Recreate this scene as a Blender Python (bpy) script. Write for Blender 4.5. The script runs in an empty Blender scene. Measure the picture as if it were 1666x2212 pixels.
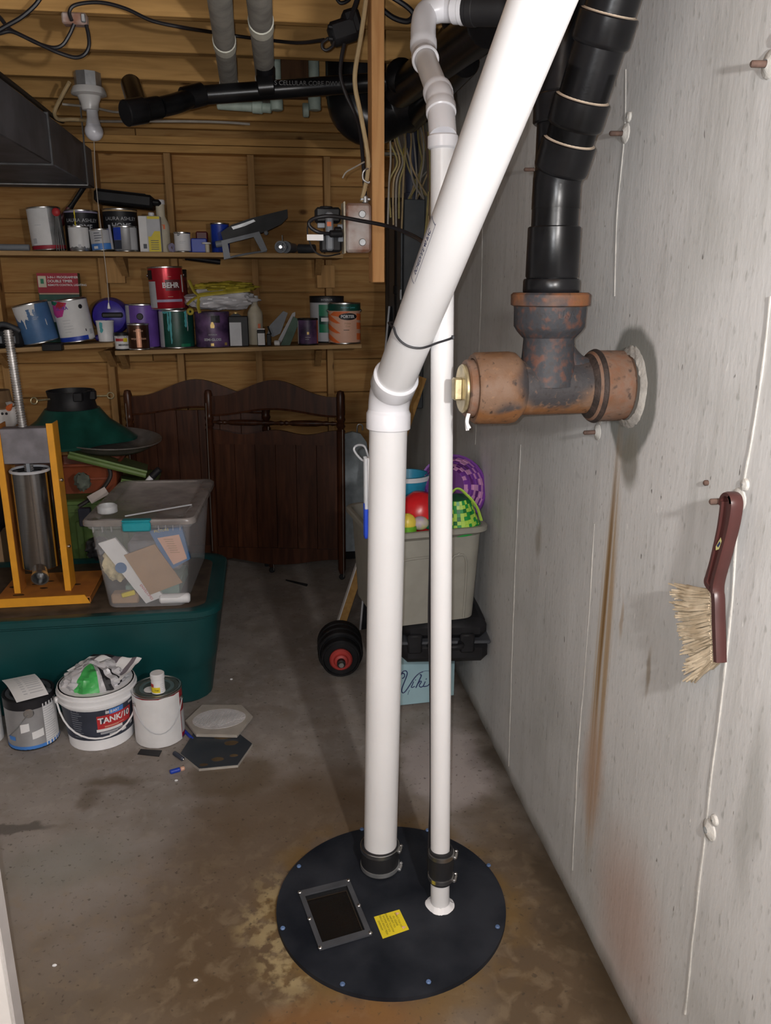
import bpy, math, random
from mathutils import Vector as V, Matrix, noise
from mathutils.geometry import tessellate_polygon
random.seed(7)
SC = bpy.context.scene
COL = SC.collection
R_ = math.radians

# ------------------------------------------------------------------ camera, world, lights, exposure
FPX, CX, CY, HCAM = 1735.0, 833.0, 1106.0, 1.55
PITCH, YAW = R_(15.9), R_(8.46)
_f0 = V((math.sin(YAW), math.cos(YAW), 0))
_R = V((math.cos(YAW), -math.sin(YAW), 0))
_F = _f0 * math.cos(PITCH) - V((0, 0, 1)) * math.sin(PITCH)
_U = _R.cross(_F)
CAM = V((0, 0, HCAM))
cd = bpy.data.cameras.new('camera')
cd.sensor_fit = 'VERTICAL'; cd.sensor_height = 36.0; cd.lens = 36.0 * FPX / 2212.0
cd.clip_start = 0.02
cam = bpy.data.objects.new('camera', cd); COL.objects.link(cam)
m4 = Matrix((_R, _U, -_F)).transposed().to_4x4(); m4.translation = CAM
cam.matrix_world = m4
SC.camera = cam

w = bpy.data.worlds.new('world'); SC.world = w; w.use_nodes = True
w.node_tree.nodes['Background'].inputs[0].default_value = (0.95, 0.97, 1.0, 1)
w.node_tree.nodes['Background'].inputs[1].default_value = 0.13

def lamp(name, kind, loc, energy, color=(1, 1, 1), radius=0.03, target=None, size=1.0):
    ld = bpy.data.lights.new(name, kind); ld.energy = energy; ld.color = color
    if kind in ('POINT', 'SPOT'): ld.shadow_soft_size = radius
    if kind == 'AREA': ld.shape = 'DISK'; ld.size = size
    if kind == 'SPOT': ld.spot_size = R_(150); ld.spot_blend = 1.0
    o = bpy.data.objects.new(name, ld); COL.objects.link(o); o.location = loc
    if target is not None:
        o.rotation_euler = (V(target) - V(loc)).to_track_quat('-Z', 'Y').to_euler()
    return o
# hand-held work light just right of the photographer (its shadows rake back and to the left)
lamp('work_light', 'POINT', (0.46, 0.02, 1.66), 66, (1.0, 0.96, 0.93), 0.028)
# the phone's own flash, a finger's width beside the lens
lamp('phone_flash', 'POINT', (-0.018, 0.0, 1.562), 46, (0.97, 0.98, 1.0), 0.004)
# soft fill added behind the photographer, standing for no known lamp
lamp('fill_light', 'AREA', (-1.0, -1.3, 2.15), 21, (1.0, 0.95, 0.89), target=(-0.2, 3.0, 0.6), size=0.7)

SC.view_settings.view_transform = 'Standard'; SC.view_settings.look = 'None'
SC.view_settings.gamma = 1.0; SC.view_settings.use_curve_mapping = False
SC.view_settings.exposure = 0.0

# ------------------------------------------------------------------ measuring helpers (sight lines of the survey camera)
def ray(px, py): return _F + _R * ((px - CX) / FPX) - _U * ((py - CY) / FPX)
def P(px, py, y):
    d = ray(px, py); return CAM + d * (y / d.y)
def PZ(px, py, z=0.0):
    d = ray(px, py); return CAM + d * ((z - HCAM) / d.z)
def PX(px, py, x):
    d = ray(px, py); return CAM + d * (x / d.x)
def PD(px, py, zc): return CAM + ray(px, py) * zc
def depth(p): return (V(p) - CAM).dot(_F)

# ------------------------------------------------------------------ materials
MATS = {}
def nd(nt, t, **kw):
    n = nt.nodes.new(t)
    for k, v in kw.items(): setattr(n, k, v)
    return n
def lk(nt, a, b): nt.links.new(a, b)
def mat(name, c, rough=0.5, metal=0.0, var=0.12, scale=18.0, bump=0.0, bscale=None, stretch=(1, 1, 1), spec=None, c2=None, coat=0.0, trans=0.0):
    """simple procedural surface: base colour broken up with noise, optional bump"""
    if name in MATS: return MATS[name]
    m = bpy.data.materials.new(name); m.use_nodes = True; MATS[name] = m
    nt = m.node_tree; b = nt.nodes['Principled BSDF']
    b.inputs['Roughness'].default_value = rough; b.inputs['Metallic'].default_value = metal
    if spec is not None: b.inputs['Specular IOR Level'].default_value = spec
    if coat: b.inputs['Coat Weight'].default_value = coat
    tc = nd(nt, 'ShaderNodeTexCoord'); mp = nd(nt, 'ShaderNodeMapping'); mp.inputs['Scale'].default_value = stretch
    lk(nt, tc.outputs['Object'], mp.inputs[0])
    nz = nd(nt, 'ShaderNodeTexNoise'); nz.inputs['Scale'].default_value = scale; nz.inputs['Detail'].default_value = 5
    lk(nt, mp.outputs[0], nz.inputs['Vector'])
    mx = nd(nt, 'ShaderNodeMix', data_type='RGBA')
    if c2 is None:
        lo = [max(0, x * (1 - var)) for x in c]; hi = [min(1, x * (1 + var)) for x in c]
    else: lo, hi = c, c2
    mx.inputs[6].default_value = (*lo, 1); mx.inputs[7].default_value = (*hi, 1)
    mr = nd(nt, 'ShaderNodeMapRange'); mr.inputs[1].default_value = 0.35; mr.inputs[2].default_value = 0.65
    lk(nt, nz.outputs[0], mr.inputs[0]); lk(nt, mr.outputs[0], mx.inputs[0]); lk(nt, mx.outputs[2], b.inputs['Base Color'])
    if bump:
        bp = nd(nt, 'ShaderNodeBump'); bp.inputs['Strength'].default_value = bump; bp.inputs['Distance'].default_value = 0.004
        n2 = nd(nt, 'ShaderNodeTexNoise'); n2.inputs['Scale'].default_value = bscale or scale * 4; n2.inputs['Detail'].default_value = 6
        lk(nt, mp.outputs[0], n2.inputs['Vector']); lk(nt, n2.outputs[0], bp.inputs['Height']); lk(nt, bp.outputs[0], b.inputs['Normal'])
    if trans:
        out = nt.nodes['Material Output']; tr = nd(nt, 'ShaderNodeBsdfTransparent'); ms = nd(nt, 'ShaderNodeMixShader')
        ms.inputs[0].default_value = trans; lk(nt, b.outputs[0], ms.inputs[1]); lk(nt, tr.outputs[0], ms.inputs[2]); lk(nt, ms.outputs[0], out.inputs[0])
    return m

def wood(name, c, dark, axis=0, knots=True, rough=0.75, seed=0.0, contrast=1.0):
    if name in MATS: return MATS[name]
    m = bpy.data.materials.new(name); m.use_nodes = True; MATS[name] = m
    nt = m.node_tree; b = nt.nodes['Principled BSDF']; b.inputs['Roughness'].default_value = rough
    b.inputs['Specular IOR Level'].default_value = 0.3
    tc = nd(nt, 'ShaderNodeTexCoord'); mp = nd(nt, 'ShaderNodeMapping')
    s = [14.0, 14.0, 14.0]; s[axis] = 1.2
    mp.inputs['Scale'].default_value = s; mp.inputs['Location'].default_value = (seed, seed * 1.7, seed * 2.3)
    oi = nd(nt, 'ShaderNodeObjectInfo'); ad = nd(nt, 'ShaderNodeVectorMath', operation='MULTIPLY_ADD')
    ad.inputs[1].default_value = (1, 1, 1); lk(nt, tc.outputs['Object'], ad.inputs[0])
    sc = nd(nt, 'ShaderNodeVectorMath', operation='SCALE'); sc.inputs[0].default_value = (7.1, 5.3, 3.7)
    lk(nt, oi.outputs['Random'], sc.inputs['Scale']); lk(nt, sc.outputs[0], ad.inputs[2]); lk(nt, ad.outputs[0], mp.inputs[0])
    nz = nd(nt, 'ShaderNodeTexNoise'); nz.inputs['Scale'].default_value = 3.0; nz.inputs['Detail'].default_value = 7; nz.inputs['Distortion'].default_value = 0.6
    lk(nt, mp.outputs[0], nz.inputs['Vector'])
    big = nd(nt, 'ShaderNodeTexNoise'); big.inputs['Scale'].default_value = 2.2; big.inputs['Detail'].default_value = 2
    lk(nt, ad.outputs[0], big.inputs['Vector'])
    mx = nd(nt, 'ShaderNodeMix', data_type='RGBA'); mx.inputs[6].default_value = (*dark, 1); mx.inputs[7].default_value = (*c, 1)
    mr = nd(nt, 'ShaderNodeMapRange'); mr.inputs[1].default_value = 0.3; mr.inputs[2].default_value = 0.3 + 0.32 / contrast
    lk(nt, nz.outputs[0], mr.inputs[0]); lk(nt, mr.outputs[0], mx.inputs[0])
    hs = nd(nt, 'ShaderNodeHueSaturation')
    vr = nd(nt, 'ShaderNodeMapRange'); vr.inputs[3].default_value = 0.74; vr.inputs[4].default_value = 1.22
    av = nd(nt, 'ShaderNodeMath', operation='MULTIPLY_ADD'); av.inputs[1].default_value = 0.55
    lk(nt, big.outputs[0], av.inputs[0])
    h2 = nd(nt, 'ShaderNodeMath', operation='MULTIPLY'); h2.inputs[1].default_value = 0.45
    lk(nt, oi.outputs['Random'], h2.inputs[0]); lk(nt, h2.outputs[0], av.inputs[2])
    lk(nt, av.outputs[0], vr.inputs[0]); lk(nt, vr.outputs[0], hs.inputs['Value']); lk(nt, mx.outputs[2], hs.inputs['Color'])
    col = hs.outputs[0]
    if knots:
        vo = nd(nt, 'ShaderNodeTexVoronoi'); vo.inputs['Scale'].default_value = 2.6; vo.inputs['Randomness'].default_value = 1.0
        mk = nd(nt, 'ShaderNodeMapping'); sk = [1.7, 1.7, 1.7]; sk[axis] = 1.0; mk.inputs['Scale'].default_value = sk
        lk(nt, ad.outputs[0], mk.inputs[0]); lk(nt, mk.outputs[0], vo.inputs['Vector'])
        kr = nd(nt, 'ShaderNodeMapRange'); kr.inputs[1].default_value = 0.045; kr.inputs[2].default_value = 0.085; kr.inputs[3].default_value = 0.85; kr.inputs[4].default_value = 0.0
        lk(nt, vo.outputs['Distance'], kr.inputs[0])
        km = nd(nt, 'ShaderNodeMix', data_type='RGBA'); km.inputs[7].default_value = (dark[0] * .28, dark[1] * .22, dark[2] * .2, 1)
        lk(nt, kr.outputs[0], km.inputs[0]); lk(nt, col, km.inputs[6]); col = km.outputs[2]
    lk(nt, col, b.inputs['Base Color'])
    bp = nd(nt, 'ShaderNodeBump'); bp.inputs['Strength'].default_value = 0.15; bp.inputs['Distance'].default_value = 0.002
    lk(nt, nz.outputs[0], bp.inputs['Height']); lk(nt, bp.outputs[0], b.inputs['Normal'])
    return m

def blob(nt, vec, c, r, d0=0.7, d1=1.15):
    """0..1 mask of an ellipsoid patch, 1 inside"""
    s = nd(nt, 'ShaderNodeVectorMath', operation='SUBTRACT'); s.inputs[1].default_value = c; lk(nt, vec, s.inputs[0])
    q = nd(nt, 'ShaderNodeVectorMath', operation='DIVIDE'); q.inputs[1].default_value = r; lk(nt, s.outputs[0], q.inputs[0])
    l = nd(nt, 'ShaderNodeVectorMath', operation='LENGTH'); lk(nt, q.outputs[0], l.inputs[0])
    mr = nd(nt, 'ShaderNodeMapRange', interpolation_type='SMOOTHSTEP'); mr.inputs[1].default_value = d0; mr.inputs[2].default_value = d1
    mr.inputs[3].default_value = 1; mr.inputs[4].default_value = 0
    lk(nt, l.outputs['Value'], mr.inputs[0]); return mr.outputs[0]
def mixc(nt, fac, a, c, k=1.0):
    mx = nd(nt, 'ShaderNodeMix', data_type='RGBA'); lk(nt, a, mx.inputs[6]); mx.inputs[7].default_value = (*c, 1)
    if k != 1.0:
        mm = nd(nt, 'ShaderNodeMath', operation='MULTIPLY'); mm.inputs[1].default_value = k; lk(nt, fac, mm.inputs[0]); fac = mm.outputs[0]
    lk(nt, fac, mx.inputs[0]); return mx.outputs[2]
def ramp(nt, fac, lo, hi, a=0.0, b=1.0):
    mr = nd(nt, 'ShaderNodeMapRange'); mr.inputs[1].default_value = lo; mr.inputs[2].default_value = hi; mr.inputs[3].default_value = a; mr.inputs[4].default_value = b
    lk(nt, fac, mr.inputs[0]); return mr.outputs[0]
def mul(nt, a, b):
    mm = nd(nt, 'ShaderNodeMath', operation='MULTIPLY'); lk(nt, a, mm.inputs[0])
    if isinstance(b, float): mm.inputs[1].default_value = b
    else: lk(nt, b, mm.inputs[1])
    return mm.outputs[0]
def noi(nt, vec, scale, detail=5, stretch=None, dist=0.0):
    if stretch:
        mp = nd(nt, 'ShaderNodeMapping'); mp.inputs['Scale'].default_value = stretch; lk(nt, vec, mp.inputs[0]); vec = mp.outputs[0]
    n = nd(nt, 'ShaderNodeTexNoise'); n.inputs['Scale'].default_value = scale; n.inputs['Detail'].default_value = detail; n.inputs['Distortion'].default_value = dist
    lk(nt, vec, n.inputs['Vector']); return n
def warped(nt, vec, amt, scale=4.0):
    n = noi(nt, vec, scale, 5)
    s = nd(nt, 'ShaderNodeVectorMath', operation='SUBTRACT'); s.inputs[1].default_value = (.5, .5, .5); lk(nt, n.outputs['Color'], s.inputs[0])
    q = nd(nt, 'ShaderNodeVectorMath', operation='SCALE'); q.inputs['Scale'].default_value = amt; lk(nt, s.outputs[0], q.inputs[0])
    a = nd(nt, 'ShaderNodeVectorMath', operation='ADD'); lk(nt, vec, a.inputs[0]); lk(nt, q.outputs[0], a.inputs[1]); return a.outputs[0]

WALLX = 0.735
def concrete_wall_mat():
    m = bpy.data.materials.new('poured_concrete_wall'); m.use_nodes = True
    nt = m.node_tree; b = nt.nodes['Principled BSDF']; b.inputs['Roughness'].default_value = 0.8; b.inputs['Specular IOR Level'].default_value = 0.25
    tc = nd(nt, 'ShaderNodeTexCoord'); vec = tc.outputs['Object']
    base = nd(nt, 'ShaderNodeRGB'); base.outputs[0].default_value = (0.60, 0.60, 0.595, 1); col = base.outputs[0]
    st = noi(nt, vec, 1.0, 8, (1, 34, 2.2)); bl = noi(nt, vec, 3.2, 6); fine = noi(nt, vec, 60, 5, (1, 1.6, .55))
    col = mixc(nt, ramp(nt, st.outputs[0], .52, .74), col, (0.40, 0.40, 0.385), .40)
    col = mixc(nt, ramp(nt, bl.outputs[0], .50, .72), col, (0.42, 0.42, 0.40), .55)
    col = mixc(nt, ramp(nt, bl.outputs[0], .50, .30), col, (0.66, 0.655, 0.65), .6)
    col = mixc(nt, ramp(nt, fine.outputs[0], .60, .72), col, (0.30, 0.30, 0.28), .55)
    # small light and dark vertical flecks
    sp = noi(nt, vec, 1.0, 2, (1, 75, 26)); col = mixc(nt, ramp(nt, sp.outputs[0], .745, .775), col, (0.12, 0.11, 0.10), .8)
    sp2 = noi(nt, vec, 1.3, 2, (1, 90, 22)); col = mixc(nt, ramp(nt, sp2.outputs[0], .735, .77), col, (0.85, 0.84, 0.81), .8)
    wv = warped(nt, vec, .05, 9.0)
    # damp grey mortar ring round the pipe, rust run under it, pink bloom near the floor
    col = mixc(nt, blob(nt, wv, (WALLX, 1.545, 1.335), (9, .118, .148), .86, 1.0), col, (0.165, 0.17, 0.155), .9)
    col = mixc(nt, blob(nt, wv, (WALLX, 1.52, 1.20), (9, .05, .07), .5, 1.1), col, (0.19, 0.18, 0.15), .8)
    run = noi(nt, vec, 1.0, 6, (1, 120, 1.2))
    rb = blob(nt, vec, (WALLX, 1.575, .70), (9, .046, .60), .45, 1.05)
    col = mixc(nt, mul(nt, rb, ramp(nt, run.outputs[0], .36, .58, .25, 1.0)), col, (0.36, 0.23, 0.10), .85)
    col = mixc(nt, blob(nt, vec, (WALLX, 1.585, .88), (9, .013, .42), .2, 1.1), col, (0.22, 0.12, 0.035), .85)
    col = mixc(nt, blob(nt, wv, (WALLX, 1.36, .20), (9, .20, .26), .2, 1.15), col, (0.50, 0.32, 0.25), .6)
    col = mixc(nt, blob(nt, wv, (WALLX, 1.58, .42), (9, .07, .20), .3, 1.15), col, (0.47, 0.31, 0.22), .6)
    col = mixc(nt, blob(nt, wv, (WALLX, 1.16, .02), (9, .12, .10), .3, 1.15), col, (0.50, 0.30, 0.24), .6)
    col = mixc(nt, blob(nt, wv, (WALLX, 1.365, .80), (9, .012, .07), .3, 1.1), col, (0.27, 0.22, 0.16), .75)
    col = mixc(nt, blob(nt, wv, (WALLX, 1.50, .86), (9, .012, .05), .3, 1.1), col, (0.36, 0.25, 0.15), .6)
    col = mixc(nt, blob(nt, wv, (WALLX, 2.05, .86), (9, .03, .07), .3, 1.1), col, (0.30, 0.27, 0.22), .6)
    col = mixc(nt, blob(nt, wv, (WALLX, 1.115, 2.02), (9, .075, .09), .6, 1.0), col, (0.20, 0.13, 0.07), .9)
    col = mixc(nt, blob(nt, wv, (WALLX, 1.0, .75), (9, .035, .22), .3, 1.15), col, (0.33, 0.33, 0.31), .55)
    # darker strip along the joint with the floor
    sx = nd(nt, 'ShaderNodeSeparateXYZ'); lk(nt, wv, sx.inputs[0])
    col = mixc(nt, ramp(nt, sx.outputs['Z'], .05, -.005), col, (0.11, 0.09, 0.06), .8)
    col = mixc(nt, ramp(nt, sx.outputs['Y'], 2.7, 3.7), col, (0.33, 0.35, 0.33), .5)  # far wall colour darkens with depth: light falloff painted in
    lk(nt, col, b.inputs['Base Color'])
    bp = nd(nt, 'ShaderNodeBump'); bp.inputs['Strength'].default_value = .14; bp.inputs['Distance'].default_value = .004
    ad = nd(nt, 'ShaderNodeMath', operation='ADD'); lk(nt, fine.outputs[0], ad.inputs[0]); lk(nt, st.outputs[0], ad.inputs[1])
    lk(nt, ad.outputs[0], bp.inputs['Height']); lk(nt, bp.outputs[0], b.inputs['Normal'])
    return m

def floor_mat():
    m = bpy.data.materials.new('stained_concrete_floor'); m.use_nodes = True
    nt = m.node_tree; b = nt.nodes['Principled BSDF']; b.inputs['Specular IOR Level'].default_value = .3
    tc = nd(nt, 'ShaderNodeTexCoord'); vec = tc.outputs['Object']
    base = nd(nt, 'ShaderNodeRGB'); base.outputs[0].default_value = (0.33, 0.295, 0.27, 1); col = base.outputs[0]
    big = noi(nt, vec, 2.4, 7, None, .4); mid = noi(nt, vec, 9, 7); fine = noi(nt, vec, 70, 5); grit = noi(nt, vec, 22, 8, None, .5)
    col = mixc(nt, ramp(nt, big.outputs[0], .42, .66), col, (0.22, 0.198, 0.18), .75)
    col = mixc(nt, ramp(nt, mid.outputs[0], .46, .70), col, (0.19, 0.155, 0.12), .5)
    col = mixc(nt, ramp(nt, grit.outputs[0], .52, .68), col, (0.42, 0.385, 0.36), .35)
    wv = warped(nt, vec, .32, 3.2)
    brown = (0.110, 0.070, 0.037)
    ws = warped(nt, vec, .14, 8.0)
    sy_ = nd(nt, 'ShaderNodeSeparateXYZ'); lk(nt, wv, sy_.inputs[0])
    # old water staining over the near half of the floor, heaviest round the pit
    col = mixc(nt, ramp(nt, sy_.outputs['Y'], 2.02, 1.55), col, (0.135, 0.098, 0.062), .80)
    col = mixc(nt, blob(nt, wv, (0.05, 1.78, 0), (.46, .66, 9), .62, 1.12), col, brown, .82)
    col = mixc(nt, blob(nt, wv, (-0.10, 1.25, 0), (.42, .50, 9), .5, 1.15), col, (0.098, 0.064, 0.034), .6)
    col = mixc(nt, blob(nt, wv, (0.62, 1.40, 0), (.20, .85, 9), .6, 1.15), col, (0.090, 0.058, 0.030), .8)
    col = mixc(nt, mul(nt, ramp(nt, grit.outputs[0], .50, .66), ramp(nt, sy_.outputs['Y'], 2.2, 1.8)), col, (0.22, 0.165, 0.105), .45)
    col = mixc(nt, blob(nt, ws, (-0.17, 2.34, 0), (.17, .13, 9), .6, 1.1), col, (0.12, 0.085, 0.05), .7)
    col = mixc(nt, blob(nt, ws, (-0.53, 2.36, 0), (.13, .035, 9), .3, 1.2), col, (0.12, 0.09, 0.058), .7)
    col = mixc(nt, blob(nt, ws, (-0.60, 2.28, 0), (.05, .05, 9), .3, 1.2), col, (0.11, 0.08, 0.05), .6)
    col = mixc(nt, blob(nt, ws, (-0.86, 2.17, 0), (.22, .028, 9), .7, 1.1), col, (0.10, 0.09, 0.08), .75)
    col = mixc(nt, blob(nt, ws, (-0.62, 2.0, 0), (.20, .14, 9), .4, 1.15), col, (0.235, 0.23, 0.205), .6)
    col = mixc(nt, blob(nt, ws, (0.55, 2.32, 0), (.16, .26, 9), .7, 1.05), col, (0.44, 0.39, 0.38), .8)
    # ochre crust and rust halo round the pit lid
    s = nd(nt, 'ShaderNodeVectorMath', operation='DISTANCE'); s.inputs[1].default_value = (.268, 1.70, 0); lk(nt, ws, s.inputs[0])
    halo = ramp(nt, s.outputs['Value'], .385, .30)
    cr = noi(nt, vec, 26, 6)
    col = mixc(nt, mul(nt, halo, ramp(nt, mid.outputs[0], .40, .56)), col, (0.17, 0.105, 0.038), .8)
    leftside = blob(nt, vec, (-.07, 1.60, 0), (.15, .30, 9), .6, 1.1)
    col = mixc(nt, mul(nt, mul(nt, leftside, ramp(nt, s.outputs['Value'], .40, .33)), ramp(nt, cr.outputs[0], .46, .56)), col, (0.34, 0.265, 0.14), .8)
    col = mixc(nt, blob(nt, ws, (0.10, 1.37, 0), (.24, .10, 9), .4, 1.1), col, (0.22, 0.10, 0.03), .6)
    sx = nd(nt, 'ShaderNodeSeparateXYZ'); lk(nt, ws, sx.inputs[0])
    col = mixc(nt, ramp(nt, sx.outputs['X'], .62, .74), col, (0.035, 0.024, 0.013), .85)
    col = mixc(nt, ramp(nt, fine.outputs[0], .62, .70), col, (0.05, 0.04, 0.03), .6)
    lk(nt, col, b.inputs['Base Color'])
    lk(nt, ramp(nt, mid.outputs[0], .35, .7, .75, .5), b.inputs['Roughness'])
    bp = nd(nt, 'ShaderNodeBump'); bp.inputs['Strength'].default_value = .18; bp.inputs['Distance'].default_value = .003
    lk(nt, fine.outputs[0], bp.inputs['Height']); lk(nt, bp.outputs[0], b.inputs['Normal'])
    return m

def rust_mat(name, c_iron, c_rust, lo, hi, zc=None):
    m = bpy.data.materials.new(name); m.use_nodes = True
    nt = m.node_tree; b = nt.nodes['Principled BSDF']; b.inputs['Roughness'].default_value = .65
    tc = nd(nt, 'ShaderNodeTexCoord'); vec = tc.outputs['Object']
    n = noi(nt, vec, 13, 7, None, .3); f = noi(nt, vec, 60, 6)
    base = nd(nt, 'ShaderNodeRGB'); base.outputs[0].default_value = (*c_iron, 1)
    col = mixc(nt, ramp(nt, n.outputs[0], lo, hi), base.outputs[0], c_rust)
    col = mixc(nt, ramp(nt, f.outputs[0], .5, .68), col, (c_rust[0] * 1.35, c_rust[1] * 1.0, c_rust[2] * .8), .5)
    col = mixc(nt, ramp(nt, f.outputs[0], .42, .32), col, (0.03, 0.022, 0.02), .7)
    lk(nt, col, b.inputs['Base Color'])
    bp = nd(nt, 'ShaderNodeBump'); bp.inputs['Strength'].default_value = .5; bp.inputs['Distance'].default_value = .003
    lk(nt, f.outputs[0], bp.inputs['Height']); lk(nt, bp.outputs[0], b.inputs['Normal'])
    return m

def tee_mat():
    m = bpy.data.materials.new('weathered_cast_tee'); m.use_nodes = True
    nt = m.node_tree; b = nt.nodes['Principled BSDF']; b.inputs['Roughness'].default_value = .62; b.inputs['Specular IOR Level'].default_value = .35
    tc = nd(nt, 'ShaderNodeTexCoord'); vec = tc.outputs['Object']; wv = warped(nt, vec, .055, 16); f = noi(nt, vec, 75, 6); n = noi(nt, vec, 20, 7)
    base = nd(nt, 'ShaderNodeRGB'); base.outputs[0].default_value = (.165, .098, .062, 1); col = base.outputs[0]
    sx = nd(nt, 'ShaderNodeSeparateXYZ'); lk(nt, wv, sx.inputs[0])
    col = mixc(nt, ramp(nt, n.outputs[0], .48, .62), col, (.135, .062, .026), .7)
    iron = (.033, .033, .037)
    col = mixc(nt, blob(nt, wv, (-.166, -.05, .02), (.085, .09, .075), .72, 1.05), col, iron, .95)
    col = mixc(nt, blob(nt, wv, (-.265, -.06, -.040), (.035, .05, .030), .5, 1.1), col, iron, .85)
    col = mixc(nt, blob(nt, wv, (-.09, -.04, .035), (.035, .06, .035), .4, 1.1), col, iron, .8)
    col = mixc(nt, ramp(nt, sx.outputs['X'], -.085, -.065), col, (.045, .030, .026), .6)
    col = mixc(nt, ramp(nt, sx.outputs['Z'], -.032, -.044), col, (.190, .078, .024), .85)
    col = mixc(nt, ramp(nt, f.outputs[0], .40, .30), col, (.018, .013, .012), .8)
    col = mixc(nt, ramp(nt, f.outputs[0], .60, .72), col, (.26, .14, .075), .45)
    lk(nt, col, b.inputs['Base Color'])
    bp = nd(nt, 'ShaderNodeBump'); bp.inputs['Strength'].default_value = .5; bp.inputs['Distance'].default_value = .003
    lk(nt, f.outputs[0], bp.inputs['Height']); lk(nt, bp.outputs[0], b.inputs['Normal']); return m
PVC = mat('white_pvc', (0.74, 0.735, 0.745), .32, var=.02, scale=6)
PVCF = mat('white_pvc_fitting', (0.77, 0.77, 0.81), .28, var=.01, scale=6)
ABS = mat('black_abs_plastic', (0.007, 0.007, 0.008), .28, var=.5, scale=9, bump=.08, spec=.28)
GLUE = mat('dried_glue_edge', (0.42, 0.34, 0.26), .6, var=.2)
RUBBER = mat('black_rubber', (0.013, 0.013, 0.015), .55)
CABLE = mat('black_cable_jacket', (0.012, 0.011, 0.014), .45)
STEEL = mat('bright_steel', (0.62, 0.62, 0.62), .28, 1.0, var=.12)
GREYMETAL = mat('dull_zinc', (0.42, 0.43, 0.44), .45, .8, var=.2)
BRASS = mat('brass_plug', (0.50, 0.42, 0.25), .4, .7, var=.3, scale=30, bump=.1)
RUST = rust_mat('rusty_cast_iron', (0.034, 0.034, 0.040), (0.165, 0.068, 0.026), .42, .62)
IRON = rust_mat('dark_cast_iron', (0.030, 0.032, 0.038), (0.13, 0.055, 0.025), .60, .74)
TAN = rust_mat('sandy_rust', (0.185, 0.112, 0.078), (0.15, 0.070, 0.034), .45, .66)
PINE = wood('sheathing_pine', (0.54, 0.31, 0.11), (0.37, 0.175, 0.052), 0)
STUDW = wood('stud_pine', (0.50, 0.285, 0.11), (0.36, 0.20, 0.075), 2)
JOISTW = wood('joist_spruce', (0.56, 0.32, 0.11), (0.40, 0.22, 0.07), 0)
SHELFW = wood('shelf_board', (0.50, 0.33, 0.16), (0.33, 0.19, 0.08), 0, knots=False)
POSTW = wood('post_fir', (0.66, 0.36, 0.15), (0.52, 0.25, 0.09), 2, knots=False)
CRIBW = wood('crib_mahogany', (0.085, 0.030, 0.014), (0.032, 0.011, 0.006), 2, knots=False, rough=.32, contrast=.8)
ORANGE = mat('orange_enamel', (0.74, 0.33, 0.025), .4, var=.06)
ORANGED = mat('mottled_orange_enamel', (0.50, 0.19, 0.035), .5, c2=(0.36, 0.13, 0.03), scale=14)  # darker, mottled orange for base, side lips and left side flange
GREEN = mat('dark_green_plastic', (0.005, 0.058, 0.060), .42, var=.12, scale=5, bump=.05, bscale=300)
GREENL = mat('lid_green_plastic', (0.015, 0.10, 0.09), .45, var=.15)
TREEG = mat('stand_green_plastic', (0.008, 0.062, 0.048), .35, var=.2)
OLIVE = mat('olive_green_plastic', (0.10, 0.17, 0.045), .45, var=.15)
TAUPE = mat('taupe_plastic', (0.27, 0.26, 0.225), .5, var=.06)
BLACKP = mat('black_plastic', (0.012, 0.012, 0.014), .5, var=.3, spec=.3)
DARKG = mat('dark_grey_plastic', (0.06, 0.065, 0.075), .5, var=.15)
MIDG = mat('mid_grey_plastic', (0.22, 0.24, 0.27), .5, var=.1)
WHITE = mat('white_paper', (0.78, 0.78, 0.79), .6, var=.04)
WHITEP = mat('white_plastic', (0.80, 0.80, 0.82), .4, var=.03)
LGREY = mat('pale_grey_label', (0.52, 0.53, 0.56), .55, var=.06)
CREAM = mat('cream_plastic', (0.64, 0.58, 0.45), .5, var=.08)
BLUE = mat('cobalt_blue', (0.015, 0.055, 0.45), .4, var=.1)
MBLUE = mat('slate_blue_paint', (0.07, 0.17, 0.36), .42, var=.12)
PURPLE = mat('purple_label', (0.16, 0.075, 0.40), .42, var=.15)
MARBLE = mat('purple_marbled_label', (0.035, 0.018, 0.055), .42, c2=(0.17, 0.09, 0.22), scale=16)
INDIGO = mat('indigo_plastic', (0.045, 0.028, 0.33), .35, var=.12)
RED = mat('metallic_red', (0.45, 0.015, 0.03), .28, .35, var=.08)
CRIMSON = mat('crimson_card', (0.36, 0.015, 0.035), .55, var=.1)
MAROON = mat('maroon_label', (0.12, 0.015, 0.02), .45)
DKGREEN = mat('bottle_green_label', (0.008, 0.07, 0.05), .4, var=.3)
EMER = mat('emerald_label', (0.01, 0.20, 0.10), .45, var=.1)
TEAL = mat('teal_paint_drip', (0.10, 0.44, 0.48), .4, var=.1)
TEALP = mat('teal_latch', (0.02, 0.30, 0.36), .35, var=.05)
BRONZE = mat('bronze_label', (0.075, 0.032, 0.018), .3, .6, var=.4)
COPPER = mat('copper_print', (0.42, 0.20, 0.12), .35, .5)
YELLOW = mat('yellow_label', (0.75, 0.60, 0.02), .5, var=.05)
OCHREY = mat('mustard_ribbon', (0.42, 0.34, 0.035), .6, var=.2)
ORNG = mat('orange_print', (0.80, 0.17, 0.04), .5, var=.06)
PEACH = mat('peach_print', (0.72, 0.42, 0.30), .5, var=.05)
GOLD = mat('gold_print', (0.65, 0.45, 0.16), .4, .4)
INK = mat('black_print', (0.012, 0.012, 0.016), .5)
INKB = mat('navy_print', (0.02, 0.03, 0.12), .5)
NAVY = mat('charcoal_navy_label', (0.035, 0.042, 0.065), .45, var=.12)
REDP = mat('red_print', (0.50, 0.03, 0.035), .5)
SKYB = mat('sky_blue_print', (0.06, 0.22, 0.62), .45)
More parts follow.
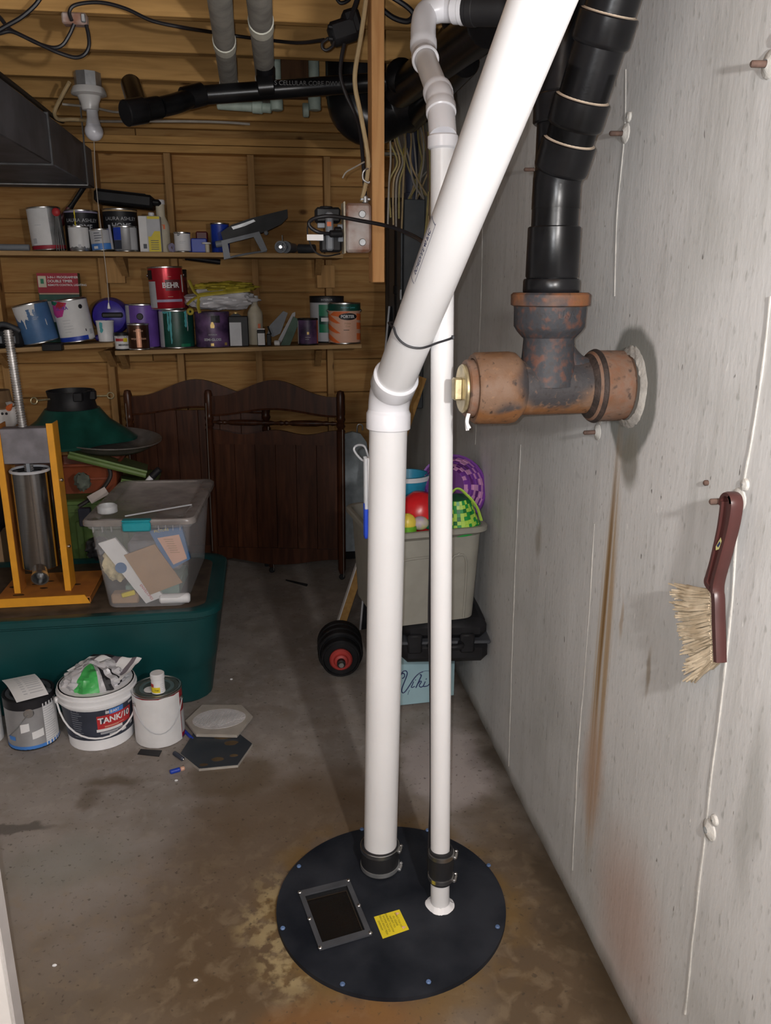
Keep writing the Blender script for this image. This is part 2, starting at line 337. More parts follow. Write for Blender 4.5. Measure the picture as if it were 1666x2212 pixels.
LAV = mat('lavender_paint', (0.40, 0.36, 0.52), .5)
TANP = mat('tan_paint', (0.50, 0.34, 0.17), .5)
PINK = mat('magenta_print', (0.62, 0.05, 0.32), .5, var=.2)
CARD = mat('brown_cardboard', (0.40, 0.255, 0.145), .8, var=.07)
PALEBLUE = mat('pale_blue_paint', (0.33, 0.50, 0.56), .6, var=.07, scale=8)
CLEAR = mat('clear_tote_plastic', (0.72, 0.72, 0.75), .22, var=.05, trans=.76)
CLEARLID = mat('frosted_tote_lid', (0.42, 0.38, 0.36), .25, c2=(0.26, 0.23, 0.22), scale=10, trans=.30)
CLEARB = mat('clear_tube_plastic', (0.75, 0.77, 0.80), .12, trans=.55)
DUCT = mat('dusty_dark_duct', (0.11, 0.112, 0.128), .6, .0, var=.25, scale=7, bump=.1)
FOAM = mat('grey_pipe_foam', (0.34, 0.33, 0.30), .8, var=.2, bump=.3)
FOAMT = mat('foam_tape_band', (0.80, 0.80, 0.70), .6, var=.1)
CERAM = mat('white_porcelain', (0.62, 0.61, 0.60), .3, var=.04)
BULBW = mat('frosted_bulb', (0.72, 0.72, 0.78), .25, var=.02)
NMC = mat('cream_cable', (0.50, 0.37, 0.20), .6, var=.15)
NMW = mat('dusty_white_cable', (0.42, 0.38, 0.33), .6, var=.15)
NMY = mat('dusty_yellow_cable', (0.40, 0.33, 0.13), .6, var=.2)
PANELG = mat('panel_grey_enamel', (0.075, 0.085, 0.095), .45, var=.1)
CONDUIT = mat('blue_grey_conduit', (0.055, 0.062, 0.10), .5, var=.15)
SNOW = mat('snowman_foam', (0.55, 0.53, 0.52), .8, var=.1)
BRUSHB = mat('maroon_brush_plastic', (0.062, 0.020, 0.018), .35, var=.1)
BRISTLE = mat('cream_bristle', (0.62, 0.52, 0.38), .8, c2=(0.42, 0.33, 0.22), scale=30)
MORTAR = mat('pale_mortar', (0.33, 0.315, 0.29), .9, var=.2, scale=25, bump=.6, bscale=70)
SEAMC = mat('concrete_fin', (0.50, 0.485, 0.455), .85, var=.15, scale=30, bump=.4)
TERRA = mat('terracotta_plastic', (0.26, 0.062, 0.025), .5, var=.15)
GREYTRAY = mat('smoky_tray_plastic', (0.13, 0.115, 0.105), .35, var=.2)
LIDP = mat('pit_lid_black', (0.007, 0.009, 0.014), .6, c2=(0.026, 0.029, 0.037), scale=6, bump=.15, bscale=120, spec=.2)
FRAMEG = mat('gasket_grey', (0.060, 0.063, 0.072), .5, var=.15)
PITW = mat('murky_pit_water', (0.020, 0.012, 0.007), .15, c2=(0.007, 0.006, 0.005), scale=10)
GLASSP = mat('clear_pit_pane', (0.02, 0.02, 0.02), .05, trans=.75)
BLUEBOLT = mat('blue_bolt_coating', (0.10, 0.17, 0.33), .5, var=.2)
TILED = mat('dark_slate_tile', (0.032, 0.040, 0.052), .45, c2=(0.045, 0.052, 0.062), scale=7)
TILEB = mat('tile_body', (0.40, 0.37, 0.33), .8, var=.1)
THINSET = mat('white_thinset', (0.60, 0.59, 0.60), .8, var=.12, bump=.7, bscale=90)
BAGW = mat('white_bag_plastic', (0.60, 0.59, 0.62), .3, var=.08, trans=.05)
GREENFILM = mat('green_film', (0.06, 0.42, 0.10), .35, var=.2)
RUSTBOX = mat('dusty_box_steel', (0.58, 0.53, 0.51), .45, c2=(0.28, 0.13, 0.08), scale=16)
SILVERC = mat('silver_can_paint', (0.33, 0.33, 0.34), .45, .4, var=.08)
SKIRT = mat('white_door_paint', (0.72, 0.69, 0.67), .45, var=.03)
SKIRTE = mat('door_edge_grey', (0.46, 0.43, 0.42), .5, var=.05)  # greyer tone for the casing's right edge
EARTH = mat('dusty_brown_lid', (0.07, 0.05, 0.035), .6, var=.35)
PURW = mat('purple_weave', (0.16, 0.035, 0.28), .4); PURL = mat('lilac_weave', (0.55, 0.26, 0.48), .4); PURD = mat('plum_weave', (0.10, 0.015, 0.15), .4)
GRW = mat('green_weave', (0.01, 0.27, 0.045), .4); GRL = mat('lime_weave', (0.40, 0.62, 0.08), .4); GRD = mat('deep_green_weave', (0.005, 0.14, 0.03), .4)
TOYR = mat('red_plastic', (0.58, 0.015, 0.02), .3); TOYY = mat('yellow_plastic', (0.75, 0.58, 0.07), .4); TOYG = mat('grass_green_plastic', (0.12, 0.34, 0.02), .4)
TURQ = mat('turquoise_plastic', (0.02, 0.22, 0.36), .4)
GREYBOARD = mat('ironing_board_cover', (0.40, 0.45, 0.48), .8, var=.12, scale=30)
OCHW = wood('ochre_lumber', (0.46, 0.27, 0.09), (0.36, 0.19, 0.06), 1, knots=False)

# ------------------------------------------------------------------ mesh builder
def frame(axis, up=(0, 0, 1)):
    z = V(axis).normalized(); u = V(up)
    if abs(z.dot(u)) > .98: u = V((0, 1, 0))
    x = u.cross(z).normalized(); y = z.cross(x)
    return Matrix((x, y, z)).transposed()
def at(o, axis=(0, 0, 1), up=(0, 0, 1)):
    M = frame(axis, up).to_4x4(); M.translation = V(o); return M
def rot(ax, deg): return Matrix.Rotation(R_(deg), 4, ax)
def tr(v): return Matrix.Translation(V(v))
def smooth_path(pts, sub=6):
    pts = [V(p) for p in pts]
    if len(pts) < 3: return pts
    out = []
    for i in range(len(pts) - 1):
        p0 = pts[max(i - 1, 0)]; p1 = pts[i]; p2 = pts[i + 1]; p3 = pts[min(i + 2, len(pts) - 1)]
        for k in range(sub):
            t = k / sub
            out.append(.5 * ((2 * p1) + (p2 - p0) * t + (2 * p0 - 5 * p1 + 4 * p2 - p3) * t * t + (3 * p1 - p0 - 3 * p2 + p3) * t ** 3))
    out.append(pts[-1]); return out

class MB:
    def __init__(s): s.v = []; s.f = []; s.m = []
    def add(s, vs, fs, m=0, M=None):
        o = len(s.v)
        s.v += [tuple((M @ V(p)) if M is not None else p) for p in vs]
        s.f += [tuple(i + o for i in f) for f in fs]
        s.m += ([m] * len(fs) if isinstance(m, int) else list(m)); return s
    def box(s, c, size, M=None, m=0, b=0.0):
        hx, hy, hz = [q / 2 for q in size]; b = min(b, hx * .9, hy * .9, hz * .9)
        if b <= 0:
            vs = [(c[0] + x * hx, c[1] + y * hy, c[2] + z * hz) for x in (-1, 1) for y in (-1, 1) for z in (-1, 1)]
            fs = [(0, 1, 3, 2), (4, 6, 7, 5), (0, 4, 5, 1), (2, 3, 7, 6), (0, 2, 6, 4), (1, 5, 7, 3)]
            return s.add(vs, fs, m, M)
        vs = []; idx = {}
        for x in (-1, 1):
            for y in (-1, 1):
                for z in (-1, 1):
                    for a in range(3):
                        d = [hx - b, hy - b, hz - b]; d[a] += b
                        idx[(x, y, z, a)] = len(vs); vs.append((c[0] + x * d[0], c[1] + y * d[1], c[2] + z * d[2]))
        fs = []
        def q(l):
            a, bb, cc = V(vs[l[0]]), V(vs[l[1]]), V(vs[l[2]]); n = (bb - a).cross(cc - a)
            ctr = sum((V(vs[i]) for i in l), V()) / len(l) - V(c)
            fs.append(tuple(l) if n.dot(ctr) > 0 else tuple(reversed(l)))
        S = (-1, 1)
        for a in range(3):
            o1, o2 = [k for k in range(3) if k != a]
            for t in S:
                l = []
                for (p, r) in ((-1, -1), (1, -1), (1, 1), (-1, 1)):
                    k = [0, 0, 0]; k[a] = t; k[o1] = p; k[o2] = r; l.append(idx[(*k, a)])
                q(l)
            for p in S:
                for r in S:
                    l = []
                    for (t, aa) in ((-1, o1), (1, o1), (1, o2), (-1, o2)):
                        k = [0, 0, 0]; k[a] = t; k[o1] = p; k[o2] = r; l.append(idx[(*k, aa)])
                    q(l)
        for x in S:
            for y in S:
                for z in S: q([idx[(x, y, z, a)] for a in range(3)])
        return s.add(vs, fs, m, M)
    def tube(s, pts, r, n=10, m=0, M=None, cap=True, flat=1.0):
        pts = [V(p) for p in pts]; N = len(pts)
        rs = [r] * N if not isinstance(r, (list, tuple)) else r
        t0 = (pts[1] - pts[0]).normalized(); u = t0.orthogonal().normalized()
        vs = []; 
        for i, p in enumerate(pts):
            t = (pts[min(i + 1, N - 1)] - pts[max(i - 1, 0)]).normalized()
            u = (u - t * u.dot(t)).normalized(); w_ = t.cross(u)
            for k in range(n):
                a = 2 * math.pi * k / n
                vs.append(tuple(p + (u * math.cos(a) + w_ * math.sin(a) * flat) * rs[i]))
        fs = []
        for i in range(N - 1):
            for k in range(n):
                fs.append((i * n + k, i * n + (k + 1) % n, (i + 1) * n + (k + 1) % n, (i + 1) * n + k))
        if cap: fs.append(tuple(reversed(range(n)))); fs.append(tuple(range((N - 1) * n, N * n)))
        return s.add(vs, fs, m, M)
    def lathe(s, prof, M=None, n=28, m=0, a0=0.0, a1=360.0):
        full = abs(a1 - a0) >= 359.9; c = n if full else n + 1
        vs = []
        for (r, z) in prof:
            for k in range(c):
                a = R_(a0 + (a1 - a0) * k / n); vs.append((r * math.cos(a), r * math.sin(a), z))
        fs = []; mm = []
        for i in range(len(prof) - 1):
            for k in range(n):
                k2 = (k + 1) % c
                a, b, d, e = i * c + k, i * c + k2, (i + 1) * c + k2, (i + 1) * c + k
                if prof[i][0] < 1e-7: fs.append((a, d, e))
                elif prof[i + 1][0] < 1e-7: fs.append((a, b, d))
                else: fs.append((a, b, d, e))
                mm.append(m if isinstance(m, int) else m[i])
        return s.add(vs, fs, mm, M)
    def cyl(s, a, b, r, n=28, m=0, bev=.003, M=None):
        a = V(a); b = V(b); L = (b - a).length; bev = min(bev, L * .4, r * .4)
        K = at(a, b - a); K = M @ K if M is not None else K
        return s.lathe([(0, 0), (r - bev, 0), (r, bev), (r, L - bev), (r - bev, L), (0, L)], K, n, m)
    def ball(s, c, r, n=16, m=0, sc=(1, 1, 1), M=None):
        K = tr(c) @ Matrix.Diagonal((*sc, 1)); K = M @ K if M is not None else K
        k = max(6, n // 2)
        return s.lathe([(r * math.sin(math.pi * i / k), -r * math.cos(math.pi * i / k)) for i in range(k + 1)], K, n, m)
    def prism(s, poly, h, M=None, m=0, z0=0.0, holes=()):
        loops = [list(poly)] + [list(hh) for hh in holes]
        flat = [p for l in loops for p in l]; n = len(flat)
        vs = [(x, y, z0) for x, y in flat] + [(x, y, z0 + h) for x, y in flat]
        tris = tessellate_polygon([[V((x, y, 0)) for x, y in l] for l in loops])
        fs = []
        for t in tris:
            a, b, c = [V((*flat[i], 0)) for i in t]
            if (b - a).cross(c - a).z < 0: t = tuple(reversed(t))
            fs.append(tuple(i + n for i in t)); fs.append(tuple(reversed(t)))
        o = 0
        for li, l in enumerate(loops):
            k = len(l); area = sum(l[i][0] * l[(i + 1) % k][1] - l[(i + 1) % k][0] * l[i][1] for i in range(k))
            for i in range(k):
                a, b = o + i, o + (i + 1) % k
                q = (a, b, b + n, a + n)
                if (area < 0) != (li > 0): q = tuple(reversed(q))
                fs.append(q)
            o += k
        return s.add(vs, fs, m, M)
    def grid(s, fn, nu, nv, m=0, M=None):
        vs = [tuple(fn(i / nu, j / nv)) for j in range(nv + 1) for i in range(nu + 1)]
        fs = [(j * (nu + 1) + i, j * (nu + 1) + i + 1, (j + 1) * (nu + 1) + i + 1, (j + 1) * (nu + 1) + i) for j in range(nv) for i in range(nu)]
        return s.add(vs, fs, m if isinstance(m, int) else [m(i / nu, j / nv) for j in range(nv) for i in range(nu)], M)
    def sheet(s, fn, nu, nv, th, m=0, M=None):
        """grid with a small real thickness th along -normal of its middle"""
        a = V(fn(.5, .5)); n = (V(fn(.52, .5)) - a).cross(V(fn(.5, .52)) - a).normalized() * th
        s.grid(fn, nu, nv, m, M); s.grid(lambda u, v: V(fn(1 - u, v)) - n, nu, nv, 0 if not isinstance(m, int) else m, M)
        for e in (lambda t: (t, 0), lambda t: (1, t), lambda t: (1 - t, 1), lambda t: (0, 1 - t)):
            s.grid(lambda u, v, e=e: V(fn(*e(u))) - n * (1 - v), max(nu, nv), 1, 0 if not isinstance(m, int) else m, M)
        return s
    def text(s, txt, size, fn=None, m=0, M=None, bold=.0, shear=0.0, align='CENTER', sx=1.0):
        c = bpy.data.curves.new('lettering', 'FONT'); c.body = txt; c.size = size; c.align_x = align; c.align_y = 'CENTER'
        c.resolution_u = 3; c.offset = bold * size; c.shear = shear
        o = bpy.data.objects.new('lettering', c); me = o.to_mesh()
        vs = [((v.co.x * sx, v.co.y, 0)) for v in me.vertices]; fs = [tuple(p.vertices) for p in me.polygons]
        o.to_mesh_clear(); bpy.data.objects.remove(o); bpy.data.curves.remove(c)
        if fn: vs = [tuple(fn(x, y)) for x, y, z in vs]
        return s.add(vs, fs, m, M)
    def build(s, name, mats, parent=None, M=None, ang=38, kind=None):
        if not isinstance(mats, (list, tuple)): mats = [mats]
        me = bpy.data.meshes.new(name)
        off = V((0, 0, 0)); p = parent
        while p is not None: off += V(p.location); p = p.parent
        vs = [(M @ V(v) if M is not None else V(v)) for v in s.v]
        if parent is None and kind is None:
            base = V(((min(v.x for v in vs) + max(v.x for v in vs)) / 2, (min(v.y for v in vs) + max(v.y for v in vs)) / 2, min(v.z for v in vs)))
        else: base = V((0, 0, 0))
        vs = [v - off - base for v in vs]
        me.from_pydata([tuple(v) for v in vs], [], s.f)
        for q in mats: me.materials.append(q)
        me.polygons.foreach_set('material_index', s.m); me.polygons.foreach_set('use_smooth', [True] * len(s.f))
        me.validate(); me.update()
        me.set_sharp_from_angle(angle=R_(ang))
        o = bpy.data.objects.new(name, me); COL.objects.link(o); o.location = base
        if parent: o.parent = parent
        if kind: o['kind'] = kind
        return o
def tag(o, label, cat, group=None):
    o['label'] = label; o['category'] = cat
    if group: o['group'] = group
    return o
def thing(name, label, cat, loc, group=None):
    o = bpy.data.objects.new(name, None); COL.objects.link(o); o.location = V(loc); o.empty_display_size = .05
    return tag(o, label, cat, group)

# ------------------------------------------------------------------ structure
ZJ = 2.32; YB = 4.72; YS = 4.63          # joist undersides, sheathing face, stud faces
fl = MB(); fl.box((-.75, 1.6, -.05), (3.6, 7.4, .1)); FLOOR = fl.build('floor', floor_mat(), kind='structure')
wr = MB()
def wallpt(u, v):
    y = -2.0 + 6.9 * u; z = 2.62 * v
    return (WALLX + .0035 * noise.noise((y * 2.2, z * 1.3, 3.1)) + .0015 * noise.noise((y * 9, z * 3, 1)), y, z)
wr.grid(lambda u, v: wallpt(1 - u, v), 150, 50)
wr.box((WALLX + .14, 1.45, 1.31), (.24, 6.9, 2.62))
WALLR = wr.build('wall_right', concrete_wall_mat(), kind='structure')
# raised form seams of the pour
for (pts, wd) in (([(1665, 640), (1640, 860), (1600, 1090), (1570, 1420), (1535, 1700), (1480, 2190)], .0034),
                  ([(1352, 150), (1350, 280), (1333, 470), (1328, 640)], .0024), ([(1285, 1130), (1268, 1400), (1250, 1620), (1237, 1880)], .0024),
                  ([(1044, 300), (1040, 620), (1027, 960)], .0022), ([(1125, 960), (1115, 1180), (1107, 1400), (1099, 1655)], .0022)):
    q = [PX(a, b, WALLX - .001) for a, b in pts]; q = smooth_path(q, 8)
    q = [p + V((0, .004 * noise.noise((p.z * 9, 1, 1)), 0)) for p in q]
    mb = MB(); mb.tube(q, [wd * (.45 + .6 * abs(noise.noise((p.z * 20, 5, 2)))) for p in q], 6)
    mb.build('form_seam', SEAMC, WALLR)
# form ties: snapped rods and their plugs
for (px, py, L, plug) in ((1352, 288, .034, 1), (1160, 366, .035, 1), (1292, 933, .034, 1), (1664, 138, .030, 1), (1597, 1080, .050, 1), (1530, 1042, .008, 0), (1533, 1792, .004, 1), (1008, 470, .03, 1)):
    p = PX(px, py, WALLX)
    mb = MB(); mb.cyl(p + V((.01, 0, 0)), p + V((-L, 0, -.001)), .0048, 10)
    if plug:
        K = at(p + V((.004, 0, 0)), (-1, 0, 0)); mb.lathe([(.022, 0), (.019, .006), (.010, .010), (.006, .012)], K, 14, 1)
        mb.lathe([(.012, 0), (.009, .008), (.002, .010)], at(p + V((.004, -.012, .028)), (-1, 0, 0)), 10, 1)
    mb.build('form_tie', [MATS['sandy_tie'] if 'sandy_tie' in MATS else mat('sandy_tie', (0.11, .065, .05), .8, var=.3, scale=60), SEAMC], WALLR)

# back wall: sheathing boards, studs, plates
WB = MB(); WB.box((-.75, YB + .06, 1.25), (3.6, .06, 2.6)); WALLB = WB.build('wall_back', PINE, kind='structure')
zs = [0.0]
for hgt in (.185, .19, .185, .19, .185, .19, .185, .19, .185, .19, .185, .19, .19): zs.append(zs[-1] + hgt)
for i in range(len(zs) - 1):
    cuts = [-2.54, -.62 + .40 * ((i * 7) % 3) - (.2 if i % 2 else 0), WALLX]
    if i % 3: cuts = cuts[:1] + cuts[-1:]
    for a, b in zip(cuts, cuts[1:]):
        mb = MB(); mb.box(((a + b) / 2, YB + .012 + random.uniform(0, .004), (zs[i] + zs[i + 1]) / 2), (b - a - .004, .024, zs[i + 1] - zs[i] - .004), b=.003)
        mb.build('plank', PINE, WALLB)
STX = [P(0, 600, YS).x - .03, P(222, 600, YS).x, P(378, 600, YS).x, P(552, 600, YS).x, P(711, 600, YS).x, P(711, 600, YS).x + .36, P(0, 600, YS).x - .44, P(0, 600, YS).x - .85]
for x in STX:
    mb = MB(); mb.box((x, (YS + YB) / 2, 1.11), (.036, YB - YS - .002, 2.18), b=.002); mb.build('stud', STUDW, WALLB)
for z in (2.22, 2.26):
    mb = MB(); mb.box((-.75, (YS + YB) / 2 - .004, z), (3.5, YB - YS + .002, .037), b=.002); mb.build('top_plate', JOISTW, WALLB)
mb = MB(); mb.box((-.75, (YS + YB) / 2, .019), (3.5, YB - YS, .037), b=.002); mb.build('sole_plate', STUDW, WALLB)
# nailed blocks and a strap on the studs (seen under the shelves)
mb = MB(); mb.box((STX[4] - .02, YS - .02, 1.585), (.10, .036, .12), b=.002); mb.build('nailer_block', STUDW, WALLB)
mb = MB(); mb.box((STX[1] + .07, YS - .015, 1.63), (.10, .028, .16), b=.002); mb.build('nailer_block', STUDW, WALLB)

# ceiling: subfloor boards and joists
CE = MB(); CE.box((-.75, 1.5, 2.60), (3.6, 7.2, .03)); CEIL = CE.build('ceiling', JOISTW, kind='structure')
y = -1.98; k = 0
while y < 4.75:
    for a, b in ((-2.5, -.8 + .5 * (k % 3)), (-.8 + .5 * (k % 3), WALLX)):
        mb = MB(); mb.box(((a + b) / 2, y + .09, 2.572), (b - a - .004, .178, .02), b=.002); mb.build('plank', JOISTW, CEIL)
    y += .181; k += 1
for yj in (4.38, 3.99, 3.60, 3.19, 2.79, 2.38, 1.98, 1.57, 1.17, .77, .37, -.03, -.43, -.83, -1.23):
    mb = MB(); mb.box((-.88, yj + .019, ZJ + .118), (3.2, .038, .236), b=.003); mb.build('joist', JOISTW, CEIL)
mb = MB(); mb.box((-.75, 4.60, 2.43), (3.4, .036, .24), b=.003); mb.build('rim_joist', JOISTW, CEIL)
# left wall, out of the picture
wl = MB(); wl.box((-2.6, 1.45, 1.31), (.1, 6.9, 2.62)); wl.build('wall_left', mat('left_wall_concrete', (.42, .41, .39), .85, var=.15, scale=3), kind='structure')
# white door casing standing at the left edge
tx = P(38, 2212, 1.2).x
mb = MB(); mb.box((tx - .065, 1.20, 1.05), (.13, .04, 2.1), m=0, b=.002); mb.box((tx + .001, 1.203, 1.05), (.004, .036, 2.1), m=1)
mb.build('trim_1', [SKIRT, SKIRTE], kind='structure')

# pale mortar collar where the drain enters the wall (part of the wall)
K = at((WALLX, 1.555, 1.345), (-1, 0, 0)); mb = MB()
mb.grid(lambda u, v: K @ V(((.066 + .017 * v * (1 + .35 * noise.noise((math.cos(6.283 * u) * 2, math.sin(6.283 * u) * 2, 0)))) * math.cos(6.283 * u), (.066 + .021 * v) * math.sin(6.283 * u), .011 * (1 - v) ** .7 + .004 * noise.noise((u * 40, v * 6, 2)) - .002)), 60, 6)
mb.build('mortar_collar', MORTAR, WALLR)

# ------------------------------------------------------------------ pit lid
LC = V((.268, 1.705, 0)); LR = .295
lidt = thing('pit_lid', 'round black pit lid on the floor with a framed window', 'lid', LC)
win = [PZ(px, py, .012) for px, py in ((648, 1932), (753, 1906), (800, 2020), (692, 2052))]
hole = [(p.x, p.y) for p in win]
circ = [(LC.x + LR * math.cos(2 * math.pi * k / 96), LC.y + LR * math.sin(2 * math.pi * k / 96)) for k in range(96)]
ctr = sum((V(p) for p in win), V()) / 4
inner = [((V(p) - ctr) * .86 + ctr) for p in win]
mb = MB(); mb.prism(circ, .012, holes=[[(p.x, p.y) for p in inner]]); mb.build('disc', LIDP, lidt)
mb = MB(); mb.prism([(p.x, p.y) for p in [(q - ctr) * .95 + ctr for q in inner]], .002, z0=.0005); mb.build('pit_water', PITW, lidt)
mb = MB(); mb.prism([(p.x, p.y) for p in [(q - ctr) * 1.04 + ctr for q in inner]], .002, z0=.0122); mb.build('window_pane', GLASSP, lidt)
for i in range(4):
    a, b = win[i], win[(i + 1) % 4]; ia, ib = inner[i], inner[(i + 1) % 4]
    mb = MB(); mb.prism([(q.x, q.y) for q in ((a - ctr) * 1.05 + ctr, (b - ctr) * 1.05 + ctr, ib, ia)], .005, z0=.0145); mb.build('window_frame', FRAMEG, lidt)
for p in win + [(win[1] + win[2]) / 2, (win[3] + win[0]) / 2]:
    mb = MB(); mb.ball((p.x, p.y, .0195), .0055, 10, sc=(1, 1, .55)); mb.build('window_screw', STEEL, lidt)
for px, py in ((646, 1873), (611, 2007), (740, 2128), (926, 2123), (1075, 2004), (1056, 1871), (924, 1795), (782, 1793)):
    p = PZ(px, py, .012); mb = MB(); mb.cyl(p, p + V((0, 0, .006)), .0062, 8, bev=.002); mb.build('lid_bolt', BLUEBOLT, lidt)
# yellow sticker lying flat on the lid (its own print)
A, B, C_, D = [PZ(px, py, .0123) for px, py in ((808, 1981), (863, 1965), (884, 2008), (827, 2028))]
mb = MB(); mb.prism([(p.x, p.y) for p in (A, D, C_, B)], .0008, z0=.0123)
def onst(u, v, z=.0136): q = A + (B - A) * u + (D - A) * v + (A + C_ - B - D) * u * v; return (q.x, q.y, z)
# lettering runs up the sticker: rows stack along u, letters along v
rows = ['WARNING', 'KEEP COVER CLOSED', 'DO NOT REMOVE', 'WITHOUT TURNING', 'OFF THE FAN', 'SEALED LID', 'DO NOT STAND']
for i, tx_ in enumerate(rows):
    mb.text(tx_, .115, lambda x, y, i=i: onst(.10 + i * .115 + y * .85, .45 - x * .82), m=1)
for v in (.16, .84):
    mb.add([onst(.80, v - .07), onst(.80, v + .08), onst(.96, v + .005)], [(0, 1, 2)], 2)
mb.build('warning_sticker', [YELLOW, mat('olive_print', (.10, .09, .01), .6), PEACH], lidt)

# ------------------------------------------------------------------ white vent pipe (thick): base, 45 degree elbow, long slanted run
PB = V((.257, 1.832, 0)); PE = V((.280, 1.830, 1.300)); PT = PD(1172, 0, 1.064)
dv = (PE - PB).normalized(); dd = (PT - PE).normalized(); RV = .0445
vent = thing('vent_pipe', 'thick white plastic pipe rising from the lid then slanting up to the right', 'pipe', (PB.x, PB.y, .012))
mb = MB(); mb.cyl(PB + dv * .07, PB + dv * 1.23, RV, 40); mb.build('pipe', PVC, vent)
mb = MB(); mb.cyl(PE + dd * .055, PE + dd * 1.42, RV, 40); mb.build('pipe', PVC, vent)
def elbow(mb, c, d0, d1, r, rh, leg, hub, n=32, m=0):
    """moulded elbow at c from direction d0 to d1: bent body, two sockets with a visible wall"""
    a = c - d0 * leg; b = c + d1 * leg
    pts = [(1 - t) ** 2 * a + 2 * t * (1 - t) * c + t * t * b for t in [i / 10 for i in range(11)]]
    mb.tube(pts, r, n, m)
    ri = r * .90
    for p, d in ((a, -d0), (b, d1)):
        mb.lathe([(r, -.006), (rh - .002, 0), (rh, .003), (rh, hub - .002), (rh - .002, hub), (ri, hub), (ri, hub - .006)], at(p, d), n, m)
mb = MB(); elbow(mb, PE, dv, dd, .0475, .0515, .036, .040, 40); mb.build('elbow', PVCF, vent)
# printed mark on the slanted run
mbt = MB(); K = at(PE + dd * .455, dd, (1, 0, 0))
def onpipe(x, y, r=RV + .0004, ph=0.0):
    t = ph + y / r; return K @ V((r * math.cos(t), r * math.sin(t), x))
vd = K.inverted() @ CAM; PH0 = math.atan2(vd.y, vd.x)
def strip(x0, x1, y0, y1, ph):
    n = 8; vs = []; fs = []
    for i in range(n + 1):
        for x in (x0, x1): vs.append(tuple(onpipe(x, y0 + (y1 - y0) * i / n, ph=ph)))
    fs = [(2 * i, 2 * i + 1, 2 * i + 3, 2 * i + 2) for i in range(n)]; mbt.add(vs, fs, 0)
PHL = PH0 - 1.02
for sgn in (1,):
    strip(-.072, .072, -.0125, -.0115, PHL); strip(-.066, .076, .0105, .0112, PHL); strip(-.072, -.0705, -.012, .010, PHL); strip(.072, .0735, -.012, .011, PHL)
    strip(-.07, .072, -.0095, -.0089, PHL)
mbt.text('SCHEDULE 40 PVC', .0125, lambda x, y: onpipe(x * 1.05, y + .0005, ph=PHL), bold=.02)
mbt.build('printed_mark', INKB, vent)
# dark faint scuffs
def coupling(parent, base, r, zs_, bands, lip=True):
    mb = MB(); mb.lathe([(r, zs_[0]), (r + .006, zs_[0] + .002), (r + .0065, zs_[0] + .012), (r + .008, (zs_[0] + zs_[1]) / 2), (r + .0065, zs_[1] - .012), (r + .006, zs_[1] - .002), (r, zs_[1])], tr(base), 36)
    o = mb.build('rubber_coupling', RUBBER, parent)
    for z in bands:
        mb = MB(); mb.lathe([(r + .0065, z - .006), (r + .0088, z - .0055), (r + .0088, z + .0055), (r + .0065, z + .006)], tr(base), 36)
        a = R_(-25); q = V(base) + V(((r + .012) * math.cos(a), (r + .012) * math.sin(a), z))
        tdir = V((-math.sin(a), math.cos(a), .25)).normalized()
        mb.cyl(q - tdir * .010, q + tdir * .010, .0058, 10); mb.cyl(q + tdir * .010, q + tdir * .017, .0045, 6)
        mb.build('hose_clamp', STEEL if z > .05 else GREYMETAL, o)
coupling(vent, (PB.x, PB.y, 0), RV, (.012, .088), (.080, .024))
# U-tube gauge stuck on the far left side of the pipe
gz0, gz1 = P(790, 1158, 1.86).z, P(790, 985, 1.86).z
gx = P(790, 1080, 1.86).x - .001; gy = 1.858
mb = MB(); mb.box((gx + .006, gy - .012, (gz0 + gz1) / 2 + .03), (.004, .030, gz1 - gz0 - .06), b=.001); GB = mb.build('gauge_card', WHITE, vent)
for s in (-1, 1):
    mb = MB(); mb.tube([(gx, gy - .012 + s * .009, gz1), (gx, gy - .012 + s * .009, gz0 + .012)], .0042, 8); mb.build('gauge_tube', CLEARB, vent)
mb = MB(); pts = [(gx - .0006, gy - .021, gz0 + .075), (gx - .0006, gy - .021, gz0 + .012), (gx - .0006, gy - .012, gz0 + .003), (gx - .0006, gy - .003, gz0 + .012), (gx - .0006, gy - .003, gz0 + .085)]
mb.tube(smooth_path(pts, 5), .0049, 8); mb.build('gauge_fluid', BLUE, vent)
lp = [P(798, 1000, 1.85), P(780, 992, 1.86), P(765, 972, 1.87), P(772, 962, 1.87), P(788, 965, 1.86), P(797, 990, 1.85), P(803, 1003, 1.835)]
mb = MB(); mb.tube(smooth_path(lp, 7), .0028, 8); mb.build('gauge_hose', mat('smoky_hose', (.30, .31, .33), .35, var=.1), vent)

# ------------------------------------------------------------------ thin pump discharge pipe
RT = .0241
T0 = PZ(953, 1962, .012); T0.z = 0; TB = V((T0.x, T0.y + .012, 0))
TTOP = P(957, 296, TB.y + .005)
dt = (TTOP - TB).normalized()
disc = thing('discharge_pipe', 'thin white plastic pipe beside the thick one, with offset elbows near the joists', 'pipe', (TB.x, TB.y, .012))
zt = TTOP.z
mb = MB(); mb.cyl(TB + dt * .005, TB + dt * .105, RT, 28); mb.build('pipe', PVC, disc)
mb = MB(); mb.cyl(TB + dt * .13, TTOP, RT, 28); mb.build('pipe', PVC, disc)
coupling(disc, (TB.x, TB.y, 0), RT, (.088, .185), (.170, .102))
